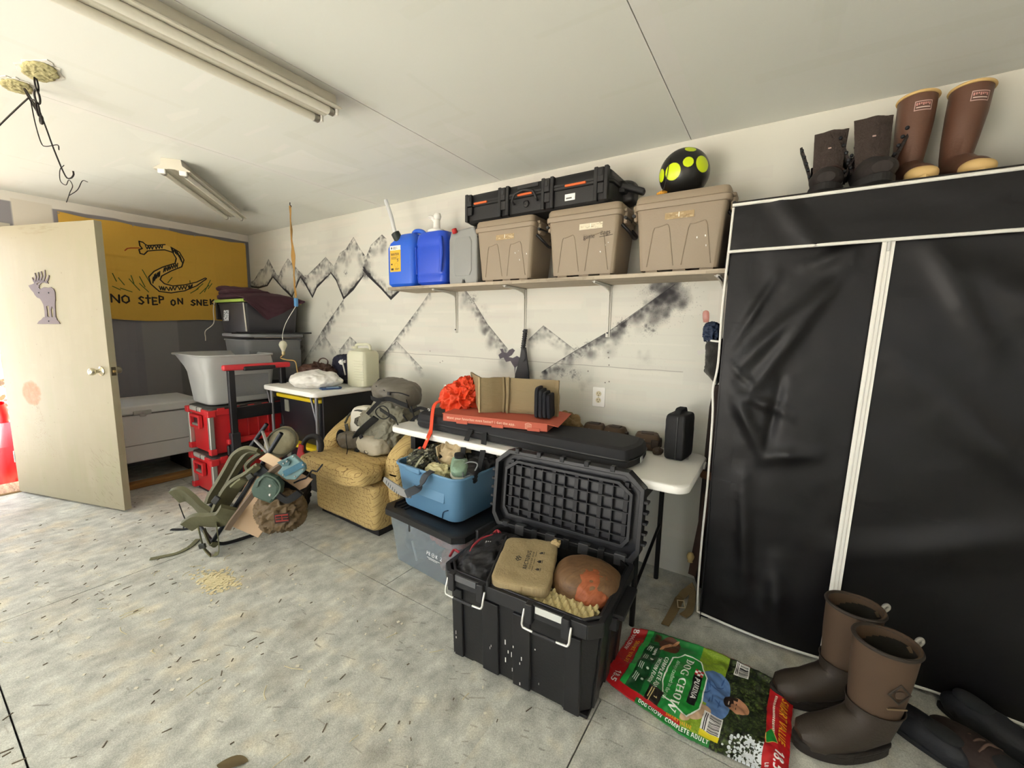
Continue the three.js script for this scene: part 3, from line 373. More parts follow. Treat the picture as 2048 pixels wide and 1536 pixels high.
// ---------------------------------------------------------------- yellow flag pinned to the grey wall
{
  const fTex = canvasTex(2048, 1242, (c, W, Hh) => {
    const r = rng(31), Pth = (a) => { c.beginPath(); a.forEach((p, i) => i ? c.lineTo(p[0] * W, p[1] * Hh) : c.moveTo(p[0] * W, p[1] * Hh)); };
    c.fillStyle = '#ddb04a'; c.fillRect(0, 0, W, Hh); for (let i = 0; i < 3000; i++) { c.fillStyle = 'rgba(204,152,50,.10)'; c.fillRect(r() * W, r() * Hh, 2, 30); }
    c.strokeStyle = '#4d6424'; c.lineWidth = 11; c.lineCap = 'round'; for (const g of [[680,590,660,545],[720,610,690,570],[770,600,755,555],[800,640,745,575],[830,620,800,560],[860,600,815,520],[850,650,800,600],[700,640,660,620],[760,650,700,630],[1100,640,1095,590],[1130,650,1180,610],[1160,670,1220,620],[1190,660,1230,590],[1100,665,1150,640],[960,600,985,570],[1215,640,1240,610]]) { const q = [[g[0], g[1]], [g[2], g[3]]].map(([a, b]) => { const k = F2(a, b); return k; }); Pth(q); c.stroke(); }
    const up = [[0.375, 0.16], [0.387, 0.181], [0.397, 0.189], [0.492, 0.162], [0.529, 0.185], [0.569, 0.219], [0.592, 0.301], [0.575, 0.385], [0.513, 0.445], [0.458, 0.508], [0.448, 0.548], [0.469, 0.591], [0.515, 0.612], [0.585, 0.591], [0.658, 0.549], [0.713, 0.493]], lo = [[0.393, 0.248], [0.434, 0.233], [0.487, 0.219], [0.531, 0.236], [0.548, 0.296], [0.538, 0.356], [0.467, 0.41], [0.419, 0.461], [0.388, 0.526], [0.395, 0.598], [0.437, 0.677], [0.502, 0.69], [0.582, 0.66], [0.656, 0.593], [0.712, 0.512]];
    c.strokeStyle = '#26231f'; c.lineWidth = 15; c.lineJoin = 'round'; c.fillStyle = '#e4bc60'; Pth([...up, ...[...lo].reverse()]); c.fill(); Pth(up.slice(0, 4)); c.stroke(); Pth(up.slice(4)); c.stroke(); Pth(lo); c.stroke(); Pth([[0.713, 0.493], [0.721, 0.498], [0.712, 0.516]]); c.stroke();
    Pth([[0.375, 0.16], [0.356, 0.155], [0.357, 0.201], [0.368, 0.228], [0.351, 0.245], [0.355, 0.284], [0.375, 0.289], [0.395, 0.248]]); c.stroke();
    c.lineWidth = 12; const zz = (a, n, amp) => { const o = []; for (let s = 0; s < a.length - 1; s++) for (let i = 0; i < n; i++) { const t = i / n; o.push([lerp(a[s][0], a[s + 1][0], t) + (r() - 0.5) * 0.004, lerp(a[s][1], a[s + 1][1], t) + (i % 2 ? amp : -amp)]); } Pth(o); c.stroke(); };
    zz([[0.386, 0.21], [0.435, 0.204], [0.487, 0.178]], 7, 0.018); zz([[0.523, 0.201], [0.551, 0.224], [0.57, 0.276], [0.582, 0.33]], 6, 0.022); zz([[0.554, 0.371], [0.505, 0.409], [0.466, 0.447]], 8, 0.022); zz([[0.45, 0.482], [0.421, 0.519], [0.405, 0.574]], 8, 0.024); zz([[0.439, 0.639], [0.48, 0.648], [0.543, 0.634], [0.604, 0.617], [0.635, 0.597]], 7, 0.02);
    c.strokeStyle = '#a8481a'; c.lineWidth = 13; Pth([[0.352, 0.227], [0.312, 0.242], [0.294, 0.254], [0.281, 0.279]]); c.stroke();
    // marker lettering
    c.strokeStyle = '#2a2422'; c.lineWidth = 19; const L = { N: [[0, 1, 0, 0, 0.9, 1, 0.95, 0]], O: [[0.5, 0, 0.1, 0.3, 0.15, 0.8, 0.55, 1, 0.95, 0.7, 0.9, 0.2, 0.5, 0]], S: [[0.9, 0.12, 0.5, 0, 0.1, 0.25, 0.5, 0.5, 0.9, 0.72, 0.5, 1, 0, 0.88]], T: [[0.5, -0.1, 0.5, 1], [0.1, 0.3, 0.95, 0.28]], E: [[0.95, 0.05, 0.1, 0, 0.1, 1, 1, 0.95], [0.1, 0.5, 0.8, 0.48]], P: [[0.1, 1, 0.1, 0, 0.9, 0.15, 0.9, 0.45, 0.1, 0.55]], K: [[0.1, 0, 0.1, 1], [0.9, 0, 0.1, 0.55, 0.95, 1]] };
    const put = (ch, p, w, h) => { for (const s of L[ch]) { const o = []; for (let i = 0; i < s.length; i += 2) o.push([p[0] + s[i] * w, p[1] + s[i + 1] * h]); Pth(o); c.stroke(); } };
    const pos = [[0.192, 0.747], [0.239, 0.745], [0.325, 0.744], [0.36, 0.732], [0.394, 0.746], [0.431, 0.727], [0.495, 0.768], [0.538, 0.751], [0.614, 0.766], [0.651, 0.762], [0.689, 0.761], [0.733, 0.748]]; 'NOSTEPONSNEK'.split('').forEach((ch, i) => put(ch, pos[i], i < 2 ? 0.04 : 0.027, i > 5 ? 0.062 : 0.078));
  });
  function F2(a, b) { const Z0 = [[0.229, 0.527], [0.748, 0.422], [0.218, 0.747], [0.738, 0.678]], u = (a - 680) / 550, v = (b - 545) / 125; return [lerp(lerp(Z0[0][0], Z0[1][0], u), lerp(Z0[2][0], Z0[3][0], u), v), lerp(lerp(Z0[0][1], Z0[1][1], u), lerp(Z0[2][1], Z0[3][1], u), v)]; }
  const f = thing('yellow_flag', 'yellow flag with a hand-drawn snake and marker lettering hung on the grey wall', 'flag');
  const crease = (u, v) => { let s = 0; for (let i = 1; i < 9; i++) { const d = (u - i / 9 + 0.004 * Math.sin(v * 20 + i)) / 0.006; s += (i % 2 ? 1 : -0.7) * Math.exp(-d * d); } for (let i = 1; i < 6; i++) { const d = (v - i / 6) / 0.009; s += (i % 2 ? -0.8 : 1) * Math.exp(-d * d); } return s * 0.003; };
  const g = sheet((u, v) => [0.014 + crease(u, 1 - v) + 0.006 * fbm(u * 6, v * 5, 2) + 0.004, 1.405 + v * 0.87 + 0.012 * Math.cos(u * 9) * (1 - v) - 0.012 * Math.sin(u * Math.PI * 4) ** 2 * v * v, 1.475 - u * 1.435], 150, 90, 0.0015);
  part('flag_cloth', g, M(0xffffff, 0.9, { map: fTex, bumpMap: weaveB, bumpScale: 0.0003, side: THREE.DoubleSide }), f);
  for (const z of [1.47, 1.0, 0.52, 0.05]) part('pin', at(lathe([[0.001, 0], [0.006, 0.001], [0.005, 0.006], [0.001, 0.007]], 12), 0.024, 2.262, z, 0, 0, -Math.PI / 2), steel, f);
}

// ---------------------------------------------------------------- chest freezer on blocks, timber on the floor
{
  const fr = thing('chest_freezer', 'white chest freezer raised on dark blocks against the grey wall', 'freezer'), wm = M(0xefefed, 0.4, { bumpMap: grainB, bumpScale: 0.0004 });
  part('cabinet', bx(0.03, 0.62, 0.19, 0.60, 0.78, 1.62, 0.012), wm, fr);
  const lid = part('lid', [bx(0.03, 0.635, 0.605, 0.68, 0.775, 1.625, 0.016)], wm, fr); part('lid_seal', bx(0.035, 0.625, 0.598, 0.607, 0.785, 1.615, 0.002), M(0x6f6e6a, 0.8), lid);
  const la = part('latch', [bx(0.625, 0.648, 0.60, 0.635, 1.165, 1.285, 0.006), bx(0.64, 0.654, 0.585, 0.61, 1.205, 1.245, 0.005)], M(0xbdbcb6, 0.4), fr);
  part('lock', at(cyl(0.008, 0.008, 0.006, 14), 0.65, 0.62, 1.225, 0, 0, Math.PI / 2), steel, la);
  part('trim_line', [bx(0.618, 0.624, 0.335, 0.343, 0.79, 1.61, 0.001)], M(0xa9a8a5, 0.5), fr);
  for (const z of [0.84, 1.52]) part('block', bx(0.08, 0.56, 0, 0.19, z - 0.06, z + 0.06, 0.006), M(0x24211f, 0.9), fr);
  single('timber_beam', 'bare pale timber lying on the floor in front of the freezer', 'timber', planarUV(bx(0.66, 0.75, 0.001, 0.045, 0.62, 1.5, 0.004), (x, y, z) => z, (x, y, z) => x * 3 + y * 3), M(0xe8cfa0, 0.8, { map: wood }));
}

// ---------------------------------------------------------------- stack of totes in the corner
{
  const gm = plastic(0x7c7d7e, 0.5);
  const tote = (y, h, label) => { const t = thing('storage_tote', label, 'tote', [0.93, y, 0.345]); part('tub', openTub([[0.38, 0.46, 0.05, 0, 0, 0], [0.40, 0.48, 0.05, 0.02, 0, 0], [0.44, 0.53, 0.06, h - 0.04, 0, 0]], 0.003, 0.008), gm, t); for (const z of [-0.14, 0.14]) part('side_panel', at(box(0.006, h * 0.45, 0.2, 0.003), 0.212, h * 0.45, z, 0, 0, -0.05), gm, t); return t; };
  tote(0, 0.43, 'grey plastic tote on the floor at the bottom of the corner stack'); tote(0.43, 0.43, 'grey plastic tote in the middle of the corner stack, behind the red toolboxes');
  const t3 = tote(0.86, 0.42, 'topmost grey plastic tote of the corner stack, under the lime-rimmed black bin');
  part('lid', [loft([rr(0.46, 0.55, 0.05, 0.405), rr(0.475, 0.56, 0.06, 0.41), rr(0.475, 0.56, 0.06, 0.428), rr(0.44, 0.53, 0.05, 0.436), rr(0.42, 0.51, 0.05, 0.424)])], plastic(0x8f9092, 0.45), t3);
  const b = thing('storage_bin', 'black storage bin with a lime green rim, burgundy blanket thrown over it', 'bin', [0.935, 1.297, 0.375]);
  part('tub', openTub([[0.44, 0.43, 0.03, 0], [0.46, 0.45, 0.03, 0.02], [0.5, 0.49, 0.03, 0.27]], 0.004, 0.004), plastic(0x3a393d, 0.35), b);
  part('rim', [...[[0.525, 0.028, 0, 0.255], [0.525, 0.028, 0, -0.255]].map(([w, d, x, z]) => at(box(w, 0.026, d, 0.006), x, 0.29, z)), ...[[0.262], [-0.262]].map(([x]) => at(box(0.022, 0.026, 0.52, 0.006), x, 0.29, 0))], plastic(0x9db54d, 0.45), b);
  part('lid', loft([rr(0.49, 0.48, 0.03, 0.278), rr(0.52, 0.51, 0.03, 0.3), rr(0.5, 0.49, 0.03, 0.306)]), plastic(0x4a4b4a, 0.5), b);
  part('corner_rib', [rod([0.22, 0.02, 0.222], [0.247, 0.27, 0.247], 0.006)], M(0xbdb8ac, 0.6), b); part('side_handle', [bx(-0.285, -0.25, 0.12, 0.29, 0.19, 0.255)], blackPlastic, b);
  part('sticker', at(box(0.1, 0.12, 0.001, 0.0004), -0.1, 0.17, 0.2425, -0.08), M(0xffffff, 0.7, { map: canvasTex(96, 128, (c) => { const r = rng(2); c.fillStyle = '#c9cdd0'; c.fillRect(0, 0, 96, 128); for (let i = 0; i < 60; i++) { c.fillStyle = ['#3a4650', '#7a868e', '#f0f2f3'][i % 3]; c.fillRect(r() * 84, r() * 118, 4 + r() * 18, 3 + r() * 9); } }) }), b);
  part('hanging_cord', at(tube([[0.70, 1.59, 0.64], [0.69, 1.5, 0.65], [0.70, 1.38, 0.66], [0.675, 1.31, 0.72], [0.69, 1.25, 0.73], [0.70, 1.22, 0.735]], 0.004, { n: 6 }), -0.965, -1.295, -0.375), M(0xd6d2c4, 0.8), b, 'thin white cord');
  const bl = thing('blanket', 'burgundy fleece blanket folded and draped over the lime-rimmed bin', 'blanket'); const fl = cloth(0x3b1d26, { sheen: 0.4, sheenColor: new THREE.Color(0x6a3a44), sheenRoughness: 0.7 });
  part('folded_layers', [at(blob(0.46, 0.06, 0.4, { amp: 0.02, f: 7, p: 3 }), 0.89, 1.625, 0.46, 0, 0.1, 0.03), at(blob(0.42, 0.06, 0.38, { amp: 0.02, f: 8, p: 3, seed: 4 }), 0.86, 1.665, 0.46, 0, -0.1, 0.02), at(blob(0.34, 0.06, 0.34, { amp: 0.02, f: 8, p: 3, seed: 9 }), 0.80, 1.695, 0.47, 0, 0.2, -0.06)], fl, bl);
  const lowY = (z) => z > 0.45 ? lerp(1.42, 1.60, (z - 0.45) / 0.2) : z > 0.2 ? lerp(1.55, 1.42, (z - 0.2) / 0.25) : lerp(1.61, 1.55, (z - 0.08) / 0.12);
  part('draped_corner', sheet((u, v) => { const z = lerp(0.64, 0.1, u), e = 1.205, top = 1.655 + 0.03 * Math.sin(u * 3) ; let x, y; const n = 0.012 * fbm(u * 5, v * 5, 4); if (v < 0.45) { const t = v / 0.45; x = lerp(0.80, e, t); y = top - 0.05 * t * t; } else { const t = (v - 0.45) / 0.55; x = e + 0.028 * Math.sin(Math.min(1, t * 2.5) * 1.57) + 0.012 * Math.sin(u * 14) * t; y = lerp(top - 0.05, lowY(z), t); } return [x + n, y + n, z]; }, 40, 40, 0.008), fl, bl);
  for (const [i, o] of [[0, 0], [1, 0.016], [2, -0.012]]) single('thin_rod', ['thin black rod lying along the top grey tote, nearest the bin', 'thin black rod lying along the top grey tote, longest of three', 'thin black rod lying along the top grey tote, outermost of three'][i], 'rod', rod([1.205 + o * 0.4, 1.303 + Math.abs(o) * 0.3, 0.74 - i * 0.03], [1.21 + o, 1.302 + Math.abs(o) * 0.2, 0.05 - i * 0.012], 0.006 + i * 0.001, 8), M(0x1b1a1c, 0.4), 'thin rods on the top grey tote');
}

// ---------------------------------------------------------------- red tool cases
{
  const red = plastic(0xc4262b, 0.4), alu = M(0xb8b6ae, 0.38, { metalness: 0.7 }), lidM = plastic(0x34332f, 0.55), bk = plastic(0x14141a, 0.4);
  const X0 = 1.1, X1 = 1.5, Z0 = 0.46, Z1 = 1.06, cx = 1.3, cz = 0.76;
  function toolCase(y0, y1, label) {
    const t = thing('tool_case', label, 'toolbox', [cx, y0, cz]), h = y1 - y0, w = X1 - X0, d = Z1 - Z0;
    part('case_body', [loft([rr(w - 0.06, d - 0.06, 0.02, 0.0), rr(w - 0.05, d - 0.05, 0.025, 0.012), rr(w - 0.03, d - 0.03, 0.03, h - 0.06), rr(w - 0.03, d - 0.03, 0.03, h - 0.045)])], red, t);
    part('case_rim', [loft([rr(w, d, 0.035, h - 0.07), rr(w + 0.012, d + 0.012, 0.035, h - 0.064), rr(w + 0.012, d + 0.012, 0.035, h - 0.03), rr(w, d, 0.03, h - 0.024)])], red, t);
    for (let i = 0; i < 5; i++) { part('rim_tooth', at(box(0.012, 0.02, 0.05, 0.002), w / 2 + 0.006, h - 0.02, -0.22 + i * 0.11), red, t); }
    part('lid', [loft([rr(w - 0.01, d - 0.01, 0.03, h - 0.03), rr(w - 0.01, d - 0.01, 0.03, h - 0.012), rr(w - 0.05, d - 0.05, 0.05, h - 0.003), rr(w - 0.07, d - 0.07, 0.05, h - 0.003)])], lidM, t);
    for (const [sx, sz] of [[1, 1], [-1, 1], [1, -1], [-1, -1]]) part('corner_post', at(box(0.036, h - 0.085, 0.036, 0.008), sx * (w / 2 - 0.012), (h - 0.07) / 2 + 0.006, sz * (d / 2 - 0.012)), alu, t);
    for (const [sx, sz] of [[1, 1], [-1, 1], [1, -1], [-1, -1]]) part('corner_foot', at(box(0.048, 0.05, 0.048, 0.008), sx * (w / 2 - 0.014), 0.026, sz * (d / 2 - 0.014)), red, t);
    for (const sx of [1, -1]) part('corner_cap', at(box(0.06, 0.05, 0.06, 0.008), sx * (w / 2 - 0.014), h - 0.05, d / 2 - 0.014), red, t);
    for (const s of [-1, 1]) for (const k of [-0.08, 0.0, 0.08, 0.2]) { if (s < 0) continue; part('rib', at(box(0.008, h - 0.16, 0.014, 0.003), w / 2 - 0.012, h / 2 - 0.02, k - 0.06), red, t); }
    const hd = part('carry_handle', [at(box(0.17, 0.02, 0.03, 0.006), -0.04, h - 0.088, d / 2 + 0.004), at(box(0.17, 0.02, 0.03, 0.006), -0.04, h - 0.175, d / 2 + 0.004), ...[-0.118, 0.038].map((x) => at(box(0.018, 0.1, 0.03, 0.006), x, h - 0.13, d / 2 + 0.004))], red, t);
    part('handle_recess', at(box(0.14, 0.07, 0.004, 0.002), -0.04, h - 0.13, d / 2 - 0.009), M(0x3c1210, 0.8), hd); part('grip_pad', at(box(0.11, 0.022, 0.032, 0.008), -0.04, h - 0.158, d / 2 - 0.002), plastic(0x77746c), hd);
    const lt = part('latch', at(box(0.2, 0.035, 0.02, 0.008), -0.03, h - 0.03, d / 2 + 0.002), plastic(0xa5a29a, 0.4), t); part('latch_seam', at(box(0.008, 0.036, 0.021, 0.002), 0.01, h - 0.03, d / 2 + 0.003), bk, lt);
    return t;
  }
  const low = toolCase(0.02, 0.345, 'lower red wheeled tool case, standing on the floor under the other one'), up = toolCase(0.355, 0.735, 'upper red tool case stacked on the other, carrying the grey tub');
  part('foot_rail', [bx(-0.19, 0.19, -0.02, 0.002, -0.27, 0.27)], bk, low);
  const th = part('pull_handle', [at(box(0.05, 0.045, 0.52, 0.014), 0.243, 1.02, -0.055)], plastic(0xc9323a, 0.4), low); part('grip_insert', at(box(0.04, 0.036, 0.25, 0.012), 0.258, 1.008, -0.06), bk, th);
  for (const z of [0.15, -0.25]) { const tb = part('handle_tube', bx(0.225, 0.262, 0.02, 1.0, z - 0.024, z + 0.024, 0.008), bk, low); part('tube_sleeve', bx(0.215, 0.272, 0.02, 0.5, z - 0.032, z + 0.032, 0.006), plastic(0x26262a), tb); }
  part('cross_plate', [bx(0.21, 0.24, 0.6, 0.7, -0.25, 0.15, 0.006)], bk, low); part('lower_bar', bx(0.205, 0.25, 0.41, 0.45, -0.25, 0.2, 0.01), red, low); part('lower_bar', bx(0.205, 0.235, 0.32, 0.40, -0.25, 0.2, 0.01), bk, low);
  // grey tub on top
  const tub = thing('grey_tub', 'large grey open plastic tub with a flared pouring lip on the red tool cases', 'tub', [1.28, 0.742, 0.79]);
  const tm = plastic(0xa9aaa8, 0.33);
  part('tub_shell', openTub([[0.32, 0.46, 0.05, 0], [0.34, 0.48, 0.055, 0.012], [0.38, 0.53, 0.06, 0.25], [0.40, 0.55, 0.065, 0.29, -0.01, 0], [0.60, 0.54, 0.09, 0.375, -0.12, 0.0], [0.63, 0.56, 0.1, 0.39, -0.13, 0.0]], 0.003, 0.008), tm, tub);
  part('face_panel', at(box(0.003, 0.18, 0.3, 0.001), 0.186, 0.14, -0.05, 0, 0, -0.07), M(0x7d7e80, 0.4, { bumpMap: crinkB, bumpScale: 0.0008 }), tub);
}

// ---------------------------------------------------------------- black and yellow totes under the corner table
{
  const bm = plastic(0x16171d, 0.4), ym = plastic(0xd8bc1c, 0.45);
  for (const [y, label] of [[0, 'black tote with a yellow lid on the floor under the corner table'], [0.405, 'black tote with a yellow lid on the other, right below the corner tabletop']]) {
    const t = thing('lidded_tote', label, 'tote', [1.835, y, 0.345]);
    part('tub', loft([rr(0.54, 0.34, 0.03, 0), rr(0.56, 0.36, 0.04, 0.01), rr(0.62, 0.42, 0.05, 0.36), rr(0.62, 0.42, 0.05, 0.372)]), bm, t); part('lid', loft([rr(0.64, 0.445, 0.05, 0.368), rr(0.65, 0.455, 0.05, 0.374), rr(0.65, 0.455, 0.05, 0.396), rr(0.6, 0.4, 0.05, 0.404), rr(0.58, 0.38, 0.05, 0.4)]), ym, t);
    part('clip', at(box(0.06, 0.1, 0.012, 0.004), -0.16, 0.3, 0.208), M(0x77756c, 0.5), t);
  }
}

single('added_dark_board', 'added black board hiding the right side of the totes under the corner table', 'board', bx(2.205, 2.225, 0.001, 0.832, 0.1, 0.57, 0.004), plastic(0x101116, 0.5));  // added dark sheet: covers the yellow lid ends, keeps this side near-black

// ---------------------------------------------------------------- ceiling rope with bulb pull
single('ceiling_rope', 'twisted golden strap hanging from a hook in the ceiling, blue taped end', 'strap', [strap([[1.685, 2.345, 0.45], [1.69, 2.15, 0.452], [1.695, 1.95, 0.45], [1.70, 1.75, 0.45], [1.705, 1.62, 0.45]], (u) => 0.028 + 0.014 * Math.sin(u * 9) ** 2, 0.004, [[1, 0, 0], [0.6, 0, 0.8], [1, 0, -0.3], [0.7, 0, 0.7], [1, 0, 0]], { seg: 60 }), tube([[1.685, 2.34, 0.45], [1.69, 2.1, 0.456], [1.688, 1.9, 0.446], [1.70, 1.7, 0.455], [1.705, 1.6, 0.45]], 0.005, { n: 6 })], M(0xa9803f, 0.7, { bumpMap: weaveB, bumpScale: 0.001 }));
single('ceiling_hook', 'small dark screw hook in the ceiling above the golden strap', 'hook', tube([[1.685, 2.37, 0.45], [1.685, 2.35, 0.45], [1.70, 2.34, 0.45], [1.69, 2.328, 0.45], [1.678, 2.335, 0.45]], 0.004, { n: 6 }), darkSteel);
single('tape_end', 'blue tape wrapped round the end of the golden strap', 'tape', bx(1.688, 1.722, 1.535, 1.605, 0.44, 0.46, 0.004), M(0x4f86b8, 0.6));
{
  const b = thing('bulb_pull', 'small light-bulb shaped pull hanging on a white string beside the grey tote', 'pull', [1.56, 1.2, 0.5]);
  part('bulb', lathe([[0.001, -0.075], [0.012, -0.072], [0.013, -0.04], [0.018, -0.028], [0.03, 0], [0.032, 0.014], [0.026, 0.034], [0.012, 0.045], [0.001, 0.047]]), M(0xd8d4bc, 0.3, { transmission: 0.25, thickness: 0.01 }), b);
  part('base', lathe([[0.001, -0.078], [0.009, -0.078], [0.0135, -0.072], [0.0135, -0.045], [0.0125, -0.044]]), M(0xb9a97e, 0.4, { metalness: 0.6 }), b);
  part('string', tube([[0, 0.04, 0], [0.002, 0.1, 0], [0.03, 0.2, -0.02], [0.14, 0.34, -0.05]], 0.0025, { n: 6 }), M(0xd9d5c8, 0.8), b);
  part('cord', tube([[0, -0.075, 0], [-0.01, -0.1, 0.02], [0.05, -0.115, 0.0], [0.12, -0.125, -0.03], [0.13, -0.2, -0.04], [0.13, -0.3, -0.05], [0.14, -0.325, -0.06]], 0.005, { n: 6 }), M(0xa98b52, 0.8), b);
}

// ---------------------------------------------------------------- things on the corner table
{
  const y = 0.881;
  const lm = M(0x4a2f22, 0.6, { bumpMap: crinkB, bumpScale: 0.004 });
  const p = thing('leather_gear', 'crumpled heap of brown leather straps at the back of the corner table', 'leather gear');
  part('strap_heap', at(blob(0.4, 0.14, 0.2, { amp: 0.09, f: 9, p: 2.3, ridge: 1, flat: 0.85 }), 1.68, y + 0.06, 0.27), lm, p);
  part('strap', strap([[1.6, y + 0.06, 0.3], [1.65, y + 0.15, 0.27], [1.70, y + 0.17, 0.28], [1.76, y + 0.08, 0.25]], 0.05, 0.006, [0.3, 0.4, 1]), lm, p); part('strap', strap([[1.56, y + 0.02, 0.42], [1.66, y + 0.09, 0.34], [1.78, y + 0.08, 0.22], [1.9, y + 0.05, 0.18]], 0.045, 0.006, [0, 1, 0.4]), lm, p); part('strap', strap([[1.66, y + 0.08, 0.3], [1.68, y + 0.2, 0.24], [1.73, y + 0.19, 0.2], [1.70, y + 0.1, 0.2]], 0.05, 0.006, [1, 0, 0.5]), lm, p);
  single('white_bag', 'white plastic bag lying puffed up on the corner table', 'bag', at(blob(0.44, 0.17, 0.28, { amp: 0.035, f: 6, p: 1.8, flat: 0.62, s: 34 }), 1.97, y + 0.054, 0.47, 0, 0.5), M(0xe6e3dc, 0.35, { bumpMap: crinkB, bumpScale: 0.003, transmission: 0.15 }));
  const nb = thing('navy_bag', 'navy blue cloth bag with a knotted white cord against the wall', 'bag', [1.92, y, 0.13]);
  part('bag_body', at(blob(0.26, 0.24, 0.15, { amp: 0.035, f: 8, p: 4, ridge: 1, flat: 0.96 }), 0, 0.118, 0), cloth(0x17182a), nb);
  part('cord_knot', [at(blob(0.07, 0.05, 0.05, { amp: 0.025, f: 30, p: 2 }), 0.04, 0.19, 0.075), tube([[0.05, 0.18, 0.085], [0.075, 0.14, 0.09], [0.085, 0.08, 0.085]], 0.007, { n: 6 })], M(0xd8d5cf, 0.8), nb);
  const j = thing('water_jug', 'translucent off-white plastic jug standing on the corner table', 'jug', [2.19, y, 0.17], 0.15), jm = M(0xe3e2c8, 0.4, { transmission: 0.25, thickness: 0, bumpMap: grainB, bumpScale: 0.0005 });
  part('jug_body', loft([rr(0.18, 0.17, 0.03, 0), rr(0.21, 0.19, 0.035, 0.012), rr(0.21, 0.19, 0.035, 0.15), rr(0.21, 0.19, 0.035, 0.265), rr(0.18, 0.17, 0.03, 0.295), rr(0.07, 0.07, 0.02, 0.315), rr(0.06, 0.06, 0.02, 0.32)]), jm, j);
  for (let i = 0; i < 8; i++) part('rib', at(box(0.1, 0.006, 0.004, 0.002), 0.04, 0.06 + i * 0.022, 0.0955), jm, j);
  part('handle', tube([[-0.04, 0.295, 0.03], [-0.04, 0.345, 0.03], [0.01, 0.352, 0.01], [0.06, 0.345, -0.01], [0.07, 0.28, -0.02]], 0.012), jm, j); part('cap', lathe([[0.001, 0.02], [0.024, 0.018], [0.025, 0], [0.001, 0]]).translate(-0.06, 0.315, 0.03), jm, j);
  const w = thing('blue_tray', 'small flat blue tray lying on the corner table near the edge', 'tray', [2.16, y, 0.46], 1.2); part('tray', loft([rr(0.16, 0.07, 0.03, 0), rr(0.17, 0.08, 0.035, 0.012), rr(0.16, 0.07, 0.03, 0.014), rr(0.15, 0.06, 0.03, 0.006)]), plastic(0x3e5684), w); part('liner', bx(-0.03, 0.06, 0.006, 0.016, -0.02, 0.02), plastic(0x8fa6c0), w);
  single('envelope', 'small white envelope lying flat at the front of the corner table', 'envelope', at(box(0.15, 0.003, 0.06, 0.001), 2.1, y + 0.002, 0.585, 0, 0.7), M(0xe9e6de, 0.8));
}

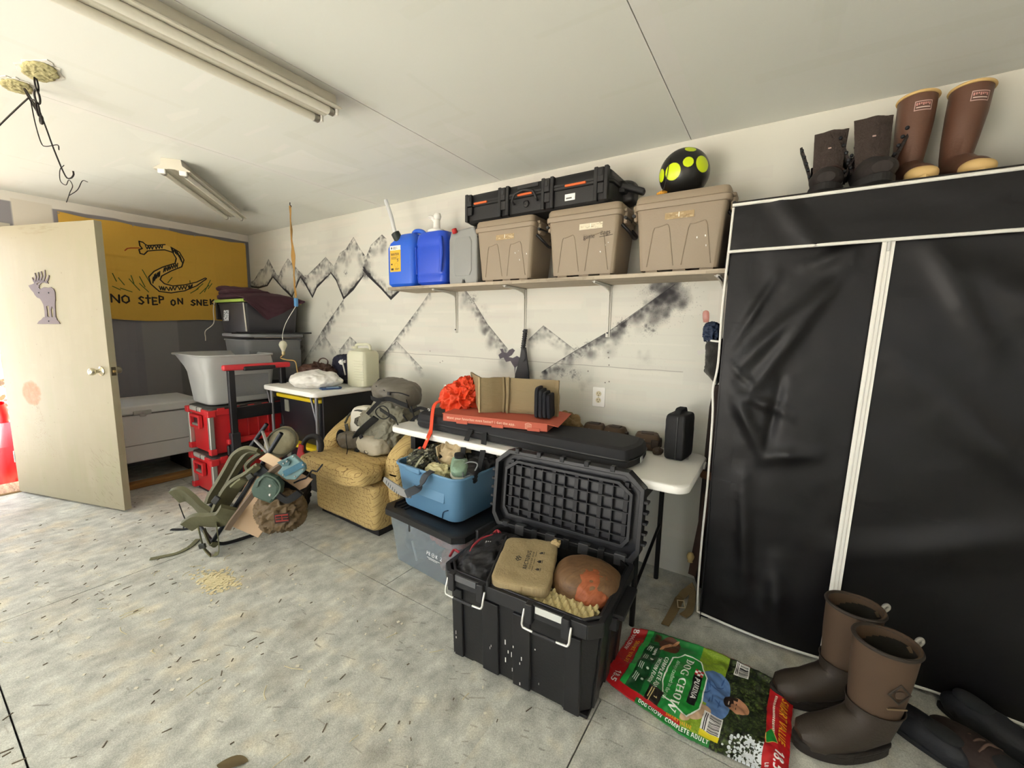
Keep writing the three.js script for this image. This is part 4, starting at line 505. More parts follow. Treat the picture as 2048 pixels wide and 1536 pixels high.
// ---------------------------------------------------------------- on the shelf: water jugs
{
  const blue = (c) => M(c, 0.35, { bumpMap: grainB, bumpScale: 0.0005, transmission: 0.08, thickness: 0 });
  const y = SH;
  const j1 = thing('water_can', 'blue water can with a yellow label and a long clear spout', 'water can', [2.775, y, 0.185], 0.05), b1 = blue(0x2a66de); j1.scale.set(1.06, 1.08, 1);
  part('can_body', loft([rr(0.2, 0.16, 0.03, 0), rr(0.25, 0.2, 0.04, 0.02), rr(0.255, 0.205, 0.045, 0.1), rr(0.255, 0.205, 0.045, 0.255), rr(0.235, 0.19, 0.045, 0.29, 0.005), rr(0.14, 0.13, 0.04, 0.345, 0.03), rr(0.12, 0.11, 0.04, 0.35, 0.03)]), b1, j1);
  part('carry_handle', tube([[0.02, 0.335, -0.01], [0.05, 0.372, -0.01], [0.12, 0.362, -0.01], [0.155, 0.31, -0.01], [0.125, 0.26, -0.01]], 0.016), b1, j1);
  part('cap', rod([-0.035, 0.305, 0.06], [-0.062, 0.358, 0.072], 0.03, 20), plastic(0x17231d), j1);
  part('spout', tube([[-0.06, 0.35, 0.07], [-0.075, 0.4, 0.075], [-0.1, 0.47, 0.07], [-0.16, 0.585, 0.06]], 0.014, { n: 14 }), M(0xe6e8e8, 0.3, { transmission: 0.25, thickness: 0 }), j1);
  part('label', at(box(0.1, 0.17, 0.001, 0.0004), -0.035, 0.185, 0.1035), M(0xffffff, 0.5, { map: canvasTex(256, 440, (c) => { const r = rng(6); c.fillStyle = '#dcb030'; c.fillRect(0, 0, 256, 440); c.fillStyle = '#e8e6df'; c.fillRect(0, 0, 256, 76); c.fillStyle = '#222'; c.font = 'bold 58px sans-serif'; c.fillText('WATER', 24, 165); c.fillRect(30, 24, 26, 34); for (let i = 0; i < 4; i++) c.fillRect(74, 24 + i * 11, 60 + r() * 80, 5); for (let i = 0; i < 4; i++) c.fillRect(30, 190 + i * 11, 120 + r() * 80, 4); c.font = 'bold 70px sans-serif'; c.fillText('5', 165, 270); c.strokeStyle = '#a57c18'; c.lineWidth = 5; c.beginPath(); c.arc(150, 330, 38, 0, 7); c.stroke(); c.fillStyle = '#222'; c.fillRect(24, 300, 36, 24); c.fillRect(24, 380, 60, 34); c.fillRect(120, 384, 100, 8); c.fillRect(120, 400, 80, 8); }) }), j1);
  part('vent_plug', at(cyl(0.008, 0.008, 0.01, 14), 0.124, 0.12, 0.04, 0, 0, Math.PI / 2), blackPlastic, j1);
  const j2 = thing('water_container', 'blue water container with a white pump tap on top', 'water container', [3.075, y, 0.19], -0.02), b2 = blue(0x2450d2); j2.scale.set(1.03, 1.04, 1);
  part('can_body', loft([rr(0.2, 0.14, 0.03, 0), rr(0.265, 0.19, 0.045, 0.02), rr(0.272, 0.2, 0.045, 0.06), rr(0.266, 0.194, 0.045, 0.068), rr(0.272, 0.2, 0.045, 0.08), rr(0.28, 0.2, 0.05, 0.24), rr(0.272, 0.194, 0.05, 0.255), rr(0.278, 0.2, 0.05, 0.27), rr(0.262, 0.19, 0.05, 0.325), rr(0.235, 0.17, 0.05, 0.342)]), b2, j2);
  part('side_grip', tube([[0.11, 0.08, 0.105], [0.125, 0.2, 0.107], [0.11, 0.3, 0.1]], 0.012), b2, j2);
  part('moulded_line', [rod([-0.115, 0.075, 0.1], [-0.12, 0.25, 0.1], 0.004)], b2, j2);
  const pm = part('pump_tap', [lathe([[0.001, 0.34], [0.062, 0.34], [0.062, 0.36], [0.05, 0.366], [0.024, 0.37], [0.022, 0.43], [0.001, 0.432]]).translate(0.0, 0, 0.02), tube([[0, 0.4, 0.02], [-0.02, 0.44, 0.04], [-0.04, 0.445, 0.06]], 0.012), lathe([[0.001, 0.43], [0.02, 0.43], [0.026, 0.45], [0.02, 0.47], [0.001, 0.472]]).translate(0.006, 0, 0.02)], whitePl, j2);
  const j3 = thing('fuel_can', 'slim grey plastic can with a red cap beside the tan boxes', 'can', [3.36, y, 0.2], 0.02), g3 = plastic(0x8c8d8a, 0.4);
  const side = (x0, x1) => at(extr([[-0.02, 0], [-0.1, 0], [-0.105, 0.03], [-0.105, 0.28], [-0.09, 0.325], [0.08, 0.34], [0.1, 0.3], [0.105, 0.03], [0.1, 0], [0.03, 0], [0.02, 0.035], [-0.01, 0.035]].map((p) => p), x1 - x0, 0.012), 0, 0, 0);
  part('can_body', side(0, 0.15), g3, j3); part('face_panel', at(loft([rr(0.12, 0.02, 0.01, 0.05), rr(0.15, 0.02, 0.01, 0.08), rr(0.15, 0.02, 0.01, 0.26), rr(0.12, 0.02, 0.01, 0.29)]), 0, 0, 0.07), g3, j3); part('seam_rib', [bx(0.096, 0.112, 0.02, 0.32, -0.01, 0.01)], g3, j3);
  part('red_cap', at(lathe([[0.001, 0.03], [0.016, 0.028], [0.018, 0], [0.001, 0]]), -0.06, 0.322, 0.078, 0.5), plastic(0xb3201f), j3); part('spout_lock', rod([-0.03, 0.335, 0.03], [0.02, 0.342, 0.02], 0.01), plastic(0x5a5b5a), j3);
}

// ---------------------------------------------------------------- three tan crates
{
  const tan = plastic(0x92836f, 0.55);
  function crate(x, label, deco, seed) {
    const t = thing('dry_box', label, 'crate', [x, SH, 0.155]); const T = (k) => lerp(0.36, 0.415, k);
    part('box_body', [loft([rr(0.352, 0.235, 0.02, 0.012), rr(0.358, 0.24, 0.022, 0.02), rr(0.405, 0.275, 0.026, 0.30), rr(0.405, 0.275, 0.026, 0.31)])], tan, t);
    part('lid', [loft([rr(0.425, 0.295, 0.03, 0.298), rr(0.432, 0.30, 0.03, 0.304), rr(0.432, 0.30, 0.03, 0.322), rr(0.42, 0.288, 0.03, 0.328), rr(0.418, 0.286, 0.03, 0.35), rr(0.405, 0.275, 0.03, 0.362), rr(0.36, 0.23, 0.03, 0.366)])], tan, t);
    for (const xx of [-0.12, 0.01, 0.13]) part('foot', bx(xx - 0.03, xx + 0.03, 0, 0.014, -0.1, 0.112), tan, t);
    const zf = (y) => lerp(0.1205, 0.1375, (y - 0.02) / 0.28);
    for (const [a, b] of [[-0.13, -0.03], [0.03, 0.135]]) part('embossed_rib', [tube([[a - 0.012, 0.03, zf(0.03)], [a + 0.012, 0.19, zf(0.19)], [a + 0.02, 0.212, zf(0.212)], [(a + b) / 2 - 0.02, 0.21, zf(0.21)], [b - 0.022, 0.222, zf(0.222)], [b - 0.012, 0.2, zf(0.2)], [b + 0.012, 0.03, zf(0.03)]], 0.0028, { n: 6, seg: 60, tension: 0.1 })], tan, t);
    for (const s of [-1, 1]) { const l = part('side_latch', [at(box(0.022, 0.07, 0.07, 0.01), s * 0.218, 0.295, 0.06), at(box(0.03, 0.02, 0.09, 0.008), s * 0.215, 0.325, 0.06)], tan, t); part('latch_pin', at(cyl(0.008, 0.008, 0.1, 12), s * 0.224, 0.285, 0.06, Math.PI / 2), blackPlastic, l); }
    part('rope_handle', tube([[0.2, 0.26, -0.09], [0.235, 0.22, -0.06], [0.24, 0.2, 0], [0.235, 0.22, 0.06], [0.2, 0.26, 0.09]], 0.008, { n: 8 }), blackPlastic, t);
    part('tape', at(box(0.13, 0.034, 0.0008, 0.0003), deco.x, 0.258, 0.1362, -0.06), M(0xffffff, 0.35, { map: deco.tex }), t);
    if (deco.write) part('marker_writing', at(new THREE.PlaneGeometry(0.17, 0.06), deco.write[0], 0.212, 0.1340, -0.06, 0, 0.03), M(0xffffff, 0.6, { map: deco.write[1], transparent: true, alphaMap: deco.write[2] }), t);
    const r = rng(seed); for (let i = 0; i < 4; i++) part('paint_fleck', at(box(0.003 + r() * 0.003, 0.008, 0.0008, 0.0003), 0.08 + r() * 0.08, 0.08 + r() * 0.15, zf(0.15) + 0.0005, -0.06, 0, r()), whitePl, t);
    return t;
  }
  const tape = (txt, pale) => canvasTex(256, 68, (c) => { const r = rng(txt.length + 3); c.fillStyle = pale ? '#d8d0b8' : '#a8906a'; c.fillRect(0, 0, 256, 68); for (let i = 0; i < 40; i++) { c.fillStyle = ['rgba(120,98,68,.4)', 'rgba(240,230,200,.35)'][i % 2]; c.fillRect(r() * 256, r() * 68, 5 + r() * 30, 3 + r() * 8); } c.fillStyle = '#f4f0e2'; c.fillRect(120, 8, 9, 44); c.fillStyle = 'rgba(150,130,90,.7)'; c.font = 'bold 40px sans-serif'; c.fillText(txt, 10, 50); });
  const wr = (data) => canvasTex(340, 120, (c) => { c.fillStyle = data ? '#000' : '#30281f'; c.fillRect(0, 0, 340, 120); if (data) { c.strokeStyle = '#fff'; c.fillStyle = '#fff'; c.lineWidth = 5; c.lineCap = 'round'; c.font = '52px sans-serif'; c.fillText('game', 8, 92); c.fillText('Bags', 196, 72); c.beginPath(); c.moveTo(190, 92); c.lineTo(330, 84); c.stroke(); } }, { data });
  crate(3.69, 'tan plastic crate under the left end of the black rifle case, brown tape strip', { x: 0.01, tex: tape('', false) }, 1);
  crate(4.195, 'tan plastic crate hand-lettered "game Bags" under the black rifle case', { x: 0.05, tex: tape('', true), write: [0.09, wr(false), wr(true)] }, 2);
  crate(4.685, 'tan plastic crate carrying the black and yellow spotted ball', { x: 0.0, tex: tape('RATE', false) }, 3);
}

// ---------------------------------------------------------------- rifle case and ball
{
  const t = thing('rifle_case', 'long black hard rifle case with orange strips lying across two tan crates', 'rifle case', [3.87, SH + 0.367, 0.165], -0.02), bp = plastic(0x1c1c1d, 0.45), Wd = 0.98, Dp = 0.28;
  part('case_base', loft([rr(Wd - 0.05, Dp - 0.05, 0.03, 0), rr(Wd - 0.02, Dp - 0.02, 0.035, 0.012), rr(Wd - 0.02, Dp - 0.02, 0.035, 0.09), rr(Wd, Dp, 0.04, 0.094), rr(Wd, Dp, 0.04, 0.106)]), bp, t);
  part('case_lid', loft([rr(Wd, Dp, 0.04, 0.108), rr(Wd, Dp, 0.04, 0.12), rr(Wd - 0.02, Dp - 0.02, 0.035, 0.124), rr(Wd - 0.03, Dp - 0.03, 0.035, 0.155), rr(Wd - 0.07, Dp - 0.06, 0.03, 0.172)]), bp, t);
  for (const x of [-0.455, -0.2, -0.145, 0.095, 0.15, 0.405, 0.46]) part('rib', [at(box(0.022, 0.165, 0.03, 0.006), x, 0.087, Dp / 2 - 0.005)], bp, t);
  for (const x of [-0.428, -0.172, 0.122, 0.433]) { const l = part('latch', at(box(0.036, 0.07, 0.02, 0.006), x, 0.128, Dp / 2 + 0.004), bp, t); part('latch_button', at(box(0.02, 0.028, 0.006, 0.003), x, 0.135, Dp / 2 + 0.015), plastic(0x2a2a2b), l); part('latch_tab', at(box(0.034, 0.05, 0.012, 0.004), x, 0.065, Dp / 2 + 0.002), bp, l); }
  const or = plastic(0xd9652a); for (const [x, w] of [[-0.345, 0.1], [-0.025, 0.1], [0.29, 0.12]]) part('orange_strip', at(box(w, 0.012, 0.012, 0.003), x, 0.106, Dp / 2 + 0.003), or, t);
  part('top_handle', tube([[-0.1, 0.06, Dp / 2], [-0.1, 0.075, Dp / 2 + 0.02], [-0.08, 0.108, Dp / 2 + 0.024], [-0.02, 0.122, Dp / 2 + 0.024], [0.04, 0.108, Dp / 2 + 0.024], [0.06, 0.075, Dp / 2 + 0.02], [0.06, 0.06, Dp / 2]], 0.007, { tension: 0.2, seg: 40 }), bp, t);
  part('valve', at(lathe([[0.001, 0.008], [0.008, 0.01], [0.018, 0.008], [0.02, 0], [0.001, 0]]), -0.02, 0.055, Dp / 2 - 0.008, Math.PI / 2), bp, t);
  part('label', at(box(0.06, 0.034, 0.001, 0.0004), 0.255, 0.05, Dp / 2 - 0.009), M(0xffffff, 0.5, { map: canvasTex(96, 56, (c) => { c.fillStyle = '#e9e8e4'; c.fillRect(0, 0, 96, 56); c.fillStyle = '#555'; c.fillRect(12, 30, 54, 12); }) }), t);
  part('name_bar', at(box(0.14, 0.02, 0.008, 0.003), -0.01, 0.15, Dp / 2 - 0.006), plastic(0x232324), t);
  part('end_handle', [at(box(0.13, 0.032, 0.05, 0.012), Wd / 2 + 0.055, 0.085, -0.02, 0, 0.2, -0.35), at(box(0.04, 0.06, 0.06, 0.01), Wd / 2, 0.1, -0.02)], bp, t); part('end_hump', at(blob(0.14, 0.13, 0.1, { amp: 0.006, p: 4 }), Wd / 2 - 0.02, 0.09, -0.1), bp, t);
  const spots = [[[-0.274, -0.153, 0.95], 0.42], [[0.326, 0.123, 0.937], 0.26], [[0.824, 0.081, 0.56], 0.42], [[0.31, 0.74, 0.597], 0.28], [[-0.814, -0.107, 0.571], 0.33], [[-0.4, 0.6, -0.69], 0.3], [[0.5, 0.3, -0.81], 0.35], [[-0.95, 0.3, -0.1], 0.25], [[0.1, -0.6, -0.79], 0.3]];
  const bt = new Uint8Array(512 * 256 * 4); for (let j = 0; j < 256; j++) for (let i = 0; i < 512; i++) { const u = (i + 0.5) / 512, v = (j + 0.5) / 256, th = (1 - v) * Math.PI, ph = u * 2 * Math.PI, d = [-Math.cos(ph) * Math.sin(th), Math.cos(th), Math.sin(ph) * Math.sin(th)]; let on = 0; for (const [s, rad] of spots) if (s[0] * d[0] + s[1] * d[1] + s[2] * d[2] > Math.cos(rad * 0.8)) on = 1; bt.set(on ? [206, 228, 24, 255] : [22, 22, 22, 255], (j * 512 + i) * 4); }
  const btx = new THREE.DataTexture(bt, 512, 256); btx.colorSpace = THREE.SRGBColorSpace; btx.magFilter = THREE.LinearFilter; btx.needsUpdate = true;
  const b = thing('spotted_ball', 'black rubber ball with yellow-green spots resting on the rightmost tan crate', 'ball', [4.668, SH + 0.366 + 0.112, 0.17]);
  part('ball_skin', new THREE.SphereGeometry(0.115, 48, 32).scale(1, 0.99, 1), M(0xffffff, 0.32, { map: btx }), b);
  part('knot', at(blob(0.045, 0.035, 0.03, { amp: 0.012, f: 40, p: 2 }), -0.085, -0.095, 0.055), M(0xd69a2c, 0.6), b);
  part('stem', tube([[-0.085, -0.09, 0.06], [-0.07, -0.075, 0.085], [-0.055, -0.03, 0.103], [-0.05, 0.02, 0.105], [-0.045, 0.05, 0.098]], 0.0018, { n: 5 }), M(0x171717, 0.5), b);
}

// ---------------------------------------------------------------- boots on top of the wardrobe
const bootRing = (y, f, th, a, b) => { const o = []; for (let i = 0; i < 28; i++) { const t = -i / 28 * 2 * Math.PI, x = a * Math.cos(t), q = b * Math.sin(t); o.push([x, y - q * Math.sin(th), f + q * Math.cos(th)]); } return o; }; // th tips the ring: front goes up as it turns to the toe
function bootShell(rings, wall = 0.004) {
  const out = rings.map((r) => bootRing(...r)), inn = rings.slice(0, 4).map(([y, f, th, a, b]) => bootRing(y, f, th, a - wall, b - wall));
  const body = [...out].reverse(); // toe .. top
  return loft([...body, ...inn.slice(0, 4)], true, false, 1.2);
}
function soleShape(L, W, t, heel) { const o = []; for (let i = 0; i < 36; i++) { const a = i / 36 * 2 * Math.PI, z = Math.cos(a) * L / 2, w = W / 2 * (0.82 + 0.18 * Math.sin((z / L + 0.1) * 4)); o.push([Math.sin(a) * w * (Math.abs(Math.cos(a)) > 0.97 ? 0.9 : 1), z]); } const g = extr(o, t, 0.004); g.rotateX(Math.PI / 2); return g; }
{
  const rub = M(0x5e4031, 0.42, { bumpMap: grainB, bumpScale: 0.0006 }), gum = M(0xcfae72, 0.6);
  const lab = canvasTex(128, 64, (c) => { c.fillStyle = '#5b4036'; c.fillRect(0, 0, 128, 64); c.strokeStyle = '#c9a9a0'; c.lineWidth = 5; c.strokeRect(4, 4, 120, 56); c.fillStyle = '#c58d86'; for (let i = 0; i < 7; i++) c.fillRect(12 + i * 15, 13, 10, 18 - (i % 3) * 4); c.fillStyle = '#d8c8bc'; c.fillRect(14, 40, 100, 6); });
  function tallBoot(pos, turn, lean, label) {
    const t = thing('rubber_boot', label, 'boot', pos, turn, 'tall brown rubber boots on the wardrobe'); t.rotation.z = lean; t.scale.setScalar(0.88);
    const rings = [[0.40, -0.005, -0.06, 0.066, 0.070], [0.39, -0.005, -0.06, 0.065, 0.069], [0.3, 0, 0, 0.063, 0.068], [0.2, 0, 0, 0.056, 0.062], [0.13, 0.002, 0.1, 0.048, 0.06], [0.09, 0.02, -0.5, 0.045, 0.068], [0.065, 0.07, -1.0, 0.046, 0.058], [0.05, 0.12, -1.35, 0.049, 0.045], [0.042, 0.17, -1.5, 0.047, 0.036], [0.038, 0.195, -1.5, 0.034, 0.024], [0.037, 0.203, -1.5, 0.01, 0.008]];
    part('boot_shell', bootShell(rings), rub, t); part('sole', at(soleShape(0.27, 0.1, 0.022), 0, 0.012, 0.075), gum, t);
    part('toe_cap', at(blob(0.104, 0.062, 0.1, { amp: 0, p: 2.4, flat: 0.6 }), 0, 0.034, 0.165), gum, t);
    part('top_binding', at(new THREE.TorusGeometry(0.068, 0.006, 8, 36).rotateX(Math.PI / 2 - 0.06).scale(0.97, 1, 1.05), 0, 0.40, -0.005), gum, t);
    part('label', at(grid((u, v) => { const a = lerp(-0.45, 0.45, u); return [0.066 * Math.sin(a), lerp(0.325, 0.365, v), 0.0715 * Math.cos(a)]; }, 10, 2), 0, 0, -0.002), M(0xffffff, 0.6, { map: lab }), t);
    return t;
  }
  const yb = 1.936;
  tallBoot([5.485, yb, 0.13], 0.15, -0.03, 'tall brown rubber boot on the wardrobe, the one beside the dark lace-up boots');
  tallBoot([5.612, yb, 0.125], 0.25, -0.09, 'tall brown rubber boot on the wardrobe, leaning right of its mate');
  const lea = M(0x231c19, 0.75, { bumpMap: crinkB, bumpScale: 0.003 }), lea2 = M(0x3a2f29, 0.8, { bumpMap: crinkB, bumpScale: 0.003 });
  function laceBoot(pos, turn, label, s = 1) {
    const t = thing('lace_boot', label, 'boot', pos, turn, 'worn lace-up boots on the wardrobe'); t.scale.setScalar(s);
    const rings = [[0.145, -0.02, 0.25, 0.054, 0.062], [0.13, -0.02, 0.2, 0.053, 0.062], [0.1, -0.015, 0.1, 0.05, 0.062], [0.085, -0.01, -0.1, 0.049, 0.065], [0.07, 0.02, -0.6, 0.047, 0.066], [0.06, 0.07, -1.1, 0.049, 0.052], [0.05, 0.12, -1.4, 0.052, 0.042], [0.045, 0.165, -1.5, 0.046, 0.034], [0.042, 0.188, -1.5, 0.026, 0.018]];
    part('boot_shell', bootShell(rings), lea, t); part('sole', at(soleShape(0.27, 0.108, 0.026), 0, 0.013, 0.06), M(0x1a1817, 0.85), t);
    part('tongue', sheet((u, v) => { const a = lerp(-0.85, 0.85, u), r0 = 0.058 + 0.012 * v; return [r0 * Math.sin(a), lerp(0.085, 0.255, v) + 0.006 * fbm(u * 4, v * 4), 0.045 * (1 - v) - 0.02 + 0.05 * Math.cos(a) + 0.008 * fbm(u * 6, v * 9, 2)]; }, 16, 22, 0.007), lea2, t);
    for (const sd of [-1, 1]) { const f = part('side_flap', sheet((u, v) => [sd * lerp(0.052, 0.09 + 0.014 * (sd > 0 ? 1 : 0.4), v ** 1.3), lerp(0.07, 0.215, v), lerp(-0.04, 0.05 - 0.03 * v, u)].map((q, k) => q + (k === 1 ? 0.006 * fbm(u * 6, v * 6, sd) : 0)), 12, 18, 0.008), lea, t); for (let i = 0; i < 5; i++) part('lace_hook', at(blob(0.014, 0.014, 0.014, { p: 2, amp: 0.003, s: 4 }), sd * lerp(0.05, 0.092, (0.15 + i * 0.19) ** 1.3), lerp(0.07, 0.215, 0.15 + i * 0.19), lerp(0.052, 0.024, i / 5)), darkSteel, f); }
    part('laces', [tube([[-0.04, 0.1, 0.055], [0.02, 0.115, 0.062], [0.05, 0.09, 0.05], [-0.02, 0.085, 0.075], [-0.045, 0.075, 0.07], [0.03, 0.07, 0.09]], 0.004, { n: 6 })], M(0x3a2a24, 0.9), t);
    part('loop_dot', at(box(0.01, 0.005, 0.003, 0.001), 0, 0.185, 0.05), M(0xb49a90, 0.6), t);
    return t;
  }
  laceBoot([5.235, yb, 0.16], -0.05, 'dark lace-up boot standing open on the wardrobe, nearest its left corner', 1.08);
  laceBoot([5.362, yb, 0.16], 0.1, 'dark lace-up boot on the wardrobe, touching the tall rubber boots', 1.16);
  laceBoot([5.88, yb, 0.17], 0.9, 'worn brown boot at the right edge of the photo, on the wardrobe', 1.25);
}

// ---------------------------------------------------------------- wall outlet, ceiling lamps, ceiling hooks
{
  const o = thing('wall_outlet', 'white double wall outlet on the wall above the folding table', 'outlet', [4.225, 0.98, 0.001]);
  part('cover_plate', at(extr(roundRect(0.076, 0.118, 0.005), 0.006, 0.002), 0, 0, 0.003), whitePl, o);
  for (const y of [0.02, -0.02]) { const s = part('socket', at(cyl(0.0165, 0.0165, 0.003, 24), 0, y, 0.0075, Math.PI / 2), plastic(0xd9cfae), o); part('slot', bx(-0.008, -0.0055, y - 0.002, y + 0.008, 0.0085, 0.0095, 0.0004), M(0x222222, 0.8), s); part('slot', bx(0.0055, 0.008, y - 0.001, y + 0.007, 0.0085, 0.0095, 0.0004), M(0x222222, 0.8), s); part('slot', at(cyl(0.003, 0.003, 0.001, 10), 0, y - 0.009, 0.009, Math.PI / 2), M(0x222222, 0.8), s); }
  part('screw', at(cyl(0.003, 0.003, 0.002, 10), 0, 0, 0.007, Math.PI / 2), steel, o);
}
{
  const wh = M(0xd2cdbd, 0.4), tubeM = M(0xe4e0d2, 0.3);
  function striplight(x, z, L, turn, label) { // runs along local z
    const t = thing('strip_light', label, 'ceiling lamp', [x, H, z], turn);
    const prof = [[-0.05, 0], [-0.055, -0.035], [-0.095, -0.062], [-0.093, -0.066], [-0.02, -0.062], [0, -0.045], [0.02, -0.062], [0.093, -0.066], [0.095, -0.062], [0.055, -0.035], [0.05, 0]];
    part('housing', at(extr(prof, L, 0), 0, -0.001, 0), wh, t);
    for (const s of [-1, 1]) { const tb = part('fluorescent_tube', at(cyl(0.016, 0.016, L - 0.08, 18), s * 0.055, -0.078, 0, Math.PI / 2), tubeM, t); for (const e of [-1, 1]) part('tube_cap', at(cyl(0.0165, 0.0165, 0.022, 18), s * 0.055, -0.078, e * (L / 2 - 0.03), Math.PI / 2), M(0xa9a69c, 0.35, { metalness: 0.7 }), tb); }
    for (const e of [-1, 1]) { for (const s of [-1, 1]) part('lamp_holder', at(box(0.04, 0.04, 0.014, 0.005), s * 0.055, -0.07, e * (L / 2 - 0.008)), whitePl, t); part('end_plate', at(extr([[-0.05, 0], [-0.055, -0.035], [-0.085, -0.06], [0.085, -0.06], [0.055, -0.035], [0.05, 0]], 0.003, 0), 0, -0.001, e * L / 2), wh, t); }
    return t;
  }
  striplight(3.375, 2.42, 2.42, 0, 'long unlit fluorescent strip lamp across the ceiling, nearest the camera');
  striplight(1.475, 0.945, 1.16, Math.atan2(0.86, 0.70), 'shorter unlit fluorescent strip lamp on the ceiling above the red tool cases');
}
{
  const iron = M(0x2c2826, 0.5, { metalness: 0.5 }), ins = M(0xb3aa7c, 0.95, { bumpMap: crinkB, bumpScale: 0.006 });
  const ragged = (x, z, rx, rz, seed) => { const pts = []; const r = rng(seed); for (let i = 0; i < 26; i++) { const a = i / 26 * 6.283, k = 0.8 + 0.35 * r(); pts.push([x + Math.cos(a) * rx * k, z + Math.sin(a) * rz * k]); } return pts; };
  const hole = (x, z, rx, rz, seed, label) => { const t = thing('ceiling_hole', label, 'torn hole', [0, 0, 0]); part('torn_rim', at(extr(ragged(x, z, rx * 1.15, rz * 1.15, seed), 0.003, 0.0008).rotateX(Math.PI / 2), 0, H - 0.0015, 0), M(0xe4e0d6, 0.85, { bumpMap: crinkB, bumpScale: 0.004 }), t); part('insulation', at(blob(rx * 1.9, 0.02, rz * 1.9, { amp: 0.012, f: 30, p: 2.2 }), x, H - 0.006, z), ins, t); return t; };
  hole(2.555, 1.935, 0.10, 0.05, 4, 'torn patch in the ceiling with yellow insulation, above the chain link'); hole(2.31, 1.965, 0.075, 0.045, 9, 'smaller torn patch in the ceiling with yellow insulation, left of the chain');
  const ch = thing('ceiling_chain', 'dark chain links and hook wires hanging from the torn ceiling', 'chain');
  const link = (p, q, rot) => { const a = V(p), b = V(q), d = b.clone().sub(a), L = d.length(); const pts = []; for (let i = 0; i < 16; i++) { const t = i / 16 * 6.283; pts.push([Math.cos(t) * 0.008, Math.sin(t) * L * 0.56, 0]); } const g = tube(pts, 0.0035, { closed: true, n: 6, seg: 32 }); g.rotateY(rot); g.applyQuaternion(new THREE.Quaternion().setFromUnitVectors(new THREE.Vector3(0, 1, 0), d.normalize())); const m = a.add(b).multiplyScalar(0.5); g.translate(m.x, m.y, m.z); return g; };
  const A = [2.50, 2.355, 1.94], K = [2.46, 2.225, 1.93];
  for (let i = 0; i < 3; i++) part('chain_link', link([lerp(A[0], K[0], i / 3), lerp(A[1], K[1], i / 3), 1.94], [lerp(A[0], K[0], (i + 1) / 3), lerp(A[1], K[1], (i + 1) / 3), 1.935], i * 1.57), iron, ch);
  part('chain_link', link([2.36, 2.345, 1.95], [2.45, 2.24, 1.935], 0.4), iron, ch); part('eye_ring', at(new THREE.TorusGeometry(0.014, 0.005, 8, 20), K[0], 2.21, 1.93), iron, ch);
  const zc = [2.46, 1.93];
  part('hook_wire', tube([[2.432, 2.29, 1.948], [2.448, 2.277, 1.938], [2.47, 2.19, 1.923], [2.492, 2.093, 1.909], [2.521, 1.993, 1.891], [2.537, 1.98, 1.88], [2.551, 1.994, 1.871], [2.551, 2.01, 1.871]], 0.003, { n: 6, seg: 60 }), iron, ch);
  part('hook_wire', tube([[2.426, 2.296, 1.952], [2.371, 2.246, 1.987], [2.312, 2.187, 2.026], [2.231, 2.106, 2.078]], 0.003, { n: 6 }), iron, ch);
  part('hook_wire', tube([[2.431, 2.281, 1.949], [2.436, 2.199, 1.945], [2.449, 2.121, 1.937], [2.465, 2.106, 1.927], [2.506, 2.113, 1.9], [2.51, 2.093, 1.898]], 0.002, { n: 6, seg: 50 }), iron, ch);
  part('hook_wire', tube([[2.521, 2.033, 1.89], [2.505, 2.013, 1.901], [2.502, 1.969, 1.903], [2.52, 1.953, 1.891], [2.533, 1.974, 1.883], [2.543, 1.95, 1.876], [2.531, 1.923, 1.884], [2.519, 1.892, 1.892], [2.515, 1.882, 1.895]], 0.0016, { n: 5, seg: 50 }), iron, ch); part('hook_wire', tube([[2.525, 1.909, 1.888], [2.559, 1.934, 1.866], [2.581, 1.971, 1.852], [2.599, 1.967, 1.84]], 0.0016, { n: 5 }), iron, ch);
}

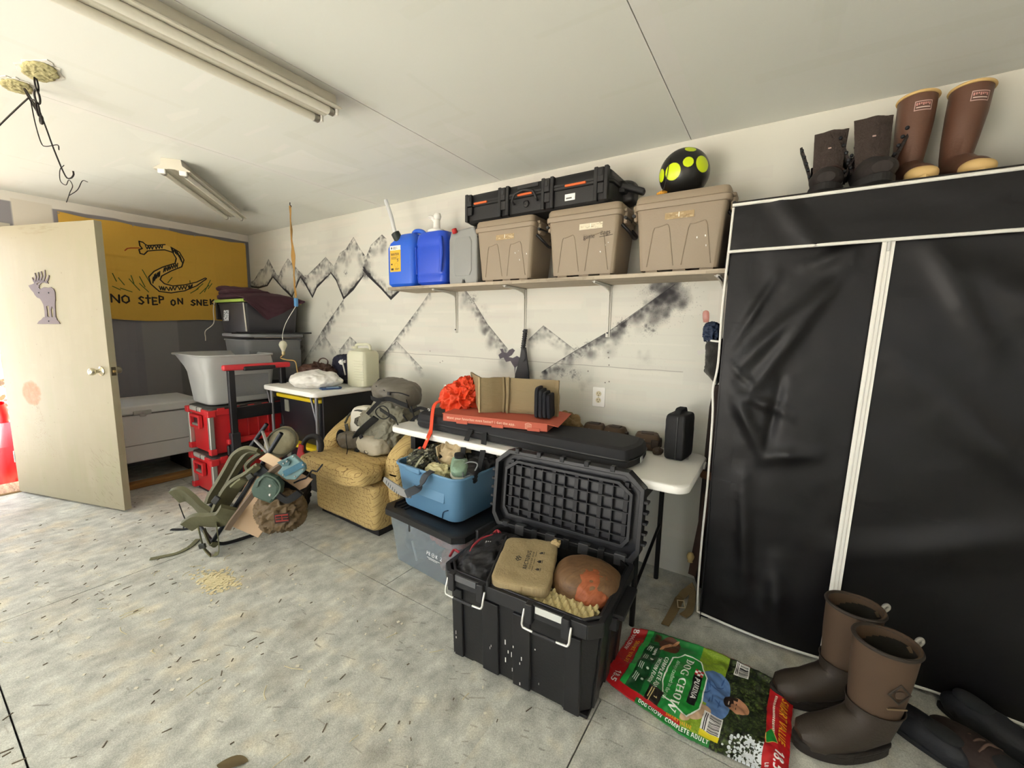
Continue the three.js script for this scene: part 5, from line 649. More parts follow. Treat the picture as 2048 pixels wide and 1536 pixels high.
// ---------------------------------------------------------------- tan armchair
{
  const chTex = canvasTex(512, 512, (c) => { const r = rng(41); c.fillStyle = '#c0a56c'; c.fillRect(0, 0, 512, 512); for (let i = 0; i < 5000; i++) { c.fillStyle = ['rgba(226,204,148,.35)', 'rgba(150,122,72,.3)', 'rgba(200,172,112,.4)'][i % 3]; c.fillRect(r() * 512, r() * 512, 2 + r() * 6, 2 + r() * 3); } c.strokeStyle = 'rgba(104,78,44,.75)'; c.lineWidth = 3.4; for (let j = 0; j < 16; j++) for (let i = 0; i < 16; i++) { const x = i * 32 + (j % 2) * 16 + (r() - 0.5) * 8, y = j * 32 + (r() - 0.5) * 8; c.beginPath(); c.moveTo(x, y); c.lineTo(x + 8 + r() * 22, y); if (r() > 0.4) c.lineTo(x + 24, y + 10 + r() * 22); c.stroke(); } }, { repeat: [2.1, 2.1] });
  const fab = M(0xffffff, 0.95, { map: chTex, bumpMap: weaveB, bumpScale: 0.001 });
  const t = thing('armchair', 'low tan patterned armchair with gear piled on its seat', 'armchair', [2.695, 0, 0.1], -0.02);
  const soft = (w, h, d, x, y, z, o = {}) => at(blob(w, h, d, { p: 9, amp: 0.012, f: 6, s: 26, ...o }), x, y, z);
  part('base', soft(0.7, 0.31, 0.64, 0, 0.195, 0.325, { p: 16, amp: 0.008 }), fab, t);
  part('seat_cushion', [soft(0.72, 0.135, 0.24, 0, 0.425, 0.655, { p: 4 }), soft(0.56, 0.13, 0.5, 0, 0.425, 0.42, { p: 7 })], fab, t);
  for (const s of [-1, 1]) part('arm', [at(blob(0.16, 0.50, 0.46, { p: 6, amp: 0.008, f: 6, s: 24, warp: (x, y, z) => [x, y + (z > 0 && y > 0 ? -z * 0.6 : 0), z] }), s * 0.355 - (s < 0 ? 0.02 : -0.01), 0.42, 0.30)], fab, t);
  part('back', soft(0.72, 0.52, 0.12, 0, 0.42, 0.03, { p: 6 }), fab, t);
  part('base_plinth', bx(-0.33, 0.33, 0, 0.05, 0.03, 0.6), M(0x1c1815, 0.9), t);
}

// ---------------------------------------------------------------- gear on the armchair
{
  const gr = nylon(0x6a655a), gr2 = nylon(0x7a7766), bk = webbing;
  const t = thing('hiking_backpack', 'large olive-grey hiking backpack with black straps slumped on the armchair', 'backpack');
  const c = [2.795, 0.691, 0.42], L = [2.847, 0.921, 0.45];
  part('pack_body', at(blob(0.34, 0.36, 0.24, { amp: 0.06, f: 6, p: 3, ridge: 1, s: 34 }), 2.80, 0.68, 0.38, -0.25, 0, 0.12), gr2, t);
  const lid = part('pack_lid', at(blob(0.37, 0.19, 0.24, { amp: 0.018, f: 7, p: 3, s: 30 }), 2.815, 0.905, 0.36, 0.2, 0.1, -0.14), gr, t);
  part('lid_zip', tube([[2.729, 0.959, 0.475], [2.85, 0.931, 0.475], [2.977, 0.934, 0.475], [3.065, 0.922, 0.475]], 0.004, { n: 6 }), bk, lid);
  part('front_pocket', at(blob(0.2, 0.26, 0.1, { amp: 0.04, f: 9, p: 2.6, ridge: 1 }), 2.70, 0.66, 0.5, -0.3, 0, 0.35), gr2, t); part('front_pocket', at(blob(0.16, 0.24, 0.1, { amp: 0.04, f: 9, p: 2.6, ridge: 1, seed: 5 }), 2.84, 0.64, 0.51, -0.3, 0, -0.2), gr2, t);
  part('back_panel', at(blob(0.16, 0.34, 0.1, { amp: 0.02, f: 9, p: 3 }), 2.63, 0.82, 0.30, 0, 0.4, 0.2), blackNylon, t);
  part('lid_strap', strap([[2.741, 0.884, 0.53], [2.81, 0.874, 0.53], [2.929, 0.894, 0.53], [3.037, 0.879, 0.53], [3.114, 0.867, 0.53]], 0.03, 0.006, [0, 1, 0.2]), bk, t);
  part('compression_strap', strap([[2.737, 0.769, 0.56], [2.82, 0.837, 0.56], [2.884, 0.886, 0.56]], 0.026, 0.006, [0.3, 1, 0.3]), bk, t); part('compression_strap', strap([[2.902, 0.829, 0.585], [2.976, 0.805, 0.585], [3.049, 0.781, 0.585], [3.077, 0.744, 0.585]], 0.03, 0.006, [0, 1, 0.4]), bk, t);
  part('shoulder_strap', strap([[2.877, 0.767, 0.6], [2.786, 0.705, 0.6], [2.69, 0.633, 0.6], [2.619, 0.555, 0.6], [2.582, 0.504, 0.6]], 0.045, 0.014, [0.6, 0.8, 0.3]), bk, t); part('hip_strap', strap([[2.722, 0.587, 0.6], [2.698, 0.547, 0.6], [2.662, 0.504, 0.6], [2.637, 0.455, 0.6]], 0.035, 0.01, [1, 0.4, 0]), bk, t);
  part('side_strap', strap([[2.975, 0.877, 0.42], [3.024, 0.805, 0.42], [3.111, 0.837, 0.42], [3.214, 0.829, 0.42]], 0.022, 0.005, [0, 1, 0.3]), bk, t); part('side_strap', strap([[2.976, 0.776, 0.45], [3.035, 0.731, 0.45], [3.094, 0.774, 0.45], [3.188, 0.81, 0.45]], 0.018, 0.005, [0, 1, 0.3]), bk, t); part('side_strap', strap([[3.046, 0.846, 0.44], [3.073, 0.752, 0.44], [3.008, 0.679, 0.44]], 0.016, 0.005, [1, 0, 0.3]), bk, t);
  part('buckle', at(box(0.035, 0.025, 0.012, 0.004), ...[2.739, 0.619, 0.62], 0, 0, 0.6), blackPlastic, t); part('buckle', at(box(0.03, 0.02, 0.012, 0.004), ...[2.883, 0.922, 0.49]), blackPlastic, t);
  part('drawcord', tube([[2.904, 0.828, 0.62], [2.966, 0.863, 0.62], [3.019, 0.849, 0.62], [3.032, 0.804, 0.62], [2.973, 0.776, 0.62], [2.913, 0.795, 0.62]], 0.004, { n: 6, closed: true }), bk, t);
  const w = thing('white_pack', 'white pack with dark grey hexagon print standing behind the olive backpack', 'backpack', [0, 0, 0]);
  part('pack_body', at(blob(0.2, 0.33, 0.15, { amp: 0.012, f: 7, p: 4 }), 2.535, 0.62, 0.43, -0.1, 0.1, 0.08), M(0xd4cfc0, 0.75, { bumpMap: crinkB, bumpScale: 0.002 }), w);
  part('dark_panel', at(extr([[-0.03, 0.03], [0.02, 0.035], [0.05, 0.0], [0.03, -0.035], [-0.025, -0.03], [-0.05, 0]], 0.008, 0.002, [[[-0.008, 0.014], [0.016, 0.014], [0.024, -0.004], [0.008, -0.016], [-0.014, -0.01]]]), ...[2.579, 0.685, 0.515], 0, 0.1, 0.3), cloth(0x4a483f), w); part('side_strip', strap([[2.444, 0.65, 0.53], [2.464, 0.583, 0.53], [2.485, 0.517, 0.53]], 0.036, 0.006, [1, 0.2, 0]), cloth(0x3f3f3a), w); part('piping', tube([[2.359, 0.636, 0.48], [2.425, 0.716, 0.48], [2.511, 0.754, 0.48], [2.616, 0.756, 0.48]], 0.008, { n: 6 }), cloth(0x4a483f), w);
  const d = thing('duffel_pack', 'small pale bag with a dark mesh pocket at the front of the armchair seat', 'bag');
  part('bag_body', at(blob(0.28, 0.13, 0.16, { amp: 0.016, f: 9, p: 3.5, flat: 0.9 }), 2.78, 0.555, 0.55, 0, -0.1, 0), M(0xb8b09c, 0.8, { bumpMap: crinkB, bumpScale: 0.003 }), d);
  part('mesh_pocket', at(blob(0.2, 0.12, 0.12, { amp: 0.02, f: 11, p: 3.5, flat: 0.9 }), 2.58, 0.56, 0.58, 0, 0.3, 0), nylon(0x5c5446), d); part('dark_rim', at(new THREE.TorusGeometry(0.05, 0.012, 8, 24).scale(0.6, 1.1, 1), 2.50, 0.565, 0.61, 0, 0.7, 0.1), webbing, d);
  part('cord', tube([[2.656, 0.637, 0.68], [2.658, 0.576, 0.68], [2.667, 0.531, 0.68], [2.654, 0.485, 0.68]], 0.003, { n: 5 }), bk, d); part('cord_lock', at(box(0.016, 0.03, 0.014, 0.004), ...[2.681, 0.474, 0.7]), blackPlastic, d);
  part('eye_mark', at(new THREE.TorusGeometry(0.014, 0.004, 6, 20).scale(1.4, 0.8, 1), 2.80, 0.52, 0.625), cloth(0x2c2a26), d);
}

// ---------------------------------------------------------------- clear tote and blue tote
{
  const t = thing('clear_tote', 'clear plastic tote with a black lid on the floor, pink things inside', 'tote', [3.585, 0, 0.655], -0.075), cm = M(0xdfe6ea, 0.22, { transmission: 0.85, thickness: 0, ior: 1.3, bumpMap: grainB, bumpScale: 0.0006 });
  part('tub', openTub([[0.50, 0.36, 0.04, 0.002], [0.53, 0.39, 0.045, 0.012], [0.575, 0.43, 0.05, 0.22], [0.58, 0.435, 0.05, 0.225], [0.59, 0.445, 0.05, 0.30]], 0.003, 0.006), cm, t);
  part('lid', [loft([rr(0.62, 0.48, 0.05, 0.296, 0, 0, 1), rr(0.64, 0.50, 0.05, 0.302, 0, 0, 1), rr(0.64, 0.50, 0.05, 0.335, 0, 0, 1), rr(0.62, 0.48, 0.05, 0.342, 0, 0, 1), rr(0.57, 0.43, 0.05, 0.342, 0, 0, 1), rr(0.56, 0.42, 0.05, 0.33, 0, 0, 1)])], blackPlastic, t);
  for (let i = 0; i < 3; i++) part('lid_rib', bx(-0.26 + i * 0.035, -0.245 + i * 0.035, 0.328, 0.339, -0.18, 0.18, 0.003), blackPlastic, t);
  part('lid_clip', at(box(0.02, 0.07, 0.14, 0.006), 0.325, 0.31, 0.05), plastic(0x2b2b2d), t); part('notch', bx(-0.10, -0.09, 0.24, 0.31, 0.213, 0.222, 0.002), blackPlastic, t);
  const pt = canvasTex(256, 96, (c) => { c.fillStyle = '#000'; c.fillRect(0, 0, 256, 96); c.fillStyle = '#fff'; c.font = 'bold 48px sans-serif'; c.fillText('PE', 6, 46); c.fillText('K', 128, 46); c.strokeStyle = '#fff'; c.lineWidth = 5; c.beginPath(); c.arc(98, 30, 19, 0, 7); c.stroke(); c.fillRect(94, 18, 8, 20); c.fillText('2', 190, 46); c.fillRect(20, 66, 170, 5); c.fillRect(40, 78, 120, 4); }, { data: true });
  part('printed_name', at(new THREE.PlaneGeometry(0.15, 0.055), 0.11, 0.15, 0.2115, -0.11), M(0xd9d9d9, 0.6, { alphaMap: pt, transparent: true }), t);
  const pk = nylon(0xd0706a), pk2 = nylon(0xc98a7a);
  single('pink_cloth', 'bright pink cloth bundle seen through the wall of the clear tote, topmost', 'cloth', at(blob(0.24, 0.11, 0.2, { amp: 0.05, f: 10, p: 2.4, ridge: 1 }), 3.66, 0.225, 0.70), pk);
  single('salmon_cloth', 'salmon patterned cloth bundle low in the right end of the clear tote', 'cloth', at(blob(0.2, 0.11, 0.24, { amp: 0.05, f: 12, p: 2.4, ridge: 1, seed: 3 }), 3.73, 0.085, 0.69), pk2);
  single('grey_cloth', 'dull grey cloth filling the left half of the clear tote', 'cloth', at(blob(0.3, 0.2, 0.3, { amp: 0.04, f: 8, p: 3, ridge: 1, seed: 6 }), 3.47, 0.12, 0.64), nylon(0x6a737a));
  single('white_rod', 'short white strip leaning inside the clear tote', 'strip', rod([3.49, 0.05, 0.825], [3.455, 0.16, 0.828], 0.006, 8), whitePl);

  const b = thing('blue_tote', 'open blue plastic tote full of straps and shoes, standing on the clear one', 'tote', [3.565, 0.333, 0.63], -0.06), bm = M(0x5f88a8, 0.38, { bumpMap: grainB, bumpScale: 0.0004 });
  part('tub', openTub([[0.44, 0.33, 0.06, 0.012], [0.455, 0.345, 0.065, 0.024], [0.475, 0.36, 0.065, 0.085], [0.48, 0.365, 0.065, 0.09], [0.51, 0.39, 0.06, 0.232], [0.515, 0.395, 0.06, 0.24], [0.515, 0.395, 0.06, 0.27]], 0.004, 0.01), bm, b);
  part('rim_grip', at(box(0.12, 0.03, 0.02, 0.006), -0.08, 0.258, 0.206), bm, b); part('side_step', at(box(0.26, 0.10, 0.006, 0.004), 0.02, 0.165, 0.187, -0.09), bm, b); part('corner_groove', tube([[0.12, 0.02, 0.176], [0.135, 0.06, 0.182], [0.175, 0.085, 0.186]], 0.003, { n: 6 }), plastic(0x22405c), b);
  const gs = cloth(0x3c4045), gs2 = cloth(0x8b8a88);
  const st = thing('grey_strap', 'wide grey strap with a perforated padded end hanging over the front of the blue tote', 'strap');
  part('strap_band', strap([[3.61, 0.61, 0.82], [3.605, 0.6, 0.86], [3.585, 0.56, 0.875], [3.56, 0.52, 0.885], [3.52, 0.495, 0.90], [3.49, 0.475, 0.90]], 0.045, 0.005, [[1, 0, 0], [1, 0.2, 0], [0.8, 0.6, 0], [0.3, 1, 0], [0, 1, 0], [0, 1, 0]]), gs, st);
  part('padded_end', strap([[3.299, 0.517, 0.89], [3.37, 0.491, 0.89], [3.45, 0.475, 0.89], [3.517, 0.468, 0.89]], (u) => 0.05 * Math.sqrt(Math.max(0.12, Math.sin((0.12 + u * 0.8) * Math.PI))), 0.008, [0.3, 1, 0]), gs2, st); for (let i = 0; i < 8; i++) part('slot', at(box(0.003, 0.02, 0.002, 0.0008), 3.325 + i * 0.0165, 0.506 - i * 0.009, 0.8955, 0, 0, -0.3), gs, st);
  // contents of the blue tote
  const y = 0.56, camo = canvasTex(128, 128, (c) => { const r = rng(55); c.fillStyle = '#45463a'; c.fillRect(0, 0, 128, 128); for (let i = 0; i < 130; i++) { c.fillStyle = ['#8d8c76', '#1e1e1a', '#6a6a52', '#c7c3ae'][i % 4]; c.beginPath(); c.ellipse(r() * 128, r() * 128, 3 + r() * 9, 1.5 + r() * 4, r() * 3, 0, 7); c.fill(); } }, { repeat: [5, 5] });
  const cg = thing('camo_straps', 'tangle of dark camouflage straps and buckles in the left end of the blue tote', 'straps'), cm2 = M(0xffffff, 0.9, { map: camo, bumpMap: crinkB, bumpScale: 0.005 });
  part('bundle', at(blob(0.2, 0.13, 0.26, { amp: 0.06, f: 16, p: 2.2, ridge: 1, s: 30 }), 3.425, 0.585, 0.64), cm2, cg);
  const rs = rng(12); for (let i = 0; i < 9; i++) { const x = 3.35 + rs() * 0.15, z = 0.55 + rs() * 0.22, yy = 0.62 + rs() * 0.035; part('strap', strap([[x, yy - 0.03, z], [x + 0.03, yy + 0.015, z + 0.02 * rs()], [x + 0.06 * rs() + 0.02, yy + 0.01, z + 0.05 * rs()], [x + 0.08 * rs(), yy - 0.04, z + 0.07]], 0.018, 0.004, [rs(), 0.3, rs()]), [webbing, cm2, cloth(0x9a987c)][i % 3], cg); }
  const cn = thing('canvas_bag', 'cream canvas bag with a dark band standing in the middle of the blue tote', 'bag');
  part('bag_body', at(blob(0.17, 0.22, 0.13, { amp: 0.05, f: 9, p: 2.6, ridge: 1, s: 28 }), 3.575, 0.60, 0.60, -0.1, 0.2, -0.15), cloth(0xb3a07e), cn); part('dark_band', strap([[3.52, 0.625, 0.70], [3.57, 0.605, 0.715], [3.63, 0.585, 0.705]], 0.035, 0.006, [0, 1, 0.3]), webbing, cn); part('cream_lining', at(blob(0.16, 0.06, 0.1, { amp: 0.04, f: 14, p: 2.2, ridge: 1 }), 3.58, 0.575, 0.73), cloth(0xcfc79a), cn); part('flap', sheet((u, v) => [3.49 + 0.03 * u, 0.60 + 0.1 * v, 0.58 + 0.1 * u + 0.02 * v], 6, 6, 0.006), cloth(0xc4b290), cn);
  const sh = thing('green_shoe', 'pale green and black trainer on top of the things in the blue tote', 'shoe', [3.70, 0.575, 0.70], 0.7);
  part('upper', at(blob(0.095, 0.085, 0.22, { amp: 0.008, f: 14, p: 3, warp: (x, yy, z) => [x, yy * (1 - z * 1.6), z] }), 0, 0.045, 0), nylon(0x7f9a83), sh); part('sole', at(soleShape(0.235, 0.1, 0.02), 0, 0.008, 0), M(0xdcdccf, 0.7), sh); part('sole_stripe', at(soleShape(0.24, 0.104, 0.006), 0, 0.006, 0), webbing, sh); part('laces', tube([[-0.03, 0.085, 0.0], [0.03, 0.082, 0.02], [-0.028, 0.075, 0.035], [0.028, 0.07, 0.05], [-0.02, 0.06, 0.07]], 0.004, { n: 6 }), cloth(0x9fb3a5), sh); part('opening', at(blob(0.06, 0.02, 0.1, { amp: 0.002, p: 3 }), 0, 0.096, -0.045), webbing, sh);
  single('black_pouch', 'square black pouch with grey cord trim at the right of the blue tote', 'pouch', [at(blob(0.11, 0.08, 0.15, { amp: 0.012, f: 10, p: 5 }), 3.765, 0.60, 0.67, 0.2, 0.2, -0.3)], blackNylon);
  single('black_gear_bag', 'black fabric bag bulging at the back of the blue tote under the tabletop', 'bag', at(blob(0.22, 0.1, 0.14, { amp: 0.04, f: 9, p: 2.6, ridge: 1 }), 3.72, 0.61, 0.53), blackNylon);
  single('looped_cable', 'thin grey cord looped over the black pouch in the blue tote', 'cord', tube([[3.74, 0.64, 0.74], [3.77, 0.66, 0.7], [3.81, 0.65, 0.68], [3.81, 0.61, 0.72], [3.79, 0.6, 0.77], [3.80, 0.63, 0.79]], 0.004, { n: 6 }), cloth(0x8d9292));
}

// ---------------------------------------------------------------- big black trunk with its lid open
{
  const t = thing('storage_chest', 'big black plastic trunk standing open in front of the folding table', 'trunk', [4.365, 0, 0.96], 0.045), bp = plastic(0x17171a, 0.42), bp2 = plastic(0x1d1d20, 0.5);
  part('tub', openTub([[0.585, 0.41, 0.04, 0.012, 0, 0, 1], [0.60, 0.42, 0.04, 0.02, 0, 0, 1], [0.645, 0.45, 0.05, 0.34, 0, 0, 1], [0.645, 0.45, 0.05, 0.40, 0, 0, 1]].map((a) => a), 0.006, 0.004).clone(), bp, t);
  part('rim', [...[1, -1].map((s) => at(box(0.60, 0.055, 0.022, 0.004), 0, 0.372, s * 0.236)), ...[1, -1].map((s) => at(box(0.022, 0.055, 0.40, 0.004), s * 0.334, 0.372, 0)), ...[[1, 1], [1, -1], [-1, 1], [-1, -1]].map(([a, b]) => at(box(0.062, 0.055, 0.02, 0.004), a * 0.316, 0.372, b * 0.218, 0, -a * b * -0.785, 0))], bp, t);
  const zf = (y) => lerp(0.21, 0.225, y / 0.34);
  for (const [x, w] of [[-0.262, 0.05], [-0.10, 0.075], [0.04, 0.075], [0.245, 0.06]]) part('front_rib', at(box(w, 0.31, 0.02, 0.004), x, 0.17, 0.218, 0.045), bp, t);
  for (const z of [-0.13, 0.0, 0.13]) part('end_rib', at(box(0.02, 0.31, 0.06, 0.004), 0.31, 0.17, z, 0, 0, -0.065), bp, t);
  for (const x of [-0.25, 0.25]) part('foot', bx(x - 0.05, x + 0.05, 0, 0.014, -0.2, 0.2), bp, t);
  const wire = M(0xd6d5cf, 0.35, { metalness: 0.4 });
  for (const [a, b, drop, out] of [[-0.292, -0.112, 0.05, 0.268], [0.062, 0.245, 0.052, 0.268]]) {
    const m = part('wire_latch', tube([[a, 0.375, 0.252], [a, 0.35, 0.262], [a, 0.325, out], [a + 0.006, 0.315, out + 0.002], [a + 0.03, 0.314, out + 0.003], [(a + b) / 2, 0.313, out + 0.003], [b - 0.03, 0.314, out + 0.003], [b - 0.006, 0.315, out + 0.002], [b, 0.325, out], [b, 0.35, 0.262], [b, 0.375, 0.252]], 0.0042, { n: 8, seg: 70, tension: 0.1 }), wire, t);
    part('latch_grip', rod([(a + b) / 2 - 0.045, 0.313, out + 0.003], [(a + b) / 2 + 0.045, 0.313, out + 0.003], 0.007), bp, m);
    for (const x of [a + 0.02, b - 0.02]) part('latch_clip', at(box(0.03, 0.075, 0.03, 0.005), x, 0.365, 0.247), bp2, t);
  }
  part('rim_strip', at(box(0.13, 0.026, 0.004, 0.0015), 0.17, 0.385, 0.25), M(0xc9cac4, 0.35), t); part('rim_strip', at(box(0.11, 0.026, 0.004, 0.0015), -0.21, 0.385, 0.25), M(0x57585b, 0.4), t);
  part('end_handle', [at(box(0.05, 0.02, 0.2, 0.006), 0.36, 0.36, 0.0), at(box(0.03, 0.05, 0.02, 0.004), 0.35, 0.335, 0.1), at(box(0.03, 0.05, 0.02, 0.004), 0.35, 0.335, -0.1)], bp, t);
  const r = rng(77); for (let i = 0; i < 16; i++) { const x = [-0.275, -0.03, 0.0, 0.03, -0.1, 0.1][i % 6] + r() * 0.02; part('white_scuff', at(box(0.002 + r() * 0.003, 0.003 + r() * 0.02, 0.001, 0.0003), x, 0.03 + r() * 0.2, 0.2315 - (0.02 > x ? 0 : 0.001), 0.045), whitePl, t); }
  // lid, leaning back against the table edge
  const lid = new THREE.Group(); lid.name = 'lid'; t.add(lid); lid.position.set(-0.015, 0.395, -0.238); lid.rotation.x = -0.10;
  const W = 0.74, Hh = 0.385, ol = [[-W / 2 + 0.03, 0], [W / 2 - 0.03, 0], [W / 2, 0.05], [W / 2, Hh - 0.06], [W / 2 - 0.07, Hh], [-W / 2 + 0.07, Hh], [-W / 2, Hh - 0.06], [-W / 2, 0.05]], sc = (k) => ol.map(([x, y]) => [x * (1 - 2 * k / W), Hh / 2 + (y - Hh / 2) * (1 - 2 * k / Hh)]);
  part('lid_plate', at(extr(ol, 0.012, 0.003), 0, 0, -0.03), bp, lid); part('lid_rim', extr(ol, 0.05, 0.003, [sc(0.014)]), bp, lid); part('inner_rim', at(extr(sc(0.05), 0.034, 0.002, [sc(0.06)]), 0, 0, -0.008), bp2, lid);
  const rt = (g) => at(g, 0, 0, -0.012);
  for (let i = 1; i < 6; i++) part('lattice_rib', rt(at(box(W - 0.12, 0.006, 0.026, 0.002), 0, 0.04 + i * 0.054, 0)), bp2, lid);
  for (let i = 0; i < 11; i++) { const x = -0.29 + i * 0.058; part('lattice_rib', rt(at(box(i % 2 ? 0.006 : 0.02, Hh - 0.1, i % 2 ? 0.024 : 0.014, 0.002), x, Hh / 2, 0)), i % 2 ? bp2 : bp, lid); }
  for (let i = 0; i < 5; i++) part('edge_tab', at(box(0.022, 0.026, 0.035, 0.004), -0.25 + i * 0.12, Hh + 0.004, 0.012), bp, lid);
  for (const s of [-1, 1]) for (let i = 0; i < 5; i++) part('edge_tooth', at(box(0.03, 0.012, 0.04, 0.003), s * (W / 2 + 0.006), 0.09 + i * 0.045, 0.0), bp2, lid);
  for (let i = 0; i < 8; i++) part('hinge_block', at(box(0.03 + (i % 2) * 0.02, 0.05, 0.03, 0.004), -0.29 + i * 0.083, 0.0, 0.012), i % 2 ? plastic(0x3d3d40, 0.3) : bp, lid);
  part('hinge_bar', rod([-0.31, -0.012, 0.002], [0.31, -0.012, 0.002], 0.008), bp, lid);
  // contents
  single('trunk_filling', 'dark folded fabric filling the bottom of the black trunk', 'fabric', at(blob(0.54, 0.24, 0.36, { amp: 0.02, f: 7, p: 7 }), 4.37, 0.15, 0.96, 0, 0.045), nylon(0x1b1a1c));
  const bpk = thing('black_daypack', 'black daypack with red zips stuffed in the left end of the black trunk', 'backpack');
  part('pack_body', at(blob(0.2, 0.16, 0.36, { amp: 0.035, f: 8, p: 3, ridge: 1, s: 28 }), 4.14, 0.345, 1.0, 0, 0.05, 0.08), nylon(0x1c1c20), bpk); const rz = cloth(0xa83a44);
  part('red_zip', tube([[4.093, 0.425, 1.094], [4.069, 0.425, 1.036], [4.062, 0.425, 0.964], [4.084, 0.425, 0.915]], 0.005, { n: 6 }), rz, bpk); part('red_zip', tube([[4.036, 0.42, 1.158], [4.018, 0.42, 1.112], [4.047, 0.42, 1.112]], 0.006, { n: 6 }), rz, bpk); part('red_loop', tube([[4.089, 0.43, 0.911], [4.084, 0.43, 0.879], [4.107, 0.43, 0.887]], 0.008, { n: 6 }), rz, bpk); part('name_patch', at(box(0.07, 0.004, 0.02, 0.001), ...[4.129, 0.43, 0.978], 0.1, 0.4, 0), M(0xffffff, 0.7, { map: canvasTex(128, 40, (c) => { const r2 = rng(4); c.fillStyle = '#1a1a1c'; c.fillRect(0, 0, 128, 40); c.fillStyle = '#cfcfcf'; for (let i = 0; i < 7; i++) c.fillRect(6 + i * 17, 6, 10, 12 + r2() * 12); c.fillRect(4, 32, 120, 4); }) }), bpk);
  const tg = thing('tan_bag', 'square tan canvas bag with black printing on top of the trunk contents', 'bag', [4.33, 0.412, 1.015], 0.36);
  const tTex = canvasTex(512, 640, (c) => { const r2 = rng(15); c.fillStyle = '#9c8a66'; c.fillRect(0, 0, 512, 640); for (let i = 0; i < 2600; i++) { c.fillStyle = ['rgba(190,166,118,.25)', 'rgba(110,92,56,.22)'][i % 2]; c.fillRect(r2() * 512, r2() * 640, 2 + r2() * 16, 1 + r2() * 3); } c.save(); c.translate(262, 330); c.rotate(-Math.PI / 2); c.fillStyle = '#2a2620'; c.textAlign = 'center'; c.font = 'bold 50px sans-serif'; c.fillText('ARCTURUS', 0, 20); c.font = 'bold 22px sans-serif'; c.fillText('O U T D O O R   G E A R', 0, 50); c.lineWidth = 9; c.strokeStyle = '#2a2620'; for (const s of [-1, 1]) { c.beginPath(); c.moveTo(s * 6, -52); c.lineTo(s * 30, -80); c.lineTo(s * 14, -100); c.lineTo(-s * 14, -70); c.stroke(); } for (let k = 0; k < 3; k++) { const x = -110 + k * 110; c.fillRect(x - 14, 104, 30, 26); c.fillRect(x - 20, 136, 42, 5); c.fillRect(x - 6, 92, 10, 12); } for (let k = 0; k < 3; k++) c.fillRect(-140 + k * 100, 66, 70, 4); c.restore(); });
  part('bag_body', planarUV(at(blob(0.235, 0.055, 0.325, { amp: 0.008, f: 9, p: 7, s: 26 }), 0, 0, 0), (x) => x / 0.235 + 0.5, (x, yy, z) => 0.5 - z / 0.325), M(0xffffff, 0.9, { map: tTex, bumpMap: crinkB, bumpScale: 0.0015 }), tg); part('black_edge', [at(box(0.012, 0.06, 0.33, 0.005), -0.122, -0.01, 0)], webbing, tg); part('corner_tag', at(blob(0.04, 0.03, 0.04, { amp: 0.01, f: 30, p: 3 }), 0.105, 0.02, -0.15), cloth(0xb8a276), tg);
  tg.rotation.order = 'YXZ'; tg.rotation.x = 0.06; tg.rotation.z = 0.0;
  const dr = thing('brown_drybag', 'rounded brown dry bag with an orange patch at the right of the open trunk', 'bag');
  const orTex = canvasTex(256, 256, (c) => { const r2 = rng(25); c.fillStyle = '#6f5236'; c.fillRect(0, 0, 256, 256); for (let i = 0; i < 900; i++) { c.fillStyle = ['rgba(140,108,70,.2)', 'rgba(60,42,28,.2)'][i % 2]; c.fillRect(r2() * 256, r2() * 256, 3 + r2() * 18, 1 + r2() * 2); } }, { repeat: [3, 3] });
  part('bag_body', at(blob(0.27, 0.17, 0.25, { amp: 0.012, f: 4, p: 2.8, s: 30 }), 4.565, 0.365, 0.93, 0, 0.2, -0.05), M(0xffffff, 0.55, { map: orTex, bumpMap: crinkB, bumpScale: 0.003 }), dr); part('orange_patch', at(blob(0.16, 0.08, 0.15, { amp: 0.012, f: 9, p: 2.2, ridge: 1 }), 4.605, 0.398, 0.985, 0.4, 0.3, -0.22), nylon(0x9c5430), dr);
  const eg = thing('egg_crate_mat', 'cream egg-crate foam mat lying along the front of the trunk', 'mat');
  part('foam', planarUV(sheet((u, v) => [lerp(4.42, 4.66, u), 0.372 + 0.012 * Math.sin(u * 14 * Math.PI) * Math.sin(v * 6 * Math.PI), lerp(1.165, 1.045, v) - 0.012 * u], 112, 48, 0.012), (x) => x, (x, yy, z) => z), M(0xcabb8a, 0.85), eg);
}

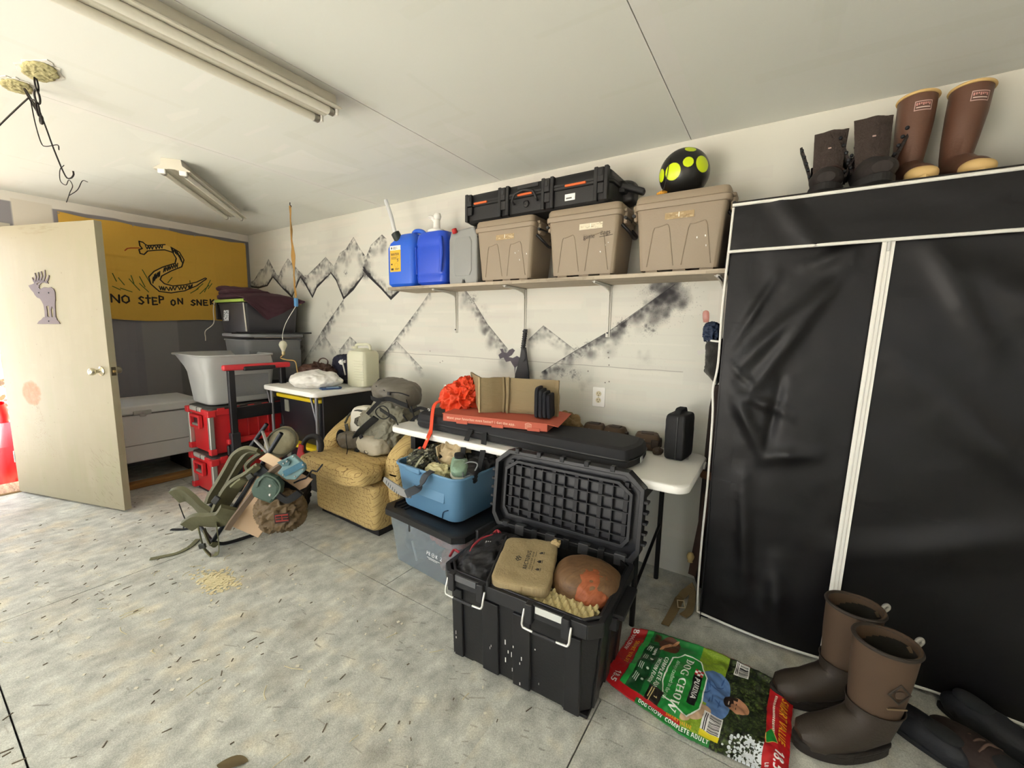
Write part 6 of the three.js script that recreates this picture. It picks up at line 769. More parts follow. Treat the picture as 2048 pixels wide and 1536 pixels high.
// ---------------------------------------------------------------- things on the long folding table
{
  const y = 0.743;
  const c = thing('soft_rifle_case', 'long black padded rifle case lying along the white folding table', 'rifle case', [3.90, y, 0.405], -0.02), cf = M(0x1b1b1e, 0.8, { bumpMap: weaveB, bumpScale: 0.0008 });
  const cr2 = (k, yy, w) => { const o = []; for (const [x, z] of [[-0.70, 0.13], [-0.72, 0.02], [-0.70, -0.07], [-0.5, -0.10], [0.1, -0.11], [0.35, -0.16], [0.62, -0.17], [0.70, -0.13], [0.72, 0.0], [0.70, 0.12], [0.64, 0.16], [0, 0.165], [-0.62, 0.165]]) o.push([x * (1 - k / 0.72), yy, z * (1 - k / 0.17)]); const cv = new THREE.CatmullRomCurve3(o.map(V), true, 'catmullrom', 0.3); return cv.getPoints(79).slice(0, 78).map((q) => [q.x, q.y, q.z]); };
  part('lower_shell', loft([cr2(0.03, 0), cr2(0.006, 0.008), cr2(0, 0.02), cr2(0, 0.042)].map((a) => [...a].reverse())), cf, c); part('upper_shell', loft([cr2(0, 0.05), cr2(0.004, 0.075), cr2(0.012, 0.092), cr2(0.035, 0.1)].map((a) => [...a].reverse())), cf, c);
  part('zip', loft([cr2(-0.002, 0.041), cr2(-0.004, 0.046), cr2(-0.002, 0.051)].map((a) => [...a].reverse())), plastic(0x0e0e10, 0.35), c); part('carry_loop', [strap([[-0.22, 0.06, 0.172], [-0.225, 0.01, 0.2], [-0.22, -0.06, 0.24], [-0.17, -0.135, 0.262], [-0.1, -0.15, 0.265], [-0.08, -0.06, 0.245], [-0.1, 0.0, 0.205], [-0.12, 0.055, 0.172]], 0.036, 0.004, [1, 0, 0.1])], webbing, c);
  part('end_tag', at(box(0.002, 0.03, 0.06, 0.0005), 0.722, 0.03, 0.02, 0, 0.1, 0), M(0xb9bbb8, 0.6), c); part('zip_pull', [strap([[-0.68, 0.06, 0.13], [-0.66, 0.1, 0.12], [-0.62, 0.115, 0.11]], 0.02, 0.006, [0, 0, 1])], webbing, c); part('pull_eyelet', at(new THREE.TorusGeometry(0.008, 0.003, 6, 16), -0.615, 0.118, 0.118, 0.4), M(0xd8d8d2, 0.4), c);
  // pizza box
  const pz = thing('pizza_box', 'flat red-orange pizza box with pale printing, lying on the padded rifle case', 'box', [3.80, y + 0.103, 0.425], 0.215), pm = M(0xb95a44, 0.75, { bumpMap: grainB, bumpScale: 0.0004 });
  const Wp = 0.63, Dp = 0.31, Hp = 0.042;
  part('tray', [bx(-Wp / 2, Wp / 2, 0, 0.004, -Dp / 2, Dp / 2, 0.001), bx(-Wp / 2, Wp / 2, 0, Hp, Dp / 2 - 0.004, Dp / 2, 0.001), bx(-Wp / 2, Wp / 2, 0, Hp, -Dp / 2, -Dp / 2 + 0.004, 0.001), bx(-Wp / 2, -Wp / 2 + 0.004, 0, Hp, -Dp / 2, Dp / 2, 0.001), bx(Wp / 2 - 0.004, Wp / 2, 0, Hp, -Dp / 2, Dp / 2, 0.001)], pm, pz);
  part('lid', sheet((u, v) => { const x = lerp(-Wp / 2 - 0.004, Wp / 2 + 0.06, u), z = lerp(Dp / 2 + 0.003, -Dp / 2, v); return [x, Hp + 0.003 + 0.012 * u * v + (u > 0.9 ? -(u - 0.9) * 0.1 : 0), z]; }, 30, 12, 0.003), pm, pz);
  for (const x of [-0.19, 0.03, 0.24]) part('front_tab', at(box(0.07, 0.02, 0.004, 0.001), x, 0.004, Dp / 2 + 0.002), pm, pz);
  const ptx = (data) => canvasTex(1024, 64, (cc) => { cc.fillStyle = data ? '#000' : '#e3b29b'; cc.fillRect(0, 0, 1024, 64); if (data) { cc.fillStyle = '#fff'; cc.font = 'bold 34px sans-serif'; cc.fillText('Want your favorites even faster? | Get the app.', 20, 44); cc.strokeStyle = '#fff'; cc.lineWidth = 4; cc.strokeRect(900, 14, 60, 44); cc.beginPath(); cc.moveTo(894, 16); cc.lineTo(930, 2); cc.lineTo(966, 16); cc.stroke(); for (let i = 0; i < 3; i++) cc.fillRect(908, 24 + i * 10, 44, 4); } }, { data });
  part('print', at(new THREE.PlaneGeometry(0.56, 0.035), -0.02, 0.022, Dp / 2 + 0.0006), M(0xffffff, 0.7, { map: ptx(false), alphaMap: ptx(true), transparent: true }), pz);
  // folded tan panels
  const yp = y + 0.103 + 0.046 + 0.006, tn = thing('folded_screen', 'tan folded panel standing zigzag on the pizza box, black folded end', 'panel'), tanM = M(0x8c7a58, 0.7, { bumpMap: crinkB, bumpScale: 0.0012 });
  const path = new THREE.CatmullRomCurve3([[3.50, 0, 0.34], [3.60, 0, 0.43], [3.694, 0, 0.52], [3.712, 0, 0.522], [3.755, 0, 0.48], [3.80, 0, 0.42], [3.83, 0, 0.427], [3.95, 0, 0.385], [4.09, 0, 0.345], [4.12, 0, 0.35]].map(V), false, 'catmullrom', 0.3);
  part('panel', sheet((u, v) => { const p = path.getPoint(u), k = 0.5 - 0.5 * Math.cos(Math.min(1, u * 4) * Math.PI); return [p.x + (u < 0.2 ? -0.02 * (1 - u * 5) * (v - 0.5) * 1.6 : 0), yp + v * 0.205 + (u < 0.28 ? 0.03 * (1 - u / 0.28) * (1 - v) ** 2 : 0) + 0.003 * fbm(u * 8, v * 4), p.z + 0.008 * fbm(u * 9, v * 4, 3)]; }, 70, 16, 0.01), tanM, tn);
  part('edge_piping', [tube([[3.706, yp + 0.003, 0.531], [3.705, yp + 0.1, 0.531], [3.702, yp + 0.207, 0.529]], 0.006, { n: 8 })], cloth(0xb5a27a), tn);
  part('seam', [tube([[3.805, yp, 0.43], [3.81, yp + 0.1, 0.432], [3.80, yp + 0.208, 0.428]], 0.007, { n: 8 })], tanM, tn); part('seam', [tube([[3.835, yp, 0.435], [3.842, yp + 0.1, 0.436], [3.838, yp + 0.21, 0.432]], 0.007, { n: 8 })], tanM, tn);
  for (let i = 0; i < 4; i++) part('black_leaf', at(blob(0.022, 0.17 - i * 0.012, 0.13, { p: 7, amp: 0.004, s: 12 }), 4.03 + i * 0.022, yp + 0.088 - i * 0.006, 0.41 - i * 0.006, 0, 0.25, 0.02 * i), cloth(0x1a1b22), tn);
  // orange garment with a trailing strap
  const og = thing('orange_vest', 'bright orange garment heaped on the pizza box, one strap trailing off the table', 'vest'), om = nylon(0xe0451c, { bumpScale: 0.003 });
  part('heap', [at(blob(0.23, 0.17, 0.18, { amp: 0.08, f: 10, p: 2, ridge: 1, s: 34 }), 3.455, yp + 0.04, 0.40, 0, 0, 0.35), at(blob(0.15, 0.13, 0.13, { amp: 0.06, f: 12, p: 2, ridge: 1, s: 28, seed: 7 }), 3.49, yp + 0.095, 0.38, 0, 0, 0.5)], om, og);
  part('fold', sheet((u, v) => [lerp(3.40, 3.56, u) + 0.02 * Math.sin(v * 6), yp + 0.012 + 0.06 * Math.sin(u * 3.1) * Math.abs(Math.sin(v * 5 + u * 3)), lerp(0.5, 0.36, v)], 24, 24, 0.004), om, og);
  part('trailing_strap', strap([[3.42, yp + 0.05, 0.45], [3.39, yp + 0.035, 0.5], [3.365, yp - 0.0, 0.55], [3.388, 0.767, 0.6], [3.416, 0.727, 0.655], [3.399, 0.656, 0.68], [3.37, 0.608, 0.685]], 0.03, 0.004, [1, 0, 0.2]), om, og); part('strap_end', [at(blob(0.035, 0.09, 0.03, { amp: 0.01, f: 20, p: 2.5 }), ...[3.384, 0.631, 0.69])], om, og); part('snap', at(cyl(0.007, 0.007, 0.004, 14), ...[3.411, 0.721, 0.662], Math.PI / 2), M(0xd9c9a0, 0.4), og);
  const wb = thing('water_bottle', 'clear plastic water bottle standing behind the orange garment', 'bottle', [3.075, y, 0.12]); part('bottle_body', lathe([[0.001, 0], [0.03, 0.002], [0.032, 0.02], [0.032, 0.12], [0.03, 0.15], [0.015, 0.19], [0.012, 0.2], [0.001, 0.2]]), M(0xe8eef0, 0.08, { transmission: 0.9, thickness: 0.003, ior: 1.3 }), wb); part('bottle_cap', lathe([[0.001, 0.222], [0.015, 0.22], [0.015, 0.2], [0.001, 0.2]]), whitePl, wb); part('bottle_label', lathe([[0.0325, 0.05], [0.0327, 0.06], [0.0327, 0.11], [0.0325, 0.12]]), M(0x8e9db8, 0.5), wb);
  single('tan_cloth', 'crumpled tan cloth behind the right end of the pizza box', 'cloth', at(blob(0.19, 0.13, 0.12, { amp: 0.05, f: 9, p: 2.3, ridge: 1, flat: 0.95 }), 4.07, y + 0.063, 0.14), cloth(0x7c6642));
  // black paddle leaning on the wall
  const pd = thing('black_paddle', 'black paddle with a ribbed grip leaning against the painted wall below the shelf', 'paddle'), pdm = M(0x19191b, 0.5);
  part('blade', at(extr([[-0.012, 1.26], [-0.02, 1.2], [-0.055, 1.08], [-0.07, 0.95], [-0.07, 0.78], [0.05, 0.78], [0.052, 0.95], [0.045, 1.1], [0.026, 1.2], [0.016, 1.26]], 0.012, 0.004, [[[-0.045, 0.9], [-0.02, 0.9], [-0.018, 1.0], [-0.03, 1.035], [-0.04, 1.02]]]), 3.692, 0, 0.045, 0, 0, -0.005), pdm, pd);
  part('grip', tube([[3.694, 1.25, 0.045], [3.702, 1.32, 0.042], [3.708, 1.385, 0.04]], 0.014), pdm, pd); for (let i = 0; i < 8; i++) part('grip_ring', at(new THREE.TorusGeometry(0.0145, 0.003, 6, 18), 3.695 + i * 0.0016, 1.262 + i * 0.015, 0.045 - i * 0.0006, Math.PI / 2), pdm, pd); part('wrist_cord', tube([[3.70, 1.27, 0.055], [3.72, 1.23, 0.06], [3.72, 1.19, 0.06], [3.705, 1.17, 0.058]], 0.0025, { n: 5 }), pdm, pd);
  // brown trail cameras
  const bm = M(0x54412f, 0.7, { bumpMap: crinkB, bumpScale: 0.002 }), bm2 = M(0x3d2f24, 0.6);
  const cam = (p, turn, label) => { const k = thing('trail_camera', label, 'camera box', p, turn, 'small brown boxes on the folding table'); part('case', loft([rr(0.085, 0.07, 0.02, 0, 0, 0, 2), rr(0.1, 0.085, 0.022, 0.012, 0, 0, 2), rr(0.1, 0.085, 0.022, 0.05, 0, 0, 2), rr(0.085, 0.07, 0.02, 0.066, 0, 0, 2)]), bm, k); part('lid_seam', loft([rr(0.104, 0.089, 0.022, 0.03, 0, 0, 2), rr(0.106, 0.091, 0.022, 0.034, 0, 0, 2), rr(0.104, 0.089, 0.022, 0.038, 0, 0, 2)]), bm2, k); part('clasp', at(box(0.03, 0.036, 0.012, 0.004), 0.03, 0.032, 0.045), bm2, k); part('clasp', at(box(0.012, 0.036, 0.03, 0.004), 0.053, 0.032, 0), bm2, k); part('top_plate', at(box(0.05, 0.006, 0.04, 0.002), 0, 0.068, 0), bm2, k); part('lens', at(cyl(0.005, 0.005, 0.004, 12), -0.015, 0.045, 0.0435, Math.PI / 2), M(0xb7a58c, 0.3), k); return k; };
  cam([4.235, y, 0.075], 0.1, 'small brown camera box below the outlet, leftmost of three').scale.setScalar(1.25); cam([4.365, y, 0.075], -0.05, 'small brown camera box below the outlet, the middle of three').scale.setScalar(1.25); cam([4.565, y, 0.13], 0.25, 'small brown camera box nearest the upright black case').scale.setScalar(1.3);
  single('brown_strap_roll', 'dark brown strap rolled up between two brown camera boxes', 'strap', at(new THREE.TorusGeometry(0.024, 0.014, 10, 22).scale(1, 1, 1.3), 4.455, y + 0.022, 0.12, Math.PI / 2 - 0.2), bm2); single('brown_lens_cap', 'dark brown strap knot beside the upright black case', 'strap', at(blob(0.05, 0.04, 0.05, { amp: 0.012, f: 24, p: 2.2, flat: 0.9 }), 4.645, y + 0.018, 0.21), bm2);
  const kc = thing('black_case', 'small upright black zipped case at the right end of the folding table', 'case', [4.74, y, 0.19], -0.12); part('case_body', at(blob(0.1, 0.235, 0.17, { p: 9, amp: 0.004, s: 22 }), 0, 0.1175, 0), M(0x121214, 0.75, { bumpMap: weaveB, bumpScale: 0.0006 }), kc); part('zip', at(loft([rr(0.012, 0.176, 0.005, 0.004), rr(0.012, 0.176, 0.005, 0.22)]), 0.012, 0.004, 0), M(0x0b0b0c, 0.5), kc); part('top_handle', strap([[0, 0.232, -0.06], [0, 0.255, -0.04], [0, 0.258, 0], [0, 0.255, 0.04], [0, 0.232, 0.06]], 0.028, 0.006, [1, 0, 0]), webbing, kc);
}

// ---------------------------------------------------------------- pack frame leaning on its hip belt, with what is strapped to it
function facePoly(pts, t, bevel = 0.004, holes) { // extruded plate through coplanar world points
  const P = pts.map(V), o = P[0], e1 = P[1].clone().sub(o).normalize(); let n = new THREE.Vector3(); for (let i = 1; i < P.length - 1; i++) n.add(P[i].clone().sub(o).cross(P[i + 1].clone().sub(o))); n.normalize(); const e2 = n.clone().cross(e1);
  const g = extr(P.map((p) => [p.clone().sub(o).dot(e1), p.clone().sub(o).dot(e2)]), t, bevel); g.applyMatrix4(new THREE.Matrix4().makeBasis(e1, e2, n)); g.translate(o.x, o.y, o.z); return g;
}
{
  const fm = M(0x22252a, 0.35, { metalness: 0.5 }), al = M(0xb3b3ae, 0.35, { metalness: 0.8 }), pad = nylon(0x5a583f, { bumpScale: 0.002 });
  const t = thing('pack_frame', 'external pack frame with olive padded straps on the floor before the red cases', 'pack frame');
  part('frame_tube', [tube([[2.318, 0.045, 1.398], [2.422, 0.228, 1.331], [2.59, 0.532, 1.222], [2.708, 0.746, 1.146]], 0.013)], fm, t); part('frame_tube', [tube([[1.953, 0.033, 1.342], [2.063, 0.213, 1.271], [2.27, 0.562, 1.137], [2.381, 0.739, 1.066]], 0.013)], fm, t);
  part('cross_tube', rod([2.63, 0.625, 1.196], [2.309, 0.63, 1.112], 0.009), al, t); part('cross_tube', rod([2.354, 0.692, 1.083], [2.641, 0.635, 1.189], 0.009), al, t); part('cross_tube', rod([2.45, 0.277, 1.312], [2.095, 0.266, 1.25], 0.009), al, t); part('cross_tube', rod([2.321, 0.051, 1.396], [1.959, 0.041, 1.338], 0.011), fm, t);
  part('floor_leg', tube([[2.324, 0.051, 1.394], [2.34, 0.02, 1.33], [2.36, 0.014, 1.15]], 0.011), fm, t); part('floor_leg', tube([[1.968, 0.048, 1.332], [2.12, 0.03, 1.2], [2.2, 0.014, 1.02]], 0.011), fm, t);
  part('shelf_bracket', strap([[2.607, 0.531, 1.241], [2.646, 0.493, 1.208], [2.791, 0.363, 1.087]], (u) => 0.075 - 0.045 * u, 0.012, [0, 1, 0]), fm, t);
  part('back_band', strap([[2.348, 0.182, 1.389], [2.398, 0.302, 1.357], [2.468, 0.423, 1.311], [2.547, 0.487, 1.26], [2.611, 0.551, 1.219]], (u) => 0.075 + 0.03 * Math.sin(u * 3.1), 0.02, [0.3, 0.5, 0.9]), pad, t); part('webbing_slot', strap([[2.525, 0.43, 1.34], [2.551, 0.458, 1.323], [2.577, 0.48, 1.307]], 0.05, 0.012, [0.3, 0.6, 0.8]), oliveWeb, t); part('webbing_slot', strap([[2.609, 0.523, 1.286], [2.629, 0.542, 1.273], [2.645, 0.558, 1.263]], 0.045, 0.012, [0.3, 0.6, 0.8]), oliveWeb, t);
  part('shoulder_strap', strap([[2.511, 0.61, 1.185], [2.452, 0.622, 1.223], [2.391, 0.582, 1.262], [2.342, 0.491, 1.294], [2.297, 0.404, 1.323], [2.251, 0.321, 1.353], [2.232, 0.272, 1.365]], 0.05, 0.022, [0.4, 0.6, 0.7]), pad, t); part('shoulder_strap', strap([[2.337, 0.552, 1.114], [2.296, 0.55, 1.141], [2.249, 0.492, 1.171], [2.194, 0.395, 1.207], [2.143, 0.291, 1.239], [2.099, 0.203, 1.268]], 0.042, 0.022, [0.4, 0.6, 0.7]), pad, t);
  part('top_band', strap([[2.481, 0.586, 1.148], [2.437, 0.553, 1.176], [2.395, 0.503, 1.204], [2.401, 0.454, 1.2]], 0.05, 0.016, [0.6, 0.3, 0.6]), pad, t);
  part('hip_pad', strap([[1.974, 0.281, 1.454], [2.023, 0.296, 1.422], [2.069, 0.257, 1.393], [2.114, 0.197, 1.364], [2.149, 0.158, 1.341]], (u) => 0.105 + 0.04 * u, 0.028, [[0.2, 0.9, 0.4], [0.3, 0.9, 0.3]]), pad, t); part('hip_pad', strap([[2.274, 0.184, 1.5], [2.329, 0.223, 1.464], [2.391, 0.224, 1.424], [2.454, 0.239, 1.383], [2.5, 0.302, 1.354]], (u) => 0.08 + 0.03 * u, 0.028, [[0.2, 0.9, 0.4], [0.3, 0.9, 0.3]]), pad, t);
  part('loose_strap', strap([[2.013, 0.236, 1.449], [2.029, 0.169, 1.439], [2.041, 0.112, 1.431], [2.023, 0.074, 1.443]], 0.03, 0.004, [1, 0, 0.3]), webbing, t); part('loose_strap', strap([[2.332, 0.186, 1.465], [2.341, 0.105, 1.459], [2.352, 0.048, 1.452], [2.38, 0.004, 1.434], [2.389, -0.015, 1.429]], 0.04, 0.005, [1, 0, 0.4]), oliveWeb, t); part('loose_strap', strap([[2.436, 0.219, 1.411], [2.44, 0.122, 1.408], [2.441, 0.059, 1.408], [2.434, 0.024, 1.412], [2.413, 0.014, 1.426]], 0.036, 0.005, [1, 0, 0.4]), oliveWeb, t); part('loose_strap', strap([[2.353, 0.165, 1.444], [2.369, 0.096, 1.434], [2.386, 0.058, 1.423], [2.408, 0.081, 1.409]], 0.045, 0.006, [0.4, 0.6, 0.4]), pad, t);
  part('floor_strap', strap([[2.11, 0.006, 1.397], [2.176, 0.006, 1.463], [2.203, 0.006, 1.536], [2.178, 0.006, 1.6], [2.153, 0.006, 1.651]], 0.028, 0.004, [0.5, 0, 0.85]), oliveWeb, t); part('floor_strap', strap([[1.911, 0.006, 1.349], [1.888, 0.006, 1.391], [1.822, 0.006, 1.447]], 0.022, 0.004, [0.3, 0, 0.95]), webbing, t);
  part('buckle', at(box(0.05, 0.035, 0.018, 0.006), ...[2.432, 0.351, 1.401], 0, 0.6, 0.9), blackPlastic, t); part('buckle', at(box(0.04, 0.03, 0.016, 0.006), ...[2.629, 0.506, 1.296], 0, 0.6, 0.6), plastic(0x2b2d22), t); part('buckle', at(box(0.04, 0.03, 0.016, 0.006), ...[2.379, 0.076, 1.468], 0, 0.6, 0.2), plastic(0x2b2d22), t);
  const cb = M(0xc2a585, 0.85, { bumpMap: grainB, bumpScale: 0.0006 });
  const k = thing('cardboard_sheet', 'beige cardboard sheets strapped behind the pack frame, lower edge resting on the floor', 'cardboard');
  part('lower_sheet', facePoly([[2.384, 0.15, 1.314], [2.524, 0.075, 1.224], [2.572, 0.151, 1.193], [2.633, 0.238, 1.154], [2.726, 0.369, 1.093], [2.582, 0.514, 1.187], [2.538, 0.456, 1.215]], 0.02), cb, k); part('upper_sheet', facePoly([[2.604, 0.522, 1.197], [2.615, 0.584, 1.19], [2.837, 0.459, 1.047], [2.805, 0.414, 1.068], [2.747, 0.381, 1.105]], 0.014), M(0xb89a7c, 0.85), k); part('top_flap', facePoly([[2.603, 0.588, 1.224], [2.645, 0.625, 1.197], [2.776, 0.537, 1.113], [2.754, 0.493, 1.127]], 0.01), M(0xcbb090, 0.85), k); part('left_edge', facePoly([[2.38, 0.187, 1.337], [2.404, 0.158, 1.322], [2.569, 0.463, 1.215], [2.535, 0.484, 1.237]], 0.02), cb, k);
  const p1 = thing('green_pouch', 'dark green snap pouch hanging on the pack frame', 'pouch'); const gpM = nylon(0x3a4f44, { bumpScale: 0.0015 });
  part('pouch_body', facePoly([[2.671, 0.446, 1.284], [2.69, 0.492, 1.272], [2.723, 0.519, 1.251], [2.765, 0.499, 1.223], [2.786, 0.464, 1.21], [2.779, 0.422, 1.214], [2.748, 0.378, 1.235], [2.709, 0.393, 1.259], [2.676, 0.413, 1.281]], 0.07, 0.014), gpM, p1); part('piping', tube([[2.717, 0.464, 1.305], [2.736, 0.508, 1.293], [2.768, 0.536, 1.272], [2.81, 0.516, 1.245], [2.83, 0.481, 1.233], [2.823, 0.44, 1.237], [2.793, 0.397, 1.257]], 0.005, { n: 6 }), nylon(0x6c7d70), p1); for (const q of [[2.802, 0.482, 1.273], [2.8, 0.429, 1.275]]) part('snap', at(blob(0.018, 0.018, 0.014, { p: 2, amp: 0, s: 8 }), ...q), steel, p1);
  const hx = thing('hatchet', 'hatchet in a teal sheath tied to the top of the pack frame', 'hatchet');
  part('handle', strap([[2.778, 0.577, 1.136], [2.745, 0.562, 1.183], [2.691, 0.49, 1.245], [2.55, 0.258, 1.356], [2.509, 0.185, 1.383]], 0.03, 0.02, [0, 0.7, 0.7]), M(0x6b5a4a, 0.7), hx);
  const sh = part('sheath', facePoly([[2.76, 0.591, 1.19], [2.83, 0.632, 1.145], [2.879, 0.576, 1.113], [2.881, 0.552, 1.112], [2.834, 0.496, 1.142], [2.793, 0.495, 1.169], [2.757, 0.528, 1.192], [2.781, 0.567, 1.176]], 0.03, 0.006), nylon(0x6f8e90, { bumpScale: 0.001 }), hx); part('teal_band', facePoly([[2.805, 0.546, 1.199], [2.899, 0.608, 1.138], [2.913, 0.581, 1.129], [2.816, 0.516, 1.192]], 0.006, 0.001), nylon(0x2c5f74, { bumpScale: 0.001 }), sh); for (const q of [[2.862, 0.635, 1.168], [2.908, 0.589, 1.139], [2.907, 0.562, 1.139], [2.867, 0.519, 1.165], [2.815, 0.595, 1.199], [2.832, 0.608, 1.188], [2.81, 0.527, 1.202]]) part('rivet', at(blob(0.011, 0.011, 0.01, { p: 2, amp: 0, s: 6 }), ...q), steel, sh); part('closure_strap', facePoly([[2.779, 0.597, 1.211], [2.823, 0.619, 1.182], [2.837, 0.602, 1.173], [2.831, 0.584, 1.177], [2.802, 0.577, 1.196]], 0.01, 0.002), nylon(0x3f5f63), sh);
  const mp = thing('mesh_pouch', 'brown mesh stuff pouch with a red patterned patch hanging low on the pack frame', 'pouch');
  part('pouch_body', at(blob(0.25, 0.22, 0.16, { amp: 0.05, f: 9, p: 2.4, ridge: 1, s: 30 }), ...[2.731, 0.282, 1.185], 0, 0.57, 0.2), nylon(0x5f4c30), mp); part('black_strap', strap([[2.806, 0.417, 1.235], [2.844, 0.388, 1.211], [2.878, 0.404, 1.189], [2.913, 0.435, 1.166]], 0.04, 0.01, [0.3, 1, 0]), webbing, mp);
  part('patch', facePoly([[2.808, 0.303, 1.258], [2.87, 0.314, 1.218], [2.871, 0.275, 1.217], [2.811, 0.264, 1.256]], 0.004, 0.001), M(0x8f2f24, 0.8), mp); part('patch_border', facePoly([[2.8, 0.308, 1.26], [2.873, 0.319, 1.213], [2.873, 0.267, 1.213], [2.803, 0.254, 1.258]], 0.003, 0.0008), M(0x2a1a16, 0.8), mp); for (const [a, b] of [[[2.834, 0.299, 1.253], 0], [[2.865, 0.303, 1.233], 0], [[2.834, 0.284, 1.253], 0], [[2.867, 0.288, 1.231], 0]]) part('patch_mark', at(box(0.03, 0.008, 0.004, 0.001), ...a, 0, 0.57, 0.1), M(0x1b1512, 0.8), mp);
  const sp = thing('seat_pad', 'khaki oval padded cushion behind the top of the pack frame', 'cushion'); part('cushion', at(blob(0.22, 0.17, 0.1, { amp: 0.008, f: 8, p: 2.6 }), ...[2.464, 0.623, 1.022], 0, 0.57, 0.7), nylon(0x8b8468, { bumpScale: 0.0015 }), sp); part('binding', at(new THREE.TorusGeometry(0.088, 0.007, 8, 30).scale(1.15, 0.92, 1), ...[2.515, 0.638, 1.049], 0, 0.57, 0.7), nylon(0x54513c), sp);
  const rg = thing('ring_handle', 'black padded ring on a red forked bracket standing between the tote and the armchair', 'tool'); part('ring', at(new THREE.TorusGeometry(0.075, 0.019, 12, 36).scale(0.85, 1.05, 1), ...[2.401, 0.524, 0.776], 0, 0.6, -0.3), plastic(0x2b2b2e, 0.7), rg);
  const rd = plastic(0xb8262c, 0.45); part('fork', [facePoly([[2.343, 0.539, 0.833], [2.36, 0.532, 0.822], [2.359, 0.491, 0.823], [2.375, 0.459, 0.812], [2.442, 0.475, 0.769], [2.447, 0.457, 0.766], [2.392, 0.434, 0.801], [2.35, 0.414, 0.829], [2.328, 0.399, 0.842], [2.328, 0.465, 0.843]], 0.026, 0.006), rod([2.325, 0.431, 0.828], [2.18, 0.02, 0.86], 0.016)], rd, rg);
  part('wire_hook', tube([[2.758, 0.44, 1.114], [2.789, 0.459, 1.094], [2.82, 0.472, 1.074], [2.852, 0.52, 1.053], [2.876, 0.514, 1.037], [2.906, 0.559, 1.018]], 0.005, { n: 6, tension: 0.1, seg: 40 }), darkSteel, t);
  single('black_bag_behind', 'dark bag in the shade behind the pack frame, under the ring handle', 'bag', at(blob(0.22, 0.36, 0.22, { amp: 0.04, f: 8, p: 3, ridge: 1, flat: 0.98 }), 2.2, 0.19, 0.84), nylon(0x16161c));
}

